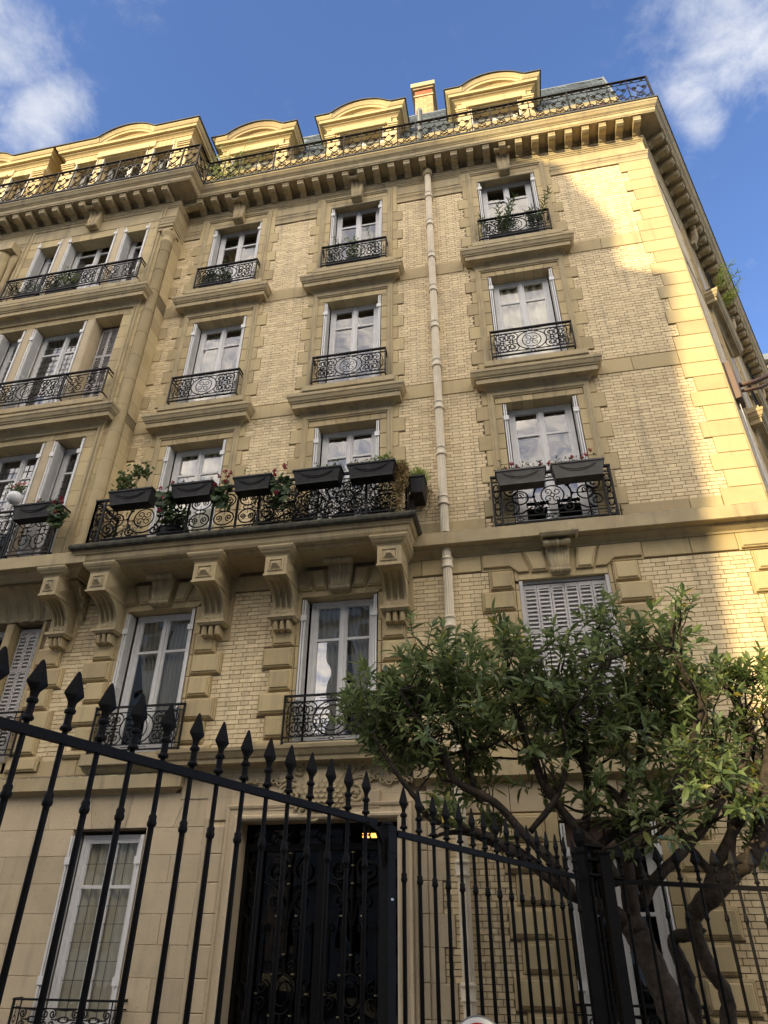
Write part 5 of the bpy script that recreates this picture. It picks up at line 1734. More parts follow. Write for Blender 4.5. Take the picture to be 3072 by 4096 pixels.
# the entrance door: black iron leaves with scroll grilles before dim glass
DY = .24
g = MB()
g.box(-.61, -.545, DY, DY + .08, -.05, 2.90); g.box(1.44, 1.505, DY, DY + .08, -.05, 2.90); g.box(-.545, 1.44, DY, DY + .08, 2.84, 2.90); g.box(-.545, 1.44, DY - .02, DY + .08, 2.58, 2.66)
g.box(.41, .50, DY - .03, DY + .08, -.05, 2.58); g.box(-.40, -.34, DY, DY + .06, -.05, 2.58); g.box(1.24, 1.30, DY, DY + .06, -.05, 2.58)
g.box(-.34, .41, DY, DY + .05, -.05, .35); g.box(.5, 1.24, DY, DY + .05, -.05, .35)
door = g.build('door', M['iron'], B, label='black iron double entrance door with scroll grilles')
I = Iron().set((0, DY - .012, 0), (1, 0, 0))
for xc in (.035, .87):
    for s in (-1, 1):
        I.scroll(xc + s * .19, 2.36, .155, PI / 2, 1.5, s, .014, k=5, n=22)
        I.scroll(xc + s * .17, 2.0, .10, -PI / 2, 1.3, -s, .011, k=5)
        I.line([(xc + s * .02, 1.75), (xc + s * .06, 2.0), (xc + s * .2, 2.18), (xc + s * .33, 2.22)], .012, n=5)
        I.scroll(xc + s * .12, 1.72, .05, 0, 1.1, s, .01); I.scroll(xc + s * .28, 1.72, .05, PI, 1.1, s, .01)
        I.scroll(xc + s * .09, 1.34, .06, -PI / 2, 1.2, s, .01); I.scroll(xc + s * .26, 1.12, .07, PI / 2, 1.2, s, .01); I.scroll(xc + s * .26, .98, .07, -PI / 2, 1.2, -s, .01); I.scroll(xc + s * .09, .80, .06, PI / 2, 1.2, -s, .01)
        I.line([(xc + s * .13, .35), (xc + s * .13, 1.80)], .011); I.line([(xc + s * .31, .35), (xc + s * .31, 1.78)], .009)
        I.scroll(xc + s * .1, .5, .07, PI / 2, 1.2, s, .01)
    I.line([(xc, .35), (xc, .86)], .016); I.line([(xc, 1.28), (xc, 2.56)], .016)
    I.ring(xc, 1.06, .15, .2, .013, n=20); I.ring(xc, 1.06, .09, .12, .01, n=16)
for xc in (-.25, .03, .45, .87, 1.15):
    I.ring(xc, 2.75, .07, .065, .01, n=14); I.dart(xc + .08, 2.75, .1, 0, .008); I.dart(xc - .08, 2.75, -.1, 0, .008)
for xc in (-.47, 1.37):
    for z in (.4, 1.1, 1.9, 2.4):
        I.ring(xc, z, .05, .07, .008, n=12); I.dart(xc, z + .08, .13, PI / 2); I.dart(xc, z - .08, .13, -PI / 2)
I.build('door_grille', M['iron'], door)
g = MB(); g.add([(-.6, DY + .06, 0), (1.5, DY + .06, 0), (1.5, DY + .06, 2.9), (-.6, DY + .06, 2.9)], [(0, 1, 2, 3)]); g.build('door_glass', M['door_glass'], door)
for xc in (.035, .87):
    for z, dd in ((1.45, 0), (.72, 0), (1.85, .13), (1.25, .13), (.85, .13), (.45, .13), (1.06, .31), (2.55, 0), (2.4, 0), (2.2, 0)):
        for s in ((-1, 1) if dd else (1,)):
            g = MB(); g.lathe([(-.006, .01), (0, .022), (.008, .022), (.014, .008)], (xc + s * dd, DY - .02, z), 8); g.build('brass_knop', M['brass'], door)
for xc in (.0, .86):
    g = MB(); g.lathe([(.25 + .03 * k, (.012, .022, .03, .022)[k % 4]) for k in range(14)], (xc, DY - .06, 0), 8); g.build('door_handle', M['brass'], door, smooth=True)
# hall behind the door with its ceiling lamp
g = MB(); g.box(-.9, -.85, .45, 2.6, -.1, 3.1); g.box(1.8, 1.85, .45, 2.6, -.1, 3.1); g.box(-.9, 1.85, .45, 2.6, 3.05, 3.1); g.build('hall', M['dark'], B)
lamp = thing('ceiling_lamp', 'small warm lit ceiling lamp seen through the glass of the entrance door', 'lamp', (.98, .75, 2.78))
g = MB(); g.box(-.11, .11, -.04, .04, 0, .05); g.build('lamp_shade', M['lamp'], lamp)
g = MB(); g.box(-.08, .08, -.03, .03, .051, .09); g.lathe([(.09, .015), (.28, .015)], (0, 0, 0), 6); g.build('lamp_fitting', M['iron'], lamp)

# ground floor windows
window(-3.014 + .1, -1.927 - .06, .6, 2.80, y=.12, lead=(.155, .2), curtain=('full', 'curtain'), transom=.62)
open_shutter(-3.014, .62, 2.78, 1, y0=-.05, depth=.17); open_shutter(-1.927, .62, 2.78, -1, y0=-.03, depth=.17)
mb = MB(); mb.block(-3.2, -1.78, .40, .56, .2, -.14, .01); mb.build('sill', M['mould'], B)
railing(-3.19, -1.79, .6, .98, -.16, medal=False, yb=-.01)
window(3.452 + .04, 4.569 - .04, .65, 2.82, y=.2, lead=(.16, .33), transom=.95, curtain=None)
mb = MB()
mb.box(3.50, 4.52, .12, .3, 2.55, 2.82)
bx = mb.build('shutter_box', M['brown_box'], B)
open_shutter(3.452, .66, 2.80, 1, y0=-.05, depth=.2); open_shutter(4.569, .66, 2.80, -1, y0=-.05, depth=.2)
g = MB(); g.add([(3.87, .30, .7), (3.99, .30, .7), (3.99, .30, 2.5), (3.87, .30, 2.5)], [(0, 1, 2, 3)]); g.build('blind', M['white'], B)
railing(3.4, 4.68, .62, 1.04, -.12, medal=False, yb=-.01)
mb = MB(); mb.block(3.35, 4.7, .45, .60, .2, -.14, .01); mb.build('sill', M['mould'], B)
rust_jambs(3.452, 4.569, .62, 2.84, 2.93, pitch=.3275, jamb=.16, n=8, big=.68, small=.565, start_small=True)
z = 2.93
for i in range(9):
    w = .45 if i % 2 == 0 else .565
    z0 = max(z - .3275, .2)
    if z - z0 > .1: panel('rusticated_block', K[0] - w, K[0] - .002, z0, z)
    z -= .3275
blockers.append((1.6, K[0], -.2, .60))
mb = MB(); mb.sweep([(0, .4), (.03, .42), (.06, .45), (.07, .52), (.03, .56), (0, .6)], [(1.86, 0), K, Ke]); mb.box(1.86, K[0], .2, -.015, -.1, .595); mb.build('plinth', M['ashlar'], B)

# ------------------------------------------------------------------ side street facade
def SP(s, off, z): return (K[0] + SD.x * s + SN.x * off, K[1] + SD.y * s + SN.y * off, z)
def smap(u, v, w): return SP(u, v, w)
g = MB(); g.add([SP(0, 0, -.1), SP(END, 0, -.1), SP(END, 0, 17), SP(0, 0, 17)], [(0, 1, 2, 3)]); g.build('side_wall', M['mortar'], B)
class SB(MB):
    def sbox(self, s0, s1, o0, o1, z0, z1):
        n = len(self.v); self.box(s0, s1, -o1, -o0, z0, z1)
        self.v[n:] = [SP(x, -y, z) for x, y, z in self.v[n:]]
        return self
for z0, z1, w in spec:
    g = SB(); g.sbox(.003, w * .8, -.05, .016, z0 + .003, z1 - .003); g.build('quoin', M['stone'], B)
for z0, z1 in ((9.82, 10.14), (13.05, 13.38), (6.25, 6.53), (6.99, 7.19)):
    g = SB(); g.sbox(.003, END, -.05, .016, z0, z1); g.build('side_band', M['stone'], B)
g = SB(); g.sbox(.003, END, -.05, .02, 15.7, 16.4); g.build('side_band', M['stone'], B)
for i in range(3):
    sc = 3.1 + i * 3.6
    for fl in (1, 2, 3, 4):
        zb, zt = BOT[fl], HEAD[fl]
        g = SB()
        for s_ in (-1, 1):
            a = sc + s_ * .6
            g.sbox(min(a, a + s_ * .34), max(a, a + s_ * .34), -.05, .018, zb, zt + .34)
            g.sbox(min(a + s_ * .125, a + s_ * .235), max(a + s_ * .125, a + s_ * .235), .0, .065, zb, zt + .24)
        g.sbox(sc - .6, sc + .6, -.05, .018, zt, zt + .34); g.sbox(sc - .72, sc + .72, 0, .065, zt + .13, zt + .24)
        fr = g.build('surround_stone', M['stone'], B)
        z = zb + .3; k = 0
        while z < zt:
            for s_ in (-1, 1):
                a = sc + s_ * .94
                g = SB(); g.sbox(min(a, a + s_ * .11), max(a, a + s_ * .11), -.05, .016, z, z + .32); g.build('jamb_stone', M['stone'], B)
            z += .641
        g = SB(); g.sbox(sc - .6, sc - .56, -.02, .035, zb, zt); g.sbox(sc + .56, sc + .6, -.02, .035, zb, zt); g.sbox(sc - .57, sc - .50, .0, .05, zb + .05, zt - .03); g.sbox(sc + .50, sc + .57, .0, .05, zb + .05, zt - .03)
        g.build('folded_shutter', M['white'], B)
        g = SB(); g.sbox(sc - .6, sc + .6, -.02, .005, zb, zt); g.build('side_window', M['dark'], B)
        if fl > 2:
            zz = {3: 10.05, 4: 13.36}[fl]
            g = MB(); g.sweep(SILLPROF, [SP(sc - .8, -.1, 0)[:2], SP(sc - .8, 0, 0)[:2], SP(sc + .8, 0, 0)[:2], SP(sc + .8, -.1, 0)[:2]], mapf=lambda u, v, w: (u, v, zz + w), cap=False); g.build('hood_moulding', M['mould'], B)
            g = SB(); g.sbox(sc - .84, sc + .9, -.02, .235, zz + .1, zz + .235); g.build('sill', M['mould'], B)
            railing(0, 1.34, zz + .325, zz + .95, 0, medal=True, org=SP(sc - .67, .2, 0), u=(SD.x, SD.y, 0))
        if fl == 4:
            g = MB(); cc = SP(sc, .1, 0)
            g.tube([SP(sc - .16, .24, 16.55), SP(sc + .16, .24, 16.55)], .07, 10); g.tube([SP(sc - .12, .14, 16.05), SP(sc + .12, .14, 16.05)], .055, 10)
            g.tube([SP(sc, .2, 16.55), SP(sc, .2, 16.3), SP(sc, .1, 16.05)], [.11, .09, .08], 8); g.build('console', M['mould'], B)
# long side balcony at the second floor
g = MB(); g.sweep([(0, 6.6), (.46, 6.62), (.55, 6.66), (.62, 6.8), (.66, 6.95), (0, 6.96)], [SP(4.6, 0, 0)[:2], SP(12, 0, 0)[:2]]); g.build('balcony_slab', M['mould'], B)

# junction box, conduit and awning arm on the side street corner
jb = thing('junction_box', 'long brown electrical box fixed beside the corner with a white cable below', 'electrical box')
g = SB(); g.sbox(.28, .62, .0, .12, 9.15, 9.95); g.build('box', M['brown_box'], jb)
g = SB(); g.sbox(.30, .60, .121, .128, 9.2, 9.9); g.build('cover', M['brown_box'], jb)
g = MB(); g.tube([SP(.42, .05, 9.15), SP(.43, .04, 8.6), SP(.41, .04, 7.9), SP(.44, .04, 7.25), SP(.43, .3, 7.1), SP(.43, .3, 6.6), SP(.43, .04, 6.45), SP(.43, .04, 4.0)], .014, 6); g.build('cable', M['white'], jb)
aw = thing('awning_arm', 'brown curved metal arm reaching out from the side street wall', 'bracket')
g = MB(); g.tube([SP(.75, .05, 9.75), SP(.9, .35, 9.80), SP(1.1, .7, 9.98), SP(1.3, 1.15, 10.35), SP(1.5, 1.7, 10.75)], .045, 8); g.build('arm', M['brown_box'], aw, smooth=True)
g = MB(); g.tube([SP(.75, .05, 9.62), SP(.95, .4, 9.68), SP(1.2, .8, 9.92), SP(1.4, 1.2, 10.3)], .03, 8); g.build('stay', M['brown_box'], aw, smooth=True)

# ------------------------------------------------------------------ bricks
def free(x0, x1, z0, z1):
    zc = (z0 + z1) / 2
    seg = [(x0, x1)]
    for a, b, c_, d in blockers:
        if c_ < zc < d:
            ns = []
            for p, q in seg:
                if b <= p or a >= q: ns.append((p, q)); continue
                if a > p: ns.append((p, a))
                if b < q: ns.append((b, q))
            seg = ns
    return [s for s in seg if s[1] - s[0] > .02]


bricks = []
for h in holes: blockers.append(h)
Z0 = .60
CH_ = .0664
row = 0
z = Z0
UP = {True: .0664}
while z < 15.70:
    z1 = z + CH_
    for a, b in free(-4.3, K[0], z, z1):
        # Flemish bond on a grid fixed to the wall
        step = .345
        off = (row % 2) * step / 2
        x = math.floor((a - off) / step) * step + off
        while x < b:
            for c_, d in ((x, x + .228), (x + .228, x + .345)):
                p, q = max(c_, a), min(d, b)
                if q - p > .03:
                    if 0 < p - a < .03: p = a
                    bricks.append((p + .0045, q - .0045, z + .0045, z1 - .0045))
            x += step
    z = z1; row += 1
cam_p = Vector(cam.location)
bricks.sort(key=lambda b: (Vector(((b[0] + b[1]) / 2, 0, (b[2] + b[3]) / 2)) - cam_p).length if b[0] > 1.8 or b[2] > 3.8 else 99)
def brick_geo(g, b):
    y = BF + RND.uniform(-.0022, .0018); j = lambda: RND.uniform(-.0012, .0012)
    g.add([(b[0] + j(), y + j() * .6, b[2] + j()), (b[1] + j(), y + j() * .6, b[2] + j()), (b[1] + j(), y + j() * .6, b[3] + j()), (b[0] + j(), y + j() * .6, b[3] + j()),
           (b[0], WB + .004, b[2]), (b[1], WB + .004, b[2]), (b[1], WB + .004, b[3]), (b[0], WB + .004, b[3])], [(0, 1, 2, 3), (0, 4, 5, 1), (1, 5, 6, 2), (2, 6, 7, 3), (3, 7, 4, 0)])
rest = MB()
for i, b in enumerate(bricks):
    if i < 290:
        g = MB(); brick_geo(g, b); g.build('brick', M['brick'], B)
    else:
        brick_geo(rest, b)
rest.build('bricks', M['brick'], B, kind='stuff')
g = MB()
for j in range(130):
    z = 6.99 + j * .0664
    if z > 15.6: break
    if 9.8 < z < 10.12 or 13.03 < z < 13.36: continue
    s = .5 + (j % 2) * .11
    while s < 13:
        if not any(abs(s - (3.1 + i * 3.6)) < 1.05 for i in range(3)): 
            n = len(g.v); g.box(s, s + .22, -.004, .05, z + .004, z + .062); g.v[n:] = [SP(x, -y, zz) for x, y, zz in g.v[n:]]
        s += .23
g.build('side_bricks', M['brick'], B, kind='stuff')
# ------------------------------------------------------------------ leaves and plants
def leaf_geo(g, p, d, n, L, W_, fold=.25, droop=.25):
    """pointed leaf: base p, direction d, surface normal n"""
    d = Vector(d).normalized(); n = Vector(n)
    s = d.cross(n)
    if s.length < 1e-4: s = d.orthogonal()
    s.normalize(); n = s.cross(d).normalized()
    p = Vector(p)
    m = p + d * L * .45 - n * 0
    t = p + d * L - n * L * droop
    e1 = p + d * L * .28 + s * W_ * .42 + n * W_ * fold; e2 = p + d * L * .28 - s * W_ * .42 + n * W_ * fold
    f1 = p + d * L * .62 + s * W_ * .45 + n * (W_ * fold - L * droop * .35); f2 = p + d * L * .62 - s * W_ * .45 + n * (W_ * fold - L * droop * .35)
    c1 = p + d * L * .28; c2 = p + d * L * .62 - n * L * droop * .35
    g.add([p, e1, c1, e2, f1, c2, f2, t], [(0, 2, 1), (0, 3, 2), (1, 2, 5, 4), (2, 3, 6, 5), (4, 5, 7), (5, 6, 7)])


def rvec(r):
    while True:
        v = Vector((r.uniform(-1, 1), r.uniform(-1, 1), r.uniform(-1, 1)))
        if .05 < v.length < 1: return v.normalized()


TREE_STEMS=[[[4.265,-1.75,0.514,0.1483],[4.171,-1.737,1.025,0.1565],[4.096,-1.725,1.285,0.1342],[3.994,-1.713,1.576,0.1328],[3.944,-1.7,1.751,0.1353]],[[3.944,-1.7,1.751,0.0902],[3.949,-1.729,1.95,0.0914],[3.964,-1.757,2.212,0.0837],[3.979,-1.786,2.482,0.0711],[4.0,-1.814,2.762,0.0543],[3.733,-1.843,3.037,0.0446],[3.761,-1.871,3.348,0.0354],[3.616,-1.9,3.599,0.0258]],[[3.901,-1.7,1.751,0.1072],[3.807,-1.763,1.807,0.0902],[3.485,-1.825,1.947,0.0754],[3.284,-1.888,2.075,0.0691],[3.001,-1.95,2.3,0.061],[2.807,-2.013,2.377,0.0529],[2.56,-2.075,2.471,0.0426],[2.353,-2.138,2.467,0.0283],[2.241,-2.2,2.419,0.014]],[[3.481,-1.9,1.943,0.0622],[3.274,-1.975,2.238,0.0577],[3.049,-2.05,2.465,0.0516],[2.818,-2.125,2.721,0.0453],[2.468,-2.2,2.905,0.0436],[2.38,-2.275,3.09,0.0439],[2.249,-2.35,3.278,0.0443],[2.109,-2.425,3.504,0.0299],[1.972,-2.5,3.741,0.0202]],[[2.96,-2.0,2.281,0.0512],[2.745,-2.086,2.423,0.0469],[2.455,-2.171,2.525,0.04],[2.214,-2.257,2.569,0.0376],[2.088,-2.343,2.743,0.0332],[1.961,-2.429,2.906,0.0286],[1.828,-2.514,3.101,0.0216],[1.741,-2.6,3.258,0.0145]],[[3.863,-1.9,2.036,0.0586],[3.737,-1.914,2.321,0.0579],[3.522,-1.929,2.546,0.0544],[3.307,-1.943,2.882,0.0513],[3.215,-1.957,3.187,0.0476],[3.097,-1.971,3.593,0.0414],[3.066,-1.986,3.947,0.0292],[3.04,-2.0,4.391,0.0164]],[[3.635,-1.8,2.506,0.0526],[3.682,-1.76,2.665,0.0486],[3.725,-1.72,3.061,0.0453],[3.565,-1.68,3.398,0.0365],[3.468,-1.64,3.814,0.0271],[3.408,-1.6,4.224,0.0168]],[[4.102,-1.7,2.002,0.0665],[4.055,-1.667,2.341,0.057],[4.048,-1.633,2.794,0.0519],[4.228,-1.6,3.008,0.0478],[4.341,-1.567,3.425,0.0416],[4.46,-1.533,3.792,0.0294],[4.717,-1.5,4.289,0.0194]],[[4.046,-1.6,1.891,0.0715],[4.224,-1.557,2.096,0.0634],[4.445,-1.514,2.265,0.0595],[4.573,-1.471,2.375,0.0578],[4.83,-1.429,2.596,0.049],[5.061,-1.386,2.849,0.0449],[5.381,-1.343,3.232,0.0385],[5.52,-1.3,3.54,0.0263]],[[3.753,-1.8,2.374,0.0519],[4.048,-1.838,2.562,0.0497],[4.29,-1.875,2.634,0.0518],[4.501,-1.912,2.836,0.0545],[4.645,-1.95,3.06,0.0526],[4.791,-1.987,3.347,0.051],[4.889,-2.025,3.624,0.032],[4.733,-2.062,4.137,0.0205],[4.835,-2.1,4.528,0.0131]],[[3.73,-1.8,3.003,0.0372],[3.926,-1.825,3.477,0.0332],[3.997,-1.85,3.936,0.029],[4.13,-1.875,4.137,0.0239],[4.083,-1.9,4.499,0.0136]],[[4.288,-1.7,3.244,0.0328],[4.585,-1.667,3.746,0.0314],[4.519,-1.633,4.03,0.0269],[4.443,-1.6,4.446,0.0167]],[[2.623,-2.0,2.814,0.0368],[2.559,-2.1,3.222,0.0326],[2.436,-2.2,3.575,0.0255],[2.445,-2.3,4.096,0.0131]],[[3.117,-2.0,2.47,0.0353],[3.409,-2.067,2.781,0.0333],[3.547,-2.133,3.128,0.029],[3.534,-2.2,3.398,0.0196]],[[4.289,-1.6,2.452,0.0312],[4.602,-1.633,2.662,0.029],[4.869,-1.667,2.762,0.0241],[5.04,-1.7,3.025,0.0146]]]
SHRUB_STEMS=[[[4.27,-1.1,0.416,0.0916],[4.396,-1.1,0.978,0.096],[4.403,-1.1,1.323,0.093],[4.37,-1.1,1.5,0.0709],[4.352,-1.1,1.628,0.0597],[4.537,-1.1,1.67,0.0715],[4.624,-1.1,1.743,0.0838]],[[4.578,-1.2,0.442,0.0792],[4.676,-1.225,0.994,0.0827],[4.698,-1.25,1.214,0.0784],[4.618,-1.275,1.357,0.0747],[4.553,-1.3,1.578,0.0761],[4.538,-1.325,1.783,0.0877],[4.703,-1.35,1.965,0.1178],[4.977,-1.375,2.163,0.1007],[5.155,-1.4,2.288,0.0891],[5.294,-1.425,2.499,0.084],[5.43,-1.45,2.897,0.0764],[5.622,-1.475,3.365,0.0634],[5.612,-1.5,3.611,0.0386]],[[4.615,-1.3,1.861,0.073],[4.83,-1.287,2.194,0.0675],[5.073,-1.275,2.521,0.0641],[5.291,-1.263,2.816,0.0754],[5.473,-1.25,3.1,0.064],[5.467,-1.237,3.424,0.0473],[5.468,-1.225,3.662,0.0402],[5.396,-1.213,3.953,0.0357],[5.315,-1.2,4.155,0.0195]],[[4.975,-1.3,2.149,0.0478],[5.078,-1.275,2.589,0.0496],[5.154,-1.25,2.822,0.0429],[5.209,-1.225,3.315,0.0315],[5.166,-1.2,3.636,0.0189]],[[4.83,-1.3,2.108,0.0478],[4.721,-1.25,2.285,0.049],[4.63,-1.2,2.47,0.0451],[4.578,-1.15,2.639,0.0358],[4.509,-1.1,2.863,0.021]]]
TREE_CLUMPS=[[1.626,-2.314,3.457,0.28],[1.763,-1.947,3.76,0.325],[2.018,-2.156,3.845,0.317],[1.912,-1.875,3.479,0.347],[1.69,-1.849,3.365,0.24],[2.236,-2.521,3.978,0.178],[2.343,-2.584,3.846,0.274],[2.45,-1.595,4.169,0.285],[2.653,-2.289,3.666,0.354],[2.344,-2.319,3.472,0.35],[1.885,-1.405,3.298,0.222],[2.19,-2.036,3.056,0.176],[3.025,-1.596,4.611,0.145],[3.066,-2.028,4.208,0.188],[3.118,-1.833,3.993,0.298],[3.405,-2.419,3.938,0.2],[3.604,-1.838,3.881,0.318],[3.322,-1.558,3.709,0.354],[3.686,-1.972,3.576,0.305],[4.225,-1.71,4.477,0.194],[4.101,-1.794,4.57,0.138],[4.02,-2.523,3.913,0.121],[3.901,-1.69,4.275,0.138],[4.414,-1.891,4.307,0.133],[4.502,-2.238,4.193,0.177],[4.714,-2.563,4.284,0.122],[4.881,-1.561,4.488,0.194],[4.635,-2.033,3.994,0.229],[4.921,-1.737,3.971,0.209],[4.478,-1.545,3.896,0.296],[4.545,-1.743,3.597,0.334],[4.951,-1.495,3.698,0.29],[4.983,-2.126,3.613,0.146],[4.154,-1.639,3.567,0.288],[4.117,-2.066,3.168,0.193],[4.67,-1.477,3.304,0.284],[5.037,-1.545,3.373,0.23],[4.842,-2.483,2.876,0.218],[4.639,-2.437,2.85,0.198],[4.929,-2.34,2.693,0.175],[4.968,-1.441,2.704,0.197],[3.78,-2.077,2.66,0.14],[3.845,-1.848,2.539,0.119],[4.167,-2.239,2.461,0.155],[4.433,-1.991,2.551,0.16],[3.044,-2.137,3.363,0.224],[3.268,-2.179,3.176,0.146],[3.579,-1.898,3.325,0.202],[2.787,-1.899,3.46,0.234],[2.665,-1.515,3.272,0.188],[2.513,-1.782,2.974,0.179],[2.74,-1.485,2.873,0.131],[3.349,-1.572,2.842,0.127],[2.311,-1.411,2.872,0.133],[2.836,-1.794,2.589,0.123],[2.365,-2.404,2.518,0.092],[3.787,-1.567,3.294,0.183],[3.964,-1.442,2.365,0.147],[4.425,-1.514,2.845,0.15],[4.157,-1.917,2.675,0.118],[2.851,-1.743,4.095,0.221],[1.684,-2.347,3.572,0.179]]
SHRUB_CLUMPS=[[5.648,-1.084,4.03,0.167],[5.771,-1.213,4.122,0.138],[5.693,-1.358,3.778,0.185],[5.51,-1.468,3.651,0.156],[5.653,-1.073,3.461,0.187],[5.646,-1.005,3.194,0.159],[5.438,-1.456,4.033,0.107],[5.486,-1.1,2.958,0.129],[5.836,-1.295,4.062,0.136],[5.335,-1.425,3.994,0.108],[5.734,-1.353,3.568,0.156],[5.418,-1.116,3.461,0.161],[5.34,-1.064,2.383,0.075],[5.271,-1.478,2.669,0.073]]


def build_tree(T, stems, clumps, leafmat_, L, per, trunk_n, seed, shoots=1.0, branch_name='branch', n_single=200, lit=()):
    r = random.Random(seed)
    for i, st in enumerate(stems):
        # gentle smoothing of the traced limb
        P = [Vector(q[:3]) for q in st]; R_ = [q[3] * (.85 if i < trunk_n else .82) for q in st]
        pts, rs = [], []
        for k in range(len(P) - 1):
            p0 = P[max(k - 1, 0)]; p1 = P[k]; p2 = P[k + 1]; p3 = P[min(k + 2, len(P) - 1)]
            for t in (0, .25, .5, .75):
                q = .5 * ((2 * p1) + (p2 - p0) * t + (2 * p0 - 5 * p1 + 4 * p2 - p3) * t * t + (3 * p1 - p0 - 3 * p2 + p3) * t ** 3)
                q += rvec(r) * R_[k] * .12
                pts.append(q); rs.append((R_[k] * (1 - t) + R_[k + 1] * t) * r.uniform(.93, 1.08))
        pts.append(P[-1]); rs.append(R_[-1])
        if i < trunk_n:
            pts.insert(0, Vector((P[0].x + .12, P[0].y, 0.0))); rs.insert(0, rs[0] * 1.2)
        g = MB(); g.tube(pts, rs, 10)
        g.build('trunk' if i < trunk_n else branch_name, M['bark'], T, smooth=True)
    fan = MB()
    allj = [(Vector(q[:3]), q[3]) for st in stems for q in st[1:] if q[3] < .09]
    for (x, y, z, rad) in clumps:
        c = Vector((x, y, z))
        cand = sorted(((q - c).length + (.6 if q.z > c.z - .05 else 0), i) for i, (q, _) in enumerate(allj))[:2]
        for dd_, i in cand:
            q, rr_ = allj[i]
            if dd_ > 1.1: continue
            m1 = q.lerp(c, .4) + Vector((r.gauss(0, .04), r.gauss(0, .04), -.04)); e_ = c + Vector((r.gauss(0, .06), 0, rad * .3))
            w0 = min(rr_ * .6, .017)
            fan.tube([q, m1, q.lerp(c, .75) + rvec(r) * .02, e_], [w0, w0 * .75, w0 * .55, w0 * .3], 6)
    fan.build('small_branches', M['bark'], T, smooth=True, kind='stuff')
    joints = [Vector(q[:3]) for st in stems for q in st[1:] if q[3] < .1]
    leaves = []
    twigs = MB()
    for (x, y, z, rad) in clumps:
        c = Vector((x, y, z)); rad *= 1.02
        near = min(joints, key=lambda q: (q - c).length)
        base = near if (near - c).length < .9 else c - Vector((0, 0, rad))
        ns = max(6, int(per * (rad / .3) ** 2 * shoots))
        for k in range(ns):
            q = c + Vector((r.gauss(0, .5), r.gauss(0, .62), r.gauss(0, .5 if rad > .24 else .6))) * rad
            out_ = (q - c); out_ = out_.normalized() if out_.length > .01 else rvec(r)
            d = (out_ * .65 + Vector((0, -.1, .75)) + rvec(r) * .45).normalized()
            Ls = L * r.uniform(.9, 1.7)
            b0 = base.lerp(q, r.uniform(.35, .6)) + rvec(r) * .03
            twigs.tube([b0, b0.lerp(q, .6) + Vector((0, 0, -.02)), q, q + d * Ls], [.008, .006, .005, .002], 4, cap=False)
            n = r.randint(8, 13)
            ph = r.uniform(0, 6)
            for j in range(n):
                t = (j + .5) / n
                p = q + d * Ls * (t * 1.0)
                a = d.orthogonal().normalized(); b = d.cross(a)
                an = ph + j * 2.4
                ra = a * math.cos(an) + b * math.sin(an)
                ld = (ra * (1.0 - .55 * t) + d * (.25 + .8 * t) + Vector((0, 0, -.18)) + rvec(r) * .18).normalized()
                nn = (d * .8 + Vector((0, 0, .6)) + rvec(r) * .35 - ld * .2)
                leaves.append((p, ld, nn, L * r.choice((.55, .75, .9, 1.0, 1.15, 1.35)) * r.uniform(.9, 1.1), L * r.uniform(.3, .46), r.uniform(.05, .3), r.uniform(.02, .35)))
    twigs.build('twigs', M['twig'], T, kind='stuff')
    leaves.sort(key=lambda q: (q[0] - cam_p).length / q[3])
    big = MB()
    for i, q in enumerate(leaves):
        if i < n_single:
            g = MB(); leaf_geo(g, *q); g.build('leaf', M[leafmat_], T)
        else:
            leaf_geo(big, *q)
    big.build('foliage', M[leafmat_], T, kind='stuff')
    g = MB()
    for _ in range(4):
        q = r.choice(leaves[:1500]); leaf_geo(g, q[0], q[1] + Vector((0, 0, -.8)), q[2], L * 1.15, L * .42, .1, .2)
    g.build('yellow_leaves', M['petal_yellow'], T, kind='stuff')
    return len(leaves)


TREE = thing('laurel_tree', 'dark green broad leaved tree with several trunks behind the railings', 'tree')
nl = build_tree(TREE, TREE_STEMS, TREE_CLUMPS, 'leaf', .135, 23, 1, 5, n_single=290)
SHRUB = thing('slender_tree', 'second tree with bent crossing trunks and pale sunlit leaves at the right edge', 'tree')
nl2 = build_tree(SHRUB, SHRUB_STEMS, SHRUB_CLUMPS, 'leaf_tree2', .12, 15, 2, 9, n_single=120)


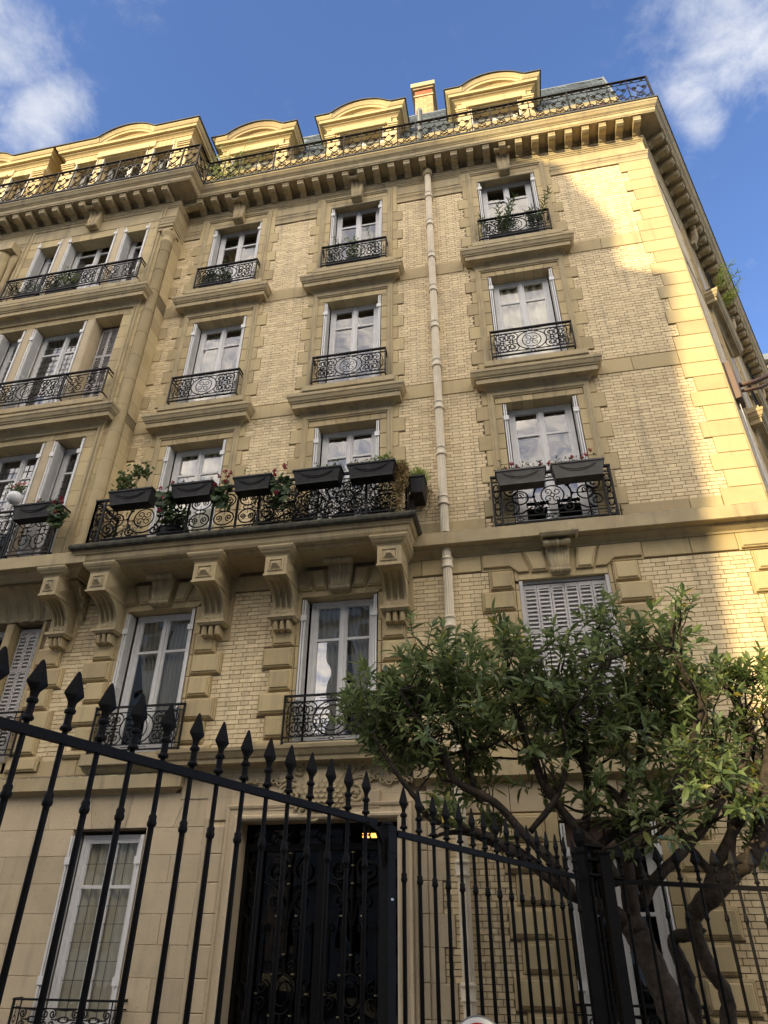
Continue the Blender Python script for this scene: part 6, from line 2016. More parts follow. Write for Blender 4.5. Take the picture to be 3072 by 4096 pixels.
def plant(parent, name, pts_area, kind, n, h, mat, r, spread=1.0):
    """small potted growth; pts_area = (x0, x1, y, z)"""
    x0, x1, y, z = pts_area
    g = MB(); st = MB()
    for k in range(n):
        x = r.uniform(x0, x1)
        b = Vector((x, y + r.uniform(-.05, .05), z))
        if kind == 'grass':
            d = Vector((r.gauss(0, .5), r.gauss(0, .5), 1)).normalized()
            L = h * r.uniform(.5, 1.1)
            p1 = b + d * L * .6; p2 = b + d * L * .9 + Vector((d.x, d.y, -.35)) * L * .4
            s = Vector((.0035, .002, 0))
            g.add([b - s, b + s, p1 + s, p1 - s, p2], [(0, 1, 2, 3), (3, 2, 4)])
        elif kind == 'bush':
            c = b + Vector((r.gauss(0, .05), r.gauss(0, .04), abs(r.gauss(.5, .3)) * h))
            if k % 4 == 0: st.tube([b, b.lerp(c, .5) + rvec(r) * .02, c], [.004, .003, .002], 3, cap=False)
            for _ in range(3):
                leaf_geo(g, c + rvec(r) * .02, rvec(r) + Vector((0, 0, .3)), rvec(r) + Vector((0, 0, 1)), .042 * spread * r.uniform(.7, 1.3), .022 * spread, .1, .1)
        elif kind == 'shoot':
            d = Vector((r.gauss(0, .3), r.gauss(0, .25), 1)).normalized()
            L = h * r.uniform(.5, 1.1)
            top = b + d * L + Vector((r.gauss(0, .05), 0, 0))
            st.tube([b, b + d * L * .5 + rvec(r) * .02, top], [.005, .004, .002], 4, cap=False)
            m_ = int(L / .022)
            for j in range(m_):
                t = (.25 + .75 * j / m_)
                p = b.lerp(top, t)
                an = j * 2.4
                ld = Vector((math.cos(an), math.sin(an), .9)).normalized()
                leaf_geo(g, p, ld, Vector((0, 0, 1)) + rvec(r) * .3, .1 * spread * r.uniform(.6, 1.1), .016 * spread, .1, .15)
        elif kind == 'trail':
            L = h * r.uniform(.4, 1.1)
            p = b.copy(); pr_ = [p.copy()]
            for j in range(int(L / .03)):
                p = p + Vector((r.gauss(0, .014), r.gauss(-.003, .008), -.03)); pr_.append(p.copy())
                for _ in range(2 if spread < 2 else 4):
                    leaf_geo(g, p, rvec(r) + Vector((0, -.3, -.4)), rvec(r), .035 * min(spread, 1.6) * r.uniform(.6, 1.4), .012 * min(spread, 1.6), .1, .2)
            if len(pr_) > 1: st.tube(pr_, .003, 3, cap=False)
    if st.v: st.build('stems', M['twig'], parent, kind='stuff')
    if g.v: g.build(name, M[mat], parent, kind='stuff')


def flowers(parent, pts, mat, r, s=.028):
    for p in pts:
        g = MB()
        for _ in range(26):
            d = rvec(r); leaf_geo(g, Vector(p) + d * s * .55, (rvec(r) + d * .3), d, s * .7, s * .75, .05, .1)
        g.build('flower_head', M[mat], parent)


def trough(name_label, x0, x1, y0, y1, z0, z1, mat='planter', group=None, axis='x'):
    T = thing('planter', name_label, 'planter', group=group)
    g = MB()
    ix, iy = .045, .035
    vs = [(x0 + ix, y0 - iy * 0 - .0 - (-iy if y0 > y1 else iy) * -1, z0)]
    ya, yb = min(y0, y1), max(y0, y1)      # ya = street side
    lo = [(x0 + ix, ya + iy, z0), (x1 - ix, ya + iy, z0), (x1 - ix, yb - .01, z0), (x0 + ix, yb - .01, z0)]
    hi = [(x0, ya, z1 - .015), (x1, ya, z1 - .015), (x1, yb, z1 - .015), (x0, yb, z1 - .015)]
    g.add(lo + hi, [(0, 3, 2, 1), (0, 1, 5, 4), (1, 2, 6, 5), (2, 3, 7, 6), (3, 0, 4, 7)])
    g.sweep([(0, z1 - .03), (.012, z1 - .028), (.012, z1), (-.012, z1), (-.012, z1 - .03)], [(x0, yb), (x0, ya), (x1, ya), (x1, yb)], cap=False)
    g.sweep([(0, z0 - .012), (.01, z0 - .01), (.012, z0 + .02), (0, z0 + .022)], [(x0 + ix, yb), (x0 + ix, ya + iy), (x1 - ix, ya + iy), (x1 - ix, yb)])
    g.box(x0 + .02, x1 - .02, ya + .02, yb - .02, z1 - .05, z1 - .04)
    bx_ = g.build('trough', M[mat], T)
    # two swags in relief on the face
    if axis == 'x' and x1 - x0 > .4:
        g = MB(); w = x1 - x0
        for k, dz in ((0, 0), (1, -.03)):
            pts = []
            for i in range(13):
                u = -1 + 2 * i / 12
                xx = (x0 + x1) / 2 + u * w * (.36 - .03 * k)
                zz = z1 - .06 + dz - (1 - u * u) * .075
                f = (zz - z0) / (z1 - z0)
                pts.append((xx, ya + iy * (1 - f) - .004, zz))
            g.tube(pts, .006, 5)
        g.build('swag_relief', M[mat], bx_)
        for xx in (x0 + w * .2, x1 - w * .2):
            g = MB(); g.box(xx - .01, xx + .01, yb - .005, yb + .06, z1 - .03, z1 - .01); g.build('hook', M['iron'], bx_)
    return T


PR = random.Random(21)
grp = 'black troughs hung on the balcony railing'
YA, YC = -.97, -.72
specs = [(-3.12, -2.36, 'black trough with a small leafy bush, leftmost on the long balcony'),
         (-2.02, -1.31, 'black trough between two clumps of red geraniums on the long balcony'),
         (-.96, -.33, 'black trough with trailing stems and red geraniums at its right end'),
         (.03, .79, 'black trough with fine creeping stems, fourth along the long balcony'),
         (.90, 1.64, 'black trough with yellow flowers and bright green leaves at the balcony end')]
TR = []
for x0, x1, lb in specs:
    TR.append(trough(lb, x0, x1, YA, YC, 7.56, 7.81, group=grp))
def geranium(parent, xs, y, z, r, n, drop=.0, fl=()):
    g = MB()
    for _ in range(n):
        p = Vector((r.uniform(*xs), y + r.gauss(0, .05), z - drop * r.random() + r.gauss(0, .04)))
        nn = (Vector((0, -.8, .5)) + rvec(r) * .6).normalized(); a = nn.orthogonal().normalized(); b = nn.cross(a)
        R_ = r.uniform(.034, .065); k = len(g.v)
        g.add([p - nn * .012] + [p + (a * math.cos(t) + b * math.sin(t)) * R_ * (1 + .12 * math.cos(5 * t)) for t in [i * PI / 4 for i in range(8)]], [(0, i + 1, (i + 1) % 8 + 1) for i in range(8)])
    g.build('geranium_leaves', M['leaf_geranium'], parent, kind='stuff')
    flowers(parent, fl, 'petal_red', r, .038)
plant(TR[0], 'leaves', (-3.1, -2.85, -.82, 7.8), 'bush', 95, .42, 'leaf_mid', PR, 1.7)
plant(TR[0], 'leaves', (-2.55, -2.38, -.82, 7.8), 'shoot', 5, .12, 'leaf_mid', PR, .6)
g = MB(); g.tube([(-2.88, -.83, 7.8), (-2.86, -.83, 7.95), (-2.95, -.82, 8.12)], .008, 5); g.tube([(-2.85, -.83, 7.8), (-2.82, -.83, 7.98), (-2.72, -.82, 8.2)], .008, 5); g.tube([(-2.8, -.83, 7.8), (-2.76, -.83, 8.0), (-2.7, -.82, 8.2)], .007, 5); g.build('woody_stems', M['twig'], TR[0])
plant(TR[0], 'leaves', (-2.85, -2.6, -.82, 8.15), 'bush', 60, .18, 'leaf_mid', PR, 1.6)
geranium(TR[1], (-2.22, -1.98), -.88, 7.72, PR, 80, .35, [(-2.02, -.95, 7.86), (-2.2, -.98, 7.75), (-2.1, -.99, 7.55), (-2.12, -.99, 7.32)])
geranium(TR[2], (-1.30, -1.02), -.88, 7.76, PR, 100, .4, [(-1.12, -.96, 7.95), (-1.02, -.98, 7.9), (-1.05, -.99, 7.82), (-1.2, -.99, 7.86), (-1.25, -.98, 7.7), (-1.08, -.98, 7.74)])
geranium(TR[3], (-.32, -.04), -.88, 7.72, PR, 105, .45, [(-.12, -.96, 7.93), (-.1, -.99, 7.86), (-.26, -.99, 7.76), (-.2, -.99, 7.42), (-.28, -.98, 7.84)])
plant(TR[2], 'leaves', (-.95, -.4, -.86, 7.82), 'trail', 16, .22, 'leaf_mid', PR, 1)
plant(TR[2], 'leaves', (-.95, -.4, -.84, 7.8), 'bush', 26, .16, 'leaf_mid', PR, .8)
plant(TR[3], 'leaves', (.05, .78, -.86, 7.82), 'trail', 12, .25, 'leaf_mid', PR, 1)
plant(TR[3], 'leaves', (.3, .78, -.84, 7.8), 'bush', 70, .14, 'leaf_mid', PR, .9)
plant(TR[1], 'leaves', (-2.0, -1.35, -.86, 7.82), 'trail', 12, .2, 'leaf_mid', PR, 1)
plant(TR[1], 'leaves', (-2.0, -1.35, -.84, 7.8), 'bush', 40, .14, 'leaf_geranium', PR, .9)
plant(TR[4], 'leaves', (.95, 1.25, -.84, 7.8), 'bush', 40, .1, 'leaf_mid', PR, 1)
plant(TR[4], 'leaves', (1.32, 1.55, -.84, 7.8), 'bush', 90, .16, 'leaf_light', PR, 1.1)
flowers(TR[4], [(1.0, -.86, 7.88), (1.04, -.88, 7.86), (1.0, -.9, 7.84)], 'petal_yellow', PR, .025)
# trough hung on the short side of the balcony
SB_ = thing('planter', 'black trough with grass hung on the right hand side of the balcony', 'planter', group=grp)
g = MB()
xa, xb, y0, y1 = 1.80, 2.02, -.50, -.02
g.add([(xa + .01, y0 + .04, 7.50), (xb - .035, y0 + .04, 7.50), (xb - .035, y1 - .03, 7.5), (xa + .01, y1 - .03, 7.5), (xa, y0, 7.78), (xb, y0, 7.78), (xb, y1, 7.78), (xa, y1, 7.78)], [(0, 3, 2, 1), (0, 1, 5, 4), (1, 2, 6, 5), (2, 3, 7, 6), (3, 0, 4, 7), (4, 5, 6, 7)])
g.sweep([(0, 7.76), (.014, 7.765), (.014, 7.79), (0, 7.795)], [(xa, y1), (xa, y0), (xb, y0), (xb, y1)])
g.build('trough', M['planter'], SB_)
plant(SB_, 'grass_tuft', (1.82, 2.0, -.42, 7.78), 'grass', 260, .26, 'grass', PR)
plant(SB_, 'grass_tuft', (1.95, 2.02, -.3, 7.78), 'grass', 120, .26, 'grass', PR)
plant(SB_, 'trailing_stems', (2.03, 2.2, -.3, 7.75), 'trail', 4, .6, 'leaf_dry', PR, 1)
HG = thing('hanging_plant', 'straw coloured spidery plant trailing down the balcony corner', 'plant')
plant(HG, 'trailing_leaves', (1.62, 1.78, -.76, 7.86), 'trail', 30, .5, 'leaf_dry', PR, 2.2)
plant(HG, 'grass_tuft', (1.6, 1.8, -.76, 7.80), 'grass', 130, .14, 'grass', PR)
plant(HG, 'trailing_leaves', (1.64, 1.76, -.76, 7.4), 'trail', 9, .42, 'leaf_dry', PR, 1.7)
# bushy conifer screen standing on the balcony floor behind the rail
SC = thing('balcony_bush', 'dense dark bushes in tubs behind the right half of the balcony railing', 'plant')
g = MB(); r_ = random.Random(5)
for _ in range(7500):
    x = r_.uniform(-.8, 1.62); z = 7.0 + .85 * r_.random()
    if r_.random() < .2 * math.sin(x * 3) ** 2: continue
    p = Vector((x, r_.uniform(-.55, -.3), z)); leaf_geo(g, p, rvec(r_) + Vector((0, 0, .4)), rvec(r_), 1 and .08 * r_.uniform(.6, 1.3), .017, .1, .1)
g.build('foliage', M['leaf_dark'], SC, kind='stuff')
g = MB(); 
for x in (-.5, .1, .7, 1.3): g.lathe([(6.965, .12), (7.18, .16), (7.19, .17), (7.2, .15)], (x, -.42, 0), 12)
g.build('tubs', M['planter'], SC, kind='stuff')
g = MB()
for i in range(22):
    a = .2 + i * .06
    g.tube([(a, -.58, 6.98), (a + .45, -.58, 7.43)], .004, 3); g.tube([(a + .45, -.58, 6.98), (a, -.58, 7.43)], .004, 3)
g.build('trellis', M['iron'], SC)
PT = thing('potted_plant', 'green potted plant in a dark tub on the left half of the long balcony', 'plant')
g = MB(); g.lathe([(6.965, .2), (7.2, .27), (7.22, .29), (7.23, .26)], (-2.15, -.42, 0), 16); g.build('pot', M['planter'], PT)
plant(PT, 'leaves', (-2.35, -1.95, -.42, 7.2), 'bush', 130, .42, 'leaf_mid', PR, 1.9)
PT2 = thing('trough_planter', 'long low dark trough on the floor at the left end of the balcony', 'planter')
g = MB(); g.add([(-3.3, -.55, 6.966), (-2.6, -.55, 6.966), (-2.6, -.35, 6.966), (-3.3, -.35, 6.966), (-3.35, -.58, 7.15), (-2.55, -.58, 7.15), (-2.55, -.32, 7.15), (-3.35, -.32, 7.15)], [(0, 3, 2, 1), (0, 1, 5, 4), (1, 2, 6, 5), (2, 3, 7, 6), (3, 0, 4, 7), (4, 5, 6, 7)]); g.build('trough', M['planter'], PT2)
plant(PT2, 'stems_and_leaves', (-3.2, -2.7, -.45, 7.15), 'bush', 46, .4, 'leaf_geranium', PR, 1)

# grey troughs at window C
C1 = trough('grey trough with faded geraniums, left of the pair under the white window', 3.13, 3.88, -.46, -.22, 7.49, 7.74, 'planter_grey', 'grey troughs on the right hand railing')
C2 = trough('grey trough with faded geraniums, right of the pair under the white window', 3.97, 4.74, -.46, -.22, 7.51, 7.77, 'planter_grey', 'grey troughs on the right hand railing')
for T, x0, x1, fl in ((C1, 3.15, 3.86, [(3.38, -.34, 7.92), (3.46, -.34, 7.84), (3.3, -.34, 7.83), (3.82, -.34, 7.86)]), (C2, 3.95, 4.72, [(3.95, -.34, 7.86), (4.3, -.34, 7.93), (4.18, -.34, 7.8), (4.52, -.34, 7.94), (4.6, -.34, 8.02), (4.45, -.34, 7.9)])):
    plant(T, 'leaves', (x0, x1, -.34, 7.75), 'bush', 60, .17, 'leaf_geranium', PR, .9)
    flowers(T, fl, 'petal_dull', PR, .036)
# left bay trough and hanging globe lamp with flowers
C3 = trough('black trough with red geraniums on the left bay balcony', -4.86, -4.08, -.97, -.74, 7.49, 7.75, 'planter')
geranium(C3, (-4.15, -3.9), -.9, 7.72, PR, 80, .4, [(-3.98, -.98, 7.78), (-3.94, -.98, 7.7), (-4.1, -.98, 7.72), (-4.0, -.98, 7.5)])
flowers(C3, [(-4.52, -.86, 7.86), (-4.48, -.86, 7.9), (-4.55, -.86, 7.8)], 'petal_pink', PR, .022)
plant(C3, 'leaves', (-4.55, -4.15, -.86, 7.75), 'bush', 40, .1, 'leaf_geranium', PR, 1)
GP = thing('globe_planter', 'white ribbed globe pot with pink flowers hung on the left bay railing', 'planter')
g = MB(); g.lathe([(-.12 * math.cos(t), .125 * math.sin(t) + .004 * (k % 2)) for k, t in enumerate([.05 + i * (PI * .82) / 17 for i in range(18)])], (-5.02, -.85, 8.0), 22); g.build('pot', M['enamel'], GP, smooth=True)
plant(GP, 'leaves', (-5.08, -4.96, -.85, 8.08), 'bush', 70, .16, 'leaf_mid', PR, 1.1)
flowers(GP, [(-5.1 + .04 * i, -.88 + .02 * (i % 2), 8.22 + .03 * ((i * 7) % 3)) for i in range(6)], 'petal_pink', PR, .026)
g = MB(); g.tube([(-5.02, -.85, 7.95), (-5.02, -.74, 7.82)], .006, 4); g.build('hook', M['iron'], GP)

# greenery on the upper windows and the attic
def window_plant(lb, x0, x1, y, z, kind, n, h, mat, spread, nm='window_plant'):
    T = thing(nm, lb, 'plant', group=None)
    g = MB(); g.box(x0 - .03, x1 + .03, y - .07, y + .07, z - .18, z); g.build('trough', M['planter'], T)
    plant(T, 'leaves', (x0, x1, y, z), kind, n, h, mat, PR, spread)
    return T
window_plant('upright oleander shoots in a trough at the top right window', 3.5, 4.45, -.07, 13.85, 'shoot', 15, .95, 'leaf_mid', 1.5)
window_plant('thin leafy stems in a trough at the top middle window', .05, 1.15, -.07, 13.85, 'shoot', 9, .75, 'leaf_mid', .8)
window_plant('light green bushy sprig behind the railing of the top middle window', .5, .66, -.08, 13.9, 'bush', 60, .7, 'leaf_light', 1.4)
window_plant('dense green plant behind the railing of the top left window', -2.85, -2.2, -.07, 13.85, 'bush', 190, .5, 'leaf_mid', 1.2)
window_plant('light green foliage on the top floor of the left bay', -6.3, -5.7, PY - .08, 13.9, 'bush', 150, .5, 'leaf_light', 1.3)
window_plant('dark sprigs at the left light of the top bay window', -7.1, -6.6, PY - .08, 13.9, 'shoot', 7, .45, 'leaf_mid', 1.0)
BP = thing('bamboo_plant', 'tall pale bamboo in a tub on the attic terrace beside the bay', 'plant')
g = MB(); g.lathe([(17.02, .14), (17.3, .19), (17.32, .2), (17.33, .17)], (-2.78, -.22, 0), 12); g.build('pot', M['planter'], BP)
r_ = random.Random(3)
g = MB(); st = MB()
for k in range(26):
    b = Vector((-2.78 + r_.gauss(0, .1), -.22 + r_.gauss(0, .05), 17.3)); d = Vector((r_.gauss(0, .33), r_.gauss(-.02, .12), 1)).normalized(); Lh = r_.uniform(.9, 2.0)
    tip = b + d * Lh + Vector((d.x * .3, 0, -.05))
    st.tube([b, b + d * Lh * .5, tip], [.007, .005, .002], 4, cap=False)
    for j in range(int(Lh * 20)):
        p = b.lerp(tip, r_.uniform(.2, 1)) + rvec(r_) * .05
        leaf_geo(g, p, rvec(r_) + Vector((0, 0, -.25)), rvec(r_), .13 * r_.uniform(.6, 1.2), .018, .05, .2)
st.build('canes', M['leaf_light'], BP, kind='stuff'); g.build('foliage', M['leaf_bamboo'], BP, kind='stuff')
CP = thing('conifer_bush', 'small clipped green bush behind the attic railing at the far left', 'plant')
g = MB()
for _ in range(900):
    d = rvec(r_); p = Vector((-9.65, -.82, 17.45)) + Vector((d.x * .42, d.y * .12, d.z * .36)) * r_.random() ** .4; leaf_geo(g, p, d + rvec(r_) * .5, rvec(r_), .06, .014, .1, .1)
g.build('foliage', M['leaf_mid'], CP, kind='stuff')
g = MB(); g.lathe([(17.02, .1), (17.2, .13)], (-9.65, -.82, 0), 10); g.build('pot', M['planter'], CP)
SPK = thing('spiky_plant', 'bare dark spiky plant behind the attic railing of the left bay', 'plant')
g = MB()
for k in range(16):
    b = Vector((-8.4 + PR.uniform(-.5, .5), -.8, 17.1)); t = b + Vector((PR.gauss(0, .25), PR.gauss(0, .05), PR.uniform(.9, 1.5)))
    m_ = b.lerp(t, .6) + Vector((PR.gauss(0, .05), 0, .05)); g.tube([b, m_, t], [.012, .009, .002], 4)
g.build('leaves', M['leaf_dry'], SPK, kind='stuff')
g = MB(); g.lathe([(17.02, .1), (17.2, .13)], (-8.4, -.8, 0), 10); g.build('pot', M['planter'], SPK)
# side street oleander
OP = thing('window_plant', 'oleander shoots leaning out from the side street window under the cornice', 'plant')
g = MB(); q = SP(2.75, .13, 13.7)
gg = MB(); st = MB()
for k in range(11):
    b = Vector(SP(2.4 + .09 * k, .12, 13.66)); d = Vector((SN.x * .8 + r_.gauss(0, .25), SN.y * .8 + r_.gauss(0, .2), .8)).normalized(); Lh = r_.uniform(.5, .9)
    st.tube([b, b + d * Lh], [.008, .003], 4, cap=False)
    for j in range(30):
        p = b + d * Lh * (.35 + .65 * j / 30); an = j * 2.4
        a = d.orthogonal().normalized(); c_ = d.cross(a)
        leaf_geo(gg, p, a * math.cos(an) + c_ * math.sin(an) + d * .9, d + rvec(r_) * .3, .13, .022, .1, .15)
st.build('stems', M['twig'], OP, kind='stuff'); gg.build('leaves', M['leaf_light'], OP, kind='stuff')
for i, b in enumerate([SP(2.75, .12, 13.6)]):
    g = SB(); g.sbox(2.3, 3.4, .05, .18, 13.6, 13.7); g.build('trough', M['planter'], OP)

# ------------------------------------------------------------------ iron fence in the foreground
def picket(parent, x, y, H, ang, spear=.27, zlow=.35, tilt=0.0):
    g = MB()
    g.lathe([(zlow - H, .0132), (-.30, .0132), (-.28, .0132), (-.275, .0195), (-.262, .0215), (-.25, .0175), (-.235, .0185), (-.225, .012), (-.21, .012), (-.04, .012), (-.02, .012), (.02, .012)], (0, 0, 0), 10)
    o = g.build('picket', M['iron'], parent, smooth=True)
    o.location = (x, y, H); o.rotation_euler = (0, 0, ang)
    g = MB()
    g.lathe([(.018, .023), (.026, .026), (.034, .021), (.04, .016), (.085, .0155), (.09, .023), (.10, .0245), (.108, .018), (.112, .016)], (0, 0, 0), 10)
    lv = [(.108, .017, .014), (.135, .021, .016), (.152, .034, .021), (.166, .046, .024), (.172, .047, .024), (.22, .028, .016), (.262, .011, .008), (.272, .003, .003)]
    vs = []
    for z, a, b in lv: vs += [(a, 0, z), (0, b, z), (-a, 0, z), (0, -b, z)]
    g.add(vs, [(4 * i + k, 4 * i + (k + 1) % 4, 4 * i + 4 + (k + 1) % 4, 4 * i + 4 + k) for i in range(len(lv) - 1) for k in range(4)] + [(28, 29, 30, 31)])
    s = g.build('spearhead', M['iron'], o)
    return o


pk_cache = {}
def copy_picket(src, parent, x, y, H, ang):
    o = src.copy(); col.objects.link(o); o.parent = parent; o.location = (x, y, H); o.rotation_euler = (0, 0, ang)
    for ch in src.children:
        c = ch.copy(); col.objects.link(c); c.parent = o
    return o


FA, FB = Vector((1.194, -6.732, 2.328)), Vector((2.153, -4.758, 2.239))
FC, FD = Vector((2.346, -4.519, 2.181)), Vector((3.468, -2.383, 2.09))
FE, FF = Vector((3.87, -2.19, 2.064)), Vector((5.0, -1.98, 2.015))
ang = math.atan2(FB.y - FA.y, FB.x - FA.x)
proto = None


def fence_run(label, A, Bv, n, i0, i1, ra, rb, h2=.30):
    """rail from ra to rb (in picket units) with pickets i0..i1"""
    global proto
    F = thing('iron_fence', label, 'fence', group='black spear topped fence panels')
    st = (Bv - A) / (n - 1)
    an = math.atan2(st.y, st.x)
    p, q = A + st * ra, A + st * rb
    I = Iron().set((p.x, p.y, 0), (st.x, st.y, 0))
    Lh = math.hypot(q.x - p.x, q.y - p.y)
    I.bar(0, p.z - .019, Lh, q.z - .019, .037, .032)
    I.build('top_rail', M['iron'], F)
    I = Iron().set((p.x, p.y, 0), (st.x, st.y, 0))
    I.bar(0, .38, Lh, .38, .044, .03)
    I.build('bottom_rail', M['iron'], F)
    for i in range(i0, i1 + 1):
        P = A + st * i
        if proto is None:
            proto = picket(F, P.x, P.y, P.z, an)
        else:
            copy_picket(proto, F, P.x + RND.uniform(-.004, .004), P.y, P.z, an + RND.uniform(-.05, .05))
    return F


def post(parent, x, y, w, top, cap=True, ang_=0.0, name='post'):
    g = MB(); g.box(-w / 2, w / 2, -w / 2, w / 2, -.05, top)
    o = g.build(name, M['iron'], parent); o.location = (x, y, 0); o.rotation_euler = (0, 0, ang_)
    if cap:
        g = MB(); g.box(-w * .62, w * .62, -w * .62, w * .62, top, top + .02); c_ = g.build('post_cap', M['iron'], o)
    return o


F1 = fence_run('nearest fence panel, thick spears sloping away from the upper left', FA, FB, 14, -4, 13, -4.6, 13.6)
F2 = fence_run('middle fence panel between the round shouldered post and the corner post', FC, FD, 16, 0, 15, -.45, 15.5)
F3 = fence_run('right hand fence panel in front of the tree trunks', FE, FF, 8, 0, 20, -.8, 20.5)
PX0 = Vector((2.262, -4.62))
po = post(F1, PX0.x, PX0.y, .072, 2.205, cap=False, ang_=ang)
g = MB(); g.lathe([(2.205, .036), (2.222, .034), (2.232, .02), (2.235, .0)], (0, 0, 0), 12); g.build('post_top', M['iron'], po, smooth=True)
g = MB(); g.box(-.041, .041, -.041, .041, 2.02, 2.2)
for a in (-.02, .02):
    for z in (2.05, 2.17): g.lathe([(0, .005), (.004, .004)], (a, -.045, z), 6)
g.build('post_sleeve', M['iron'], po)
I = Iron().set((PX0.x, PX0.y, 0), (math.cos(ang), math.sin(ang), 0))
I.tube([I.p(-.03, 1.98), I.p(-.05, 2.10), I.p(-.10, 2.17), I.p(-.2, 2.2)], [.02, .018, .018, .016], 6)
I.build('rail_bracket', M['iron'], F1)
g = MB(); g.box(-.012, .012, -.0385, -.037, 1.80, 1.812); c_ = g.build('metal_tag', M['steel'], po)
# corner gate posts
pa = post(F2, 3.545, -2.25, .088, 2.27, ang_=ang); pb_ = post(F3, 3.73, -2.21, .095, 2.26, ang_=.3)
g = MB(); g.tube([(3.545, -2.25, 2.33), (3.73, -2.21, 2.31)], .022, 4); g.tube([(3.545, -2.25, 2.22), (3.73, -2.21, 2.2)], .02, 4); g.tube([(3.545, -2.25, 1.62), (3.73, -2.21, 1.6)], .014, 4)
g.tube([(3.545, -2.25, 2.1), (3.87, -2.2, 2.06)], .018, 4)
g.build('gate_braces', M['iron'], F2)
g = MB(); g.box(-.05, .05, -.05, .05, 2.29, 2.31); g.lathe([(2.31, .03), (2.36, .05), (2.42, .055), (2.46, .04)], (0, 0, 0), 8); g.build('post_finial', M['iron'], pa)
g = MB(); g.tube([(3.60, -2.27, .3), (3.60, -2.27, 2.07)], .012, 6); g.tube([(3.64, -2.25, .3), (3.64, -2.25, 2.05)], .014, 6); g.build('gate_bars', M['iron'], F2)

# round no parking sign on a pole in front of the fence
SG = thing('round_sign', 'round red sign with white border on a grey pole at the bottom edge', 'sign', (2.79, -5.0, 0))
def disc(r0, r1, y, z):
    g = MB(); n = 40
    vs = [(r0 * math.cos(2 * PI * i / n), y, z + r0 * math.sin(2 * PI * i / n)) for i in range(n)] + [(r1 * math.cos(2 * PI * i / n), y, z + r1 * math.sin(2 * PI * i / n)) for i in range(n)]
    g.add(vs, [(i, (i + 1) % n, n + (i + 1) % n, n + i) for i in range(n)])
    return g
SZ, SR = 1.156, .135
g = MB(); n = 40
vs = [(SR * math.cos(2 * PI * i / n), 0, SZ + SR * math.sin(2 * PI * i / n)) for i in range(n)] + [(SR * math.cos(2 * PI * i / n), .03, SZ + SR * math.sin(2 * PI * i / n)) for i in range(n)]
g.add(vs, [tuple(range(n)), tuple(range(n, 2 * n))] + [(i, (i + 1) % n, n + (i + 1) % n, n + i) for i in range(n)])
g.build('sign_plate', M['steel'], SG)
disc(SR * .95, SR * .79, -.004, SZ).build('white_border', M['enamel'], SG)
disc(SR * .79, 0.0, -.006, SZ).build('red_field', M['red'], SG)
g = MB(); g.lathe([(0, .025), (SZ + .05, .025)], (0, .06, 0), 12); g.build('pole', M['steel'], SG)

# blue enamel street plates on the wall at the right edge
PL = thing('street_sign', 'blue enamel street plates in dull green frames on the brick wall at the right edge', 'sign')
for (x0, x1, z0, z1) in ((5.57, 6.35, 2.30, 2.60), (5.68, 6.2, 2.63, 2.80)):
    g = MB(); g.block(x0, x1, z0, z1, 0, -.03, .004); fr = g.build('sign_frame', M['green_frame'], PL)
    g = MB(); g.box(x0 + .025, x1 - .025, -.031, -.034, z0 + .025, z1 - .025); g.build('sign_panel', M['blue'], fr)
    g = MB(); g.lathe([(0, .012), (.006, .01)], (0, 0, 0), 8); o = g.build('screw', M['brass'], fr); o.location = (x0 + .035, -.034, z1 - .04); o.rotation_euler = (PI / 2, 0, 0)
I = Iron().set((0, -.036, 0), (1, 0, 0))
I.line([(5.70, 2.36), (5.74, 2.52), (5.78, 2.36)], .009); I.line([(5.715, 2.42), (5.765, 2.42)], .007)
I.line([(5.75, 2.67), (5.75, 2.76)], .006); I.line([(5.80, 2.67), (5.80, 2.76)], .006); I.ring(5.87, 2.715, .03, .04, .006)
I.build('sign_lettering', M['enamel'], PL)

# ------------------------------------------------------------------ across the street: the block whose edge casts the shade
OY = -26.0
KX, KZ = .60, .35
D_ = -OY
shade = [(-45, -10), (5.9, -10), (5.93, 4.5), (6.0, 5.4), (6.12, 6.3), (6.2, 7.1), (6.28, 8.5), (6.33, 9.6), (6.52, 11.05), (6.68, 11.9), (6.66, 12.1), (5.88, 12.45), (5.88, 12.95), (5.98, 13.8), (5.84, 14.07), (5.68, 14.6), (5.44, 15.18), (5.17, 16.1), (3.9, 16.62), (2.5, 16.75), (-45, 16.75)]
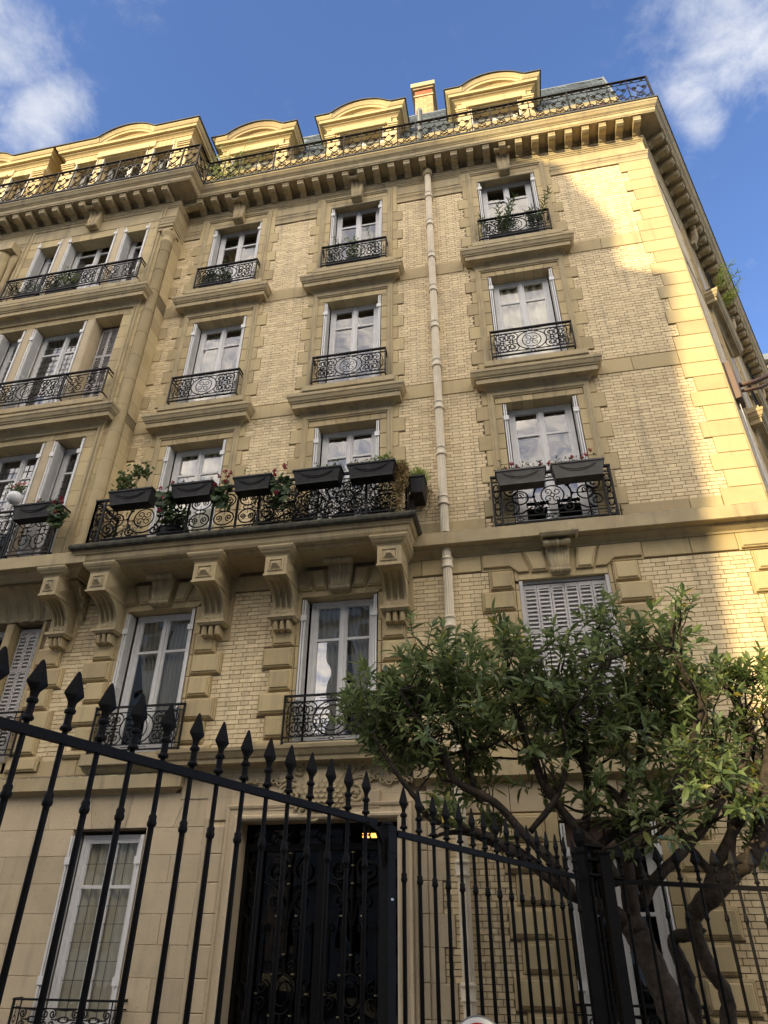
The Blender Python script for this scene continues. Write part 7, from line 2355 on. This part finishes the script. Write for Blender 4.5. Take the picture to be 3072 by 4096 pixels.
# the shade line above is the outline of the block carried along the sun's direction
poly = [(x - KX * D_, z + KZ * D_) for x, z in shade]
poly[0] = (poly[0][0], -.1); poly[1] = (poly[1][0], -.1)
OB = thing('opposite_building', 'long stone apartment block across the street with a mansard roof', 'building')
g = MB()
n = len(poly)
vs = [(x, OY, z) for x, z in poly] + [(x - 11 * .66, OY - 11, z) for x, z in poly]   # end wall slanted back so the sun's rays clear it
g.add(vs, [tuple(range(n)), tuple(reversed(range(n, 2 * n)))] + [(i, n + i, n + (i + 1) % n, (i + 1) % n) for i in range(n)])
wall_ = g.build('wall', M['opposite'], OB)
xe = poly[2][0]
for fl in range(6):
    z = 1.0 + fl * 3.45
    for i in range(16):
        x = xe - 2.0 - i * 2.6
        g = MB(); g.box(x - .6, x + .6, OY - .02, OY + .03, z, z + 2.3); w_ = g.build('window', M['dark'], OB)
        g = MB(); g.box(x - .75, x + .75, OY, OY + .12, z + 2.35, z + 2.5); g.box(x - .72, x - .6, OY, OY + .08, z, z + 2.35); g.box(x + .6, x + .72, OY, OY + .08, z, z + 2.35); g.build('window_surround', M['opposite'], w_)
        g = MB(); g.box(x - .6, x + .6, OY + .08, OY + .12, z, z + .04); g.box(x - .6, x + .6, OY + .08, OY + .12, z + .9, z + .94)
        for k in range(9): g.box(x - .6 + k * .15, x - .58 + k * .15, OY + .09, OY + .11, z, z + .9)
        g.build('window_rail', M['iron'], w_)
for z in (4.1, 7.6, 17.9, 21.3):
    g = MB(); g.box(-60, xe - .3, OY, OY + .5, z - .15, z); g.build('balcony_slab', M['opposite'], OB)

# second block, beyond the street mouth the sun shines through
OC = thing('facing_block', 'tall pale apartment block directly across the street', 'building')
g = MB(); g.box(-8.4, 60, -40, -26, -.1, 19.5); g.build('wall', M['opposite'], OC)
for fl in range(5):
    for i in range(14):
        x = -5.6 + i * 2.7; z = 1 + fl * 3.5
        g = MB(); g.box(x - .6, x + .6, -26.02, -25.97, z, z + 2.3); w_ = g.build('window', M['dark'], OC)
        g = MB(); g.box(x - .75, x + .75, -26, -25.86, z + 2.35, z + 2.5); g.box(x - .72, x - .6, -26, -25.9, z, z + 2.35); g.box(x + .6, x + .72, -26, -25.9, z, z + 2.35)
        g.box(x - .05, x + .05, -25.96, -25.93, z, z + 2.3); g.build('window_surround', M['white'], w_)
for z in (4.1, 7.6, 18.0): g = MB(); g.box(-8.2, 60, -26, -25.5, z - .15, z); g.build('balcony_slab', M['opposite'], OC)
g = MB(); g.add([(-8.4, -26, 19.5), (60, -26, 19.5), (60, -28, 22.5), (-8.4, -28, 22.5), (-8.4, -38, 22.5), (60, -38, 22.5), (-8.4, -40, 19.5), (60, -40, 19.5)], [(0, 1, 2, 3), (3, 2, 5, 4), (4, 5, 7, 6), (0, 3, 4, 6), (1, 7, 5, 2)]); g.build('roof', M['zinc'], OC)
# unseen block added to close the street gap and darken the door's reflection
OE = thing('unseen_end_block', 'unseen apartment block added at the street end to darken the door reflection', 'building')
g = MB(); g.box(-70, 15, -95, -80, -.1, 15); g.build('wall', M['opposite'], OE)
for fl in range(4):
    for i in range(20):
        x = -66 + i * 4; z = 1 + fl * 3.5
        g = MB(); g.box(x - .6, x + .6, -80.02, -79.97, z, z + 2.3); g.build('window', M['dark'], OE)
g = MB(); g.box(-70.3, 15.3, -95.3, -79.6, 15, 15.5); g.build('roof', M['zinc'], OE)
# neighbour's roof edge peeping past the side street cornice
NB = thing('neighbour_roof', 'grey roof corner of the next building beyond the side street cornice', 'building')
g = MB(); q = SP(15.5, .6, 0); g.box(q[0] - 2, q[0] + 1.2, q[1], q[1] + 8, -.1, 21.5); g.build('wall', M['ashlar'], NB)
g = MB(); g.box(q[0] - 2.1, q[0] + 1.4, q[1] - .3, q[1] + 8, 21.5, 21.8); g.build('roof', M['zinc'], NB)
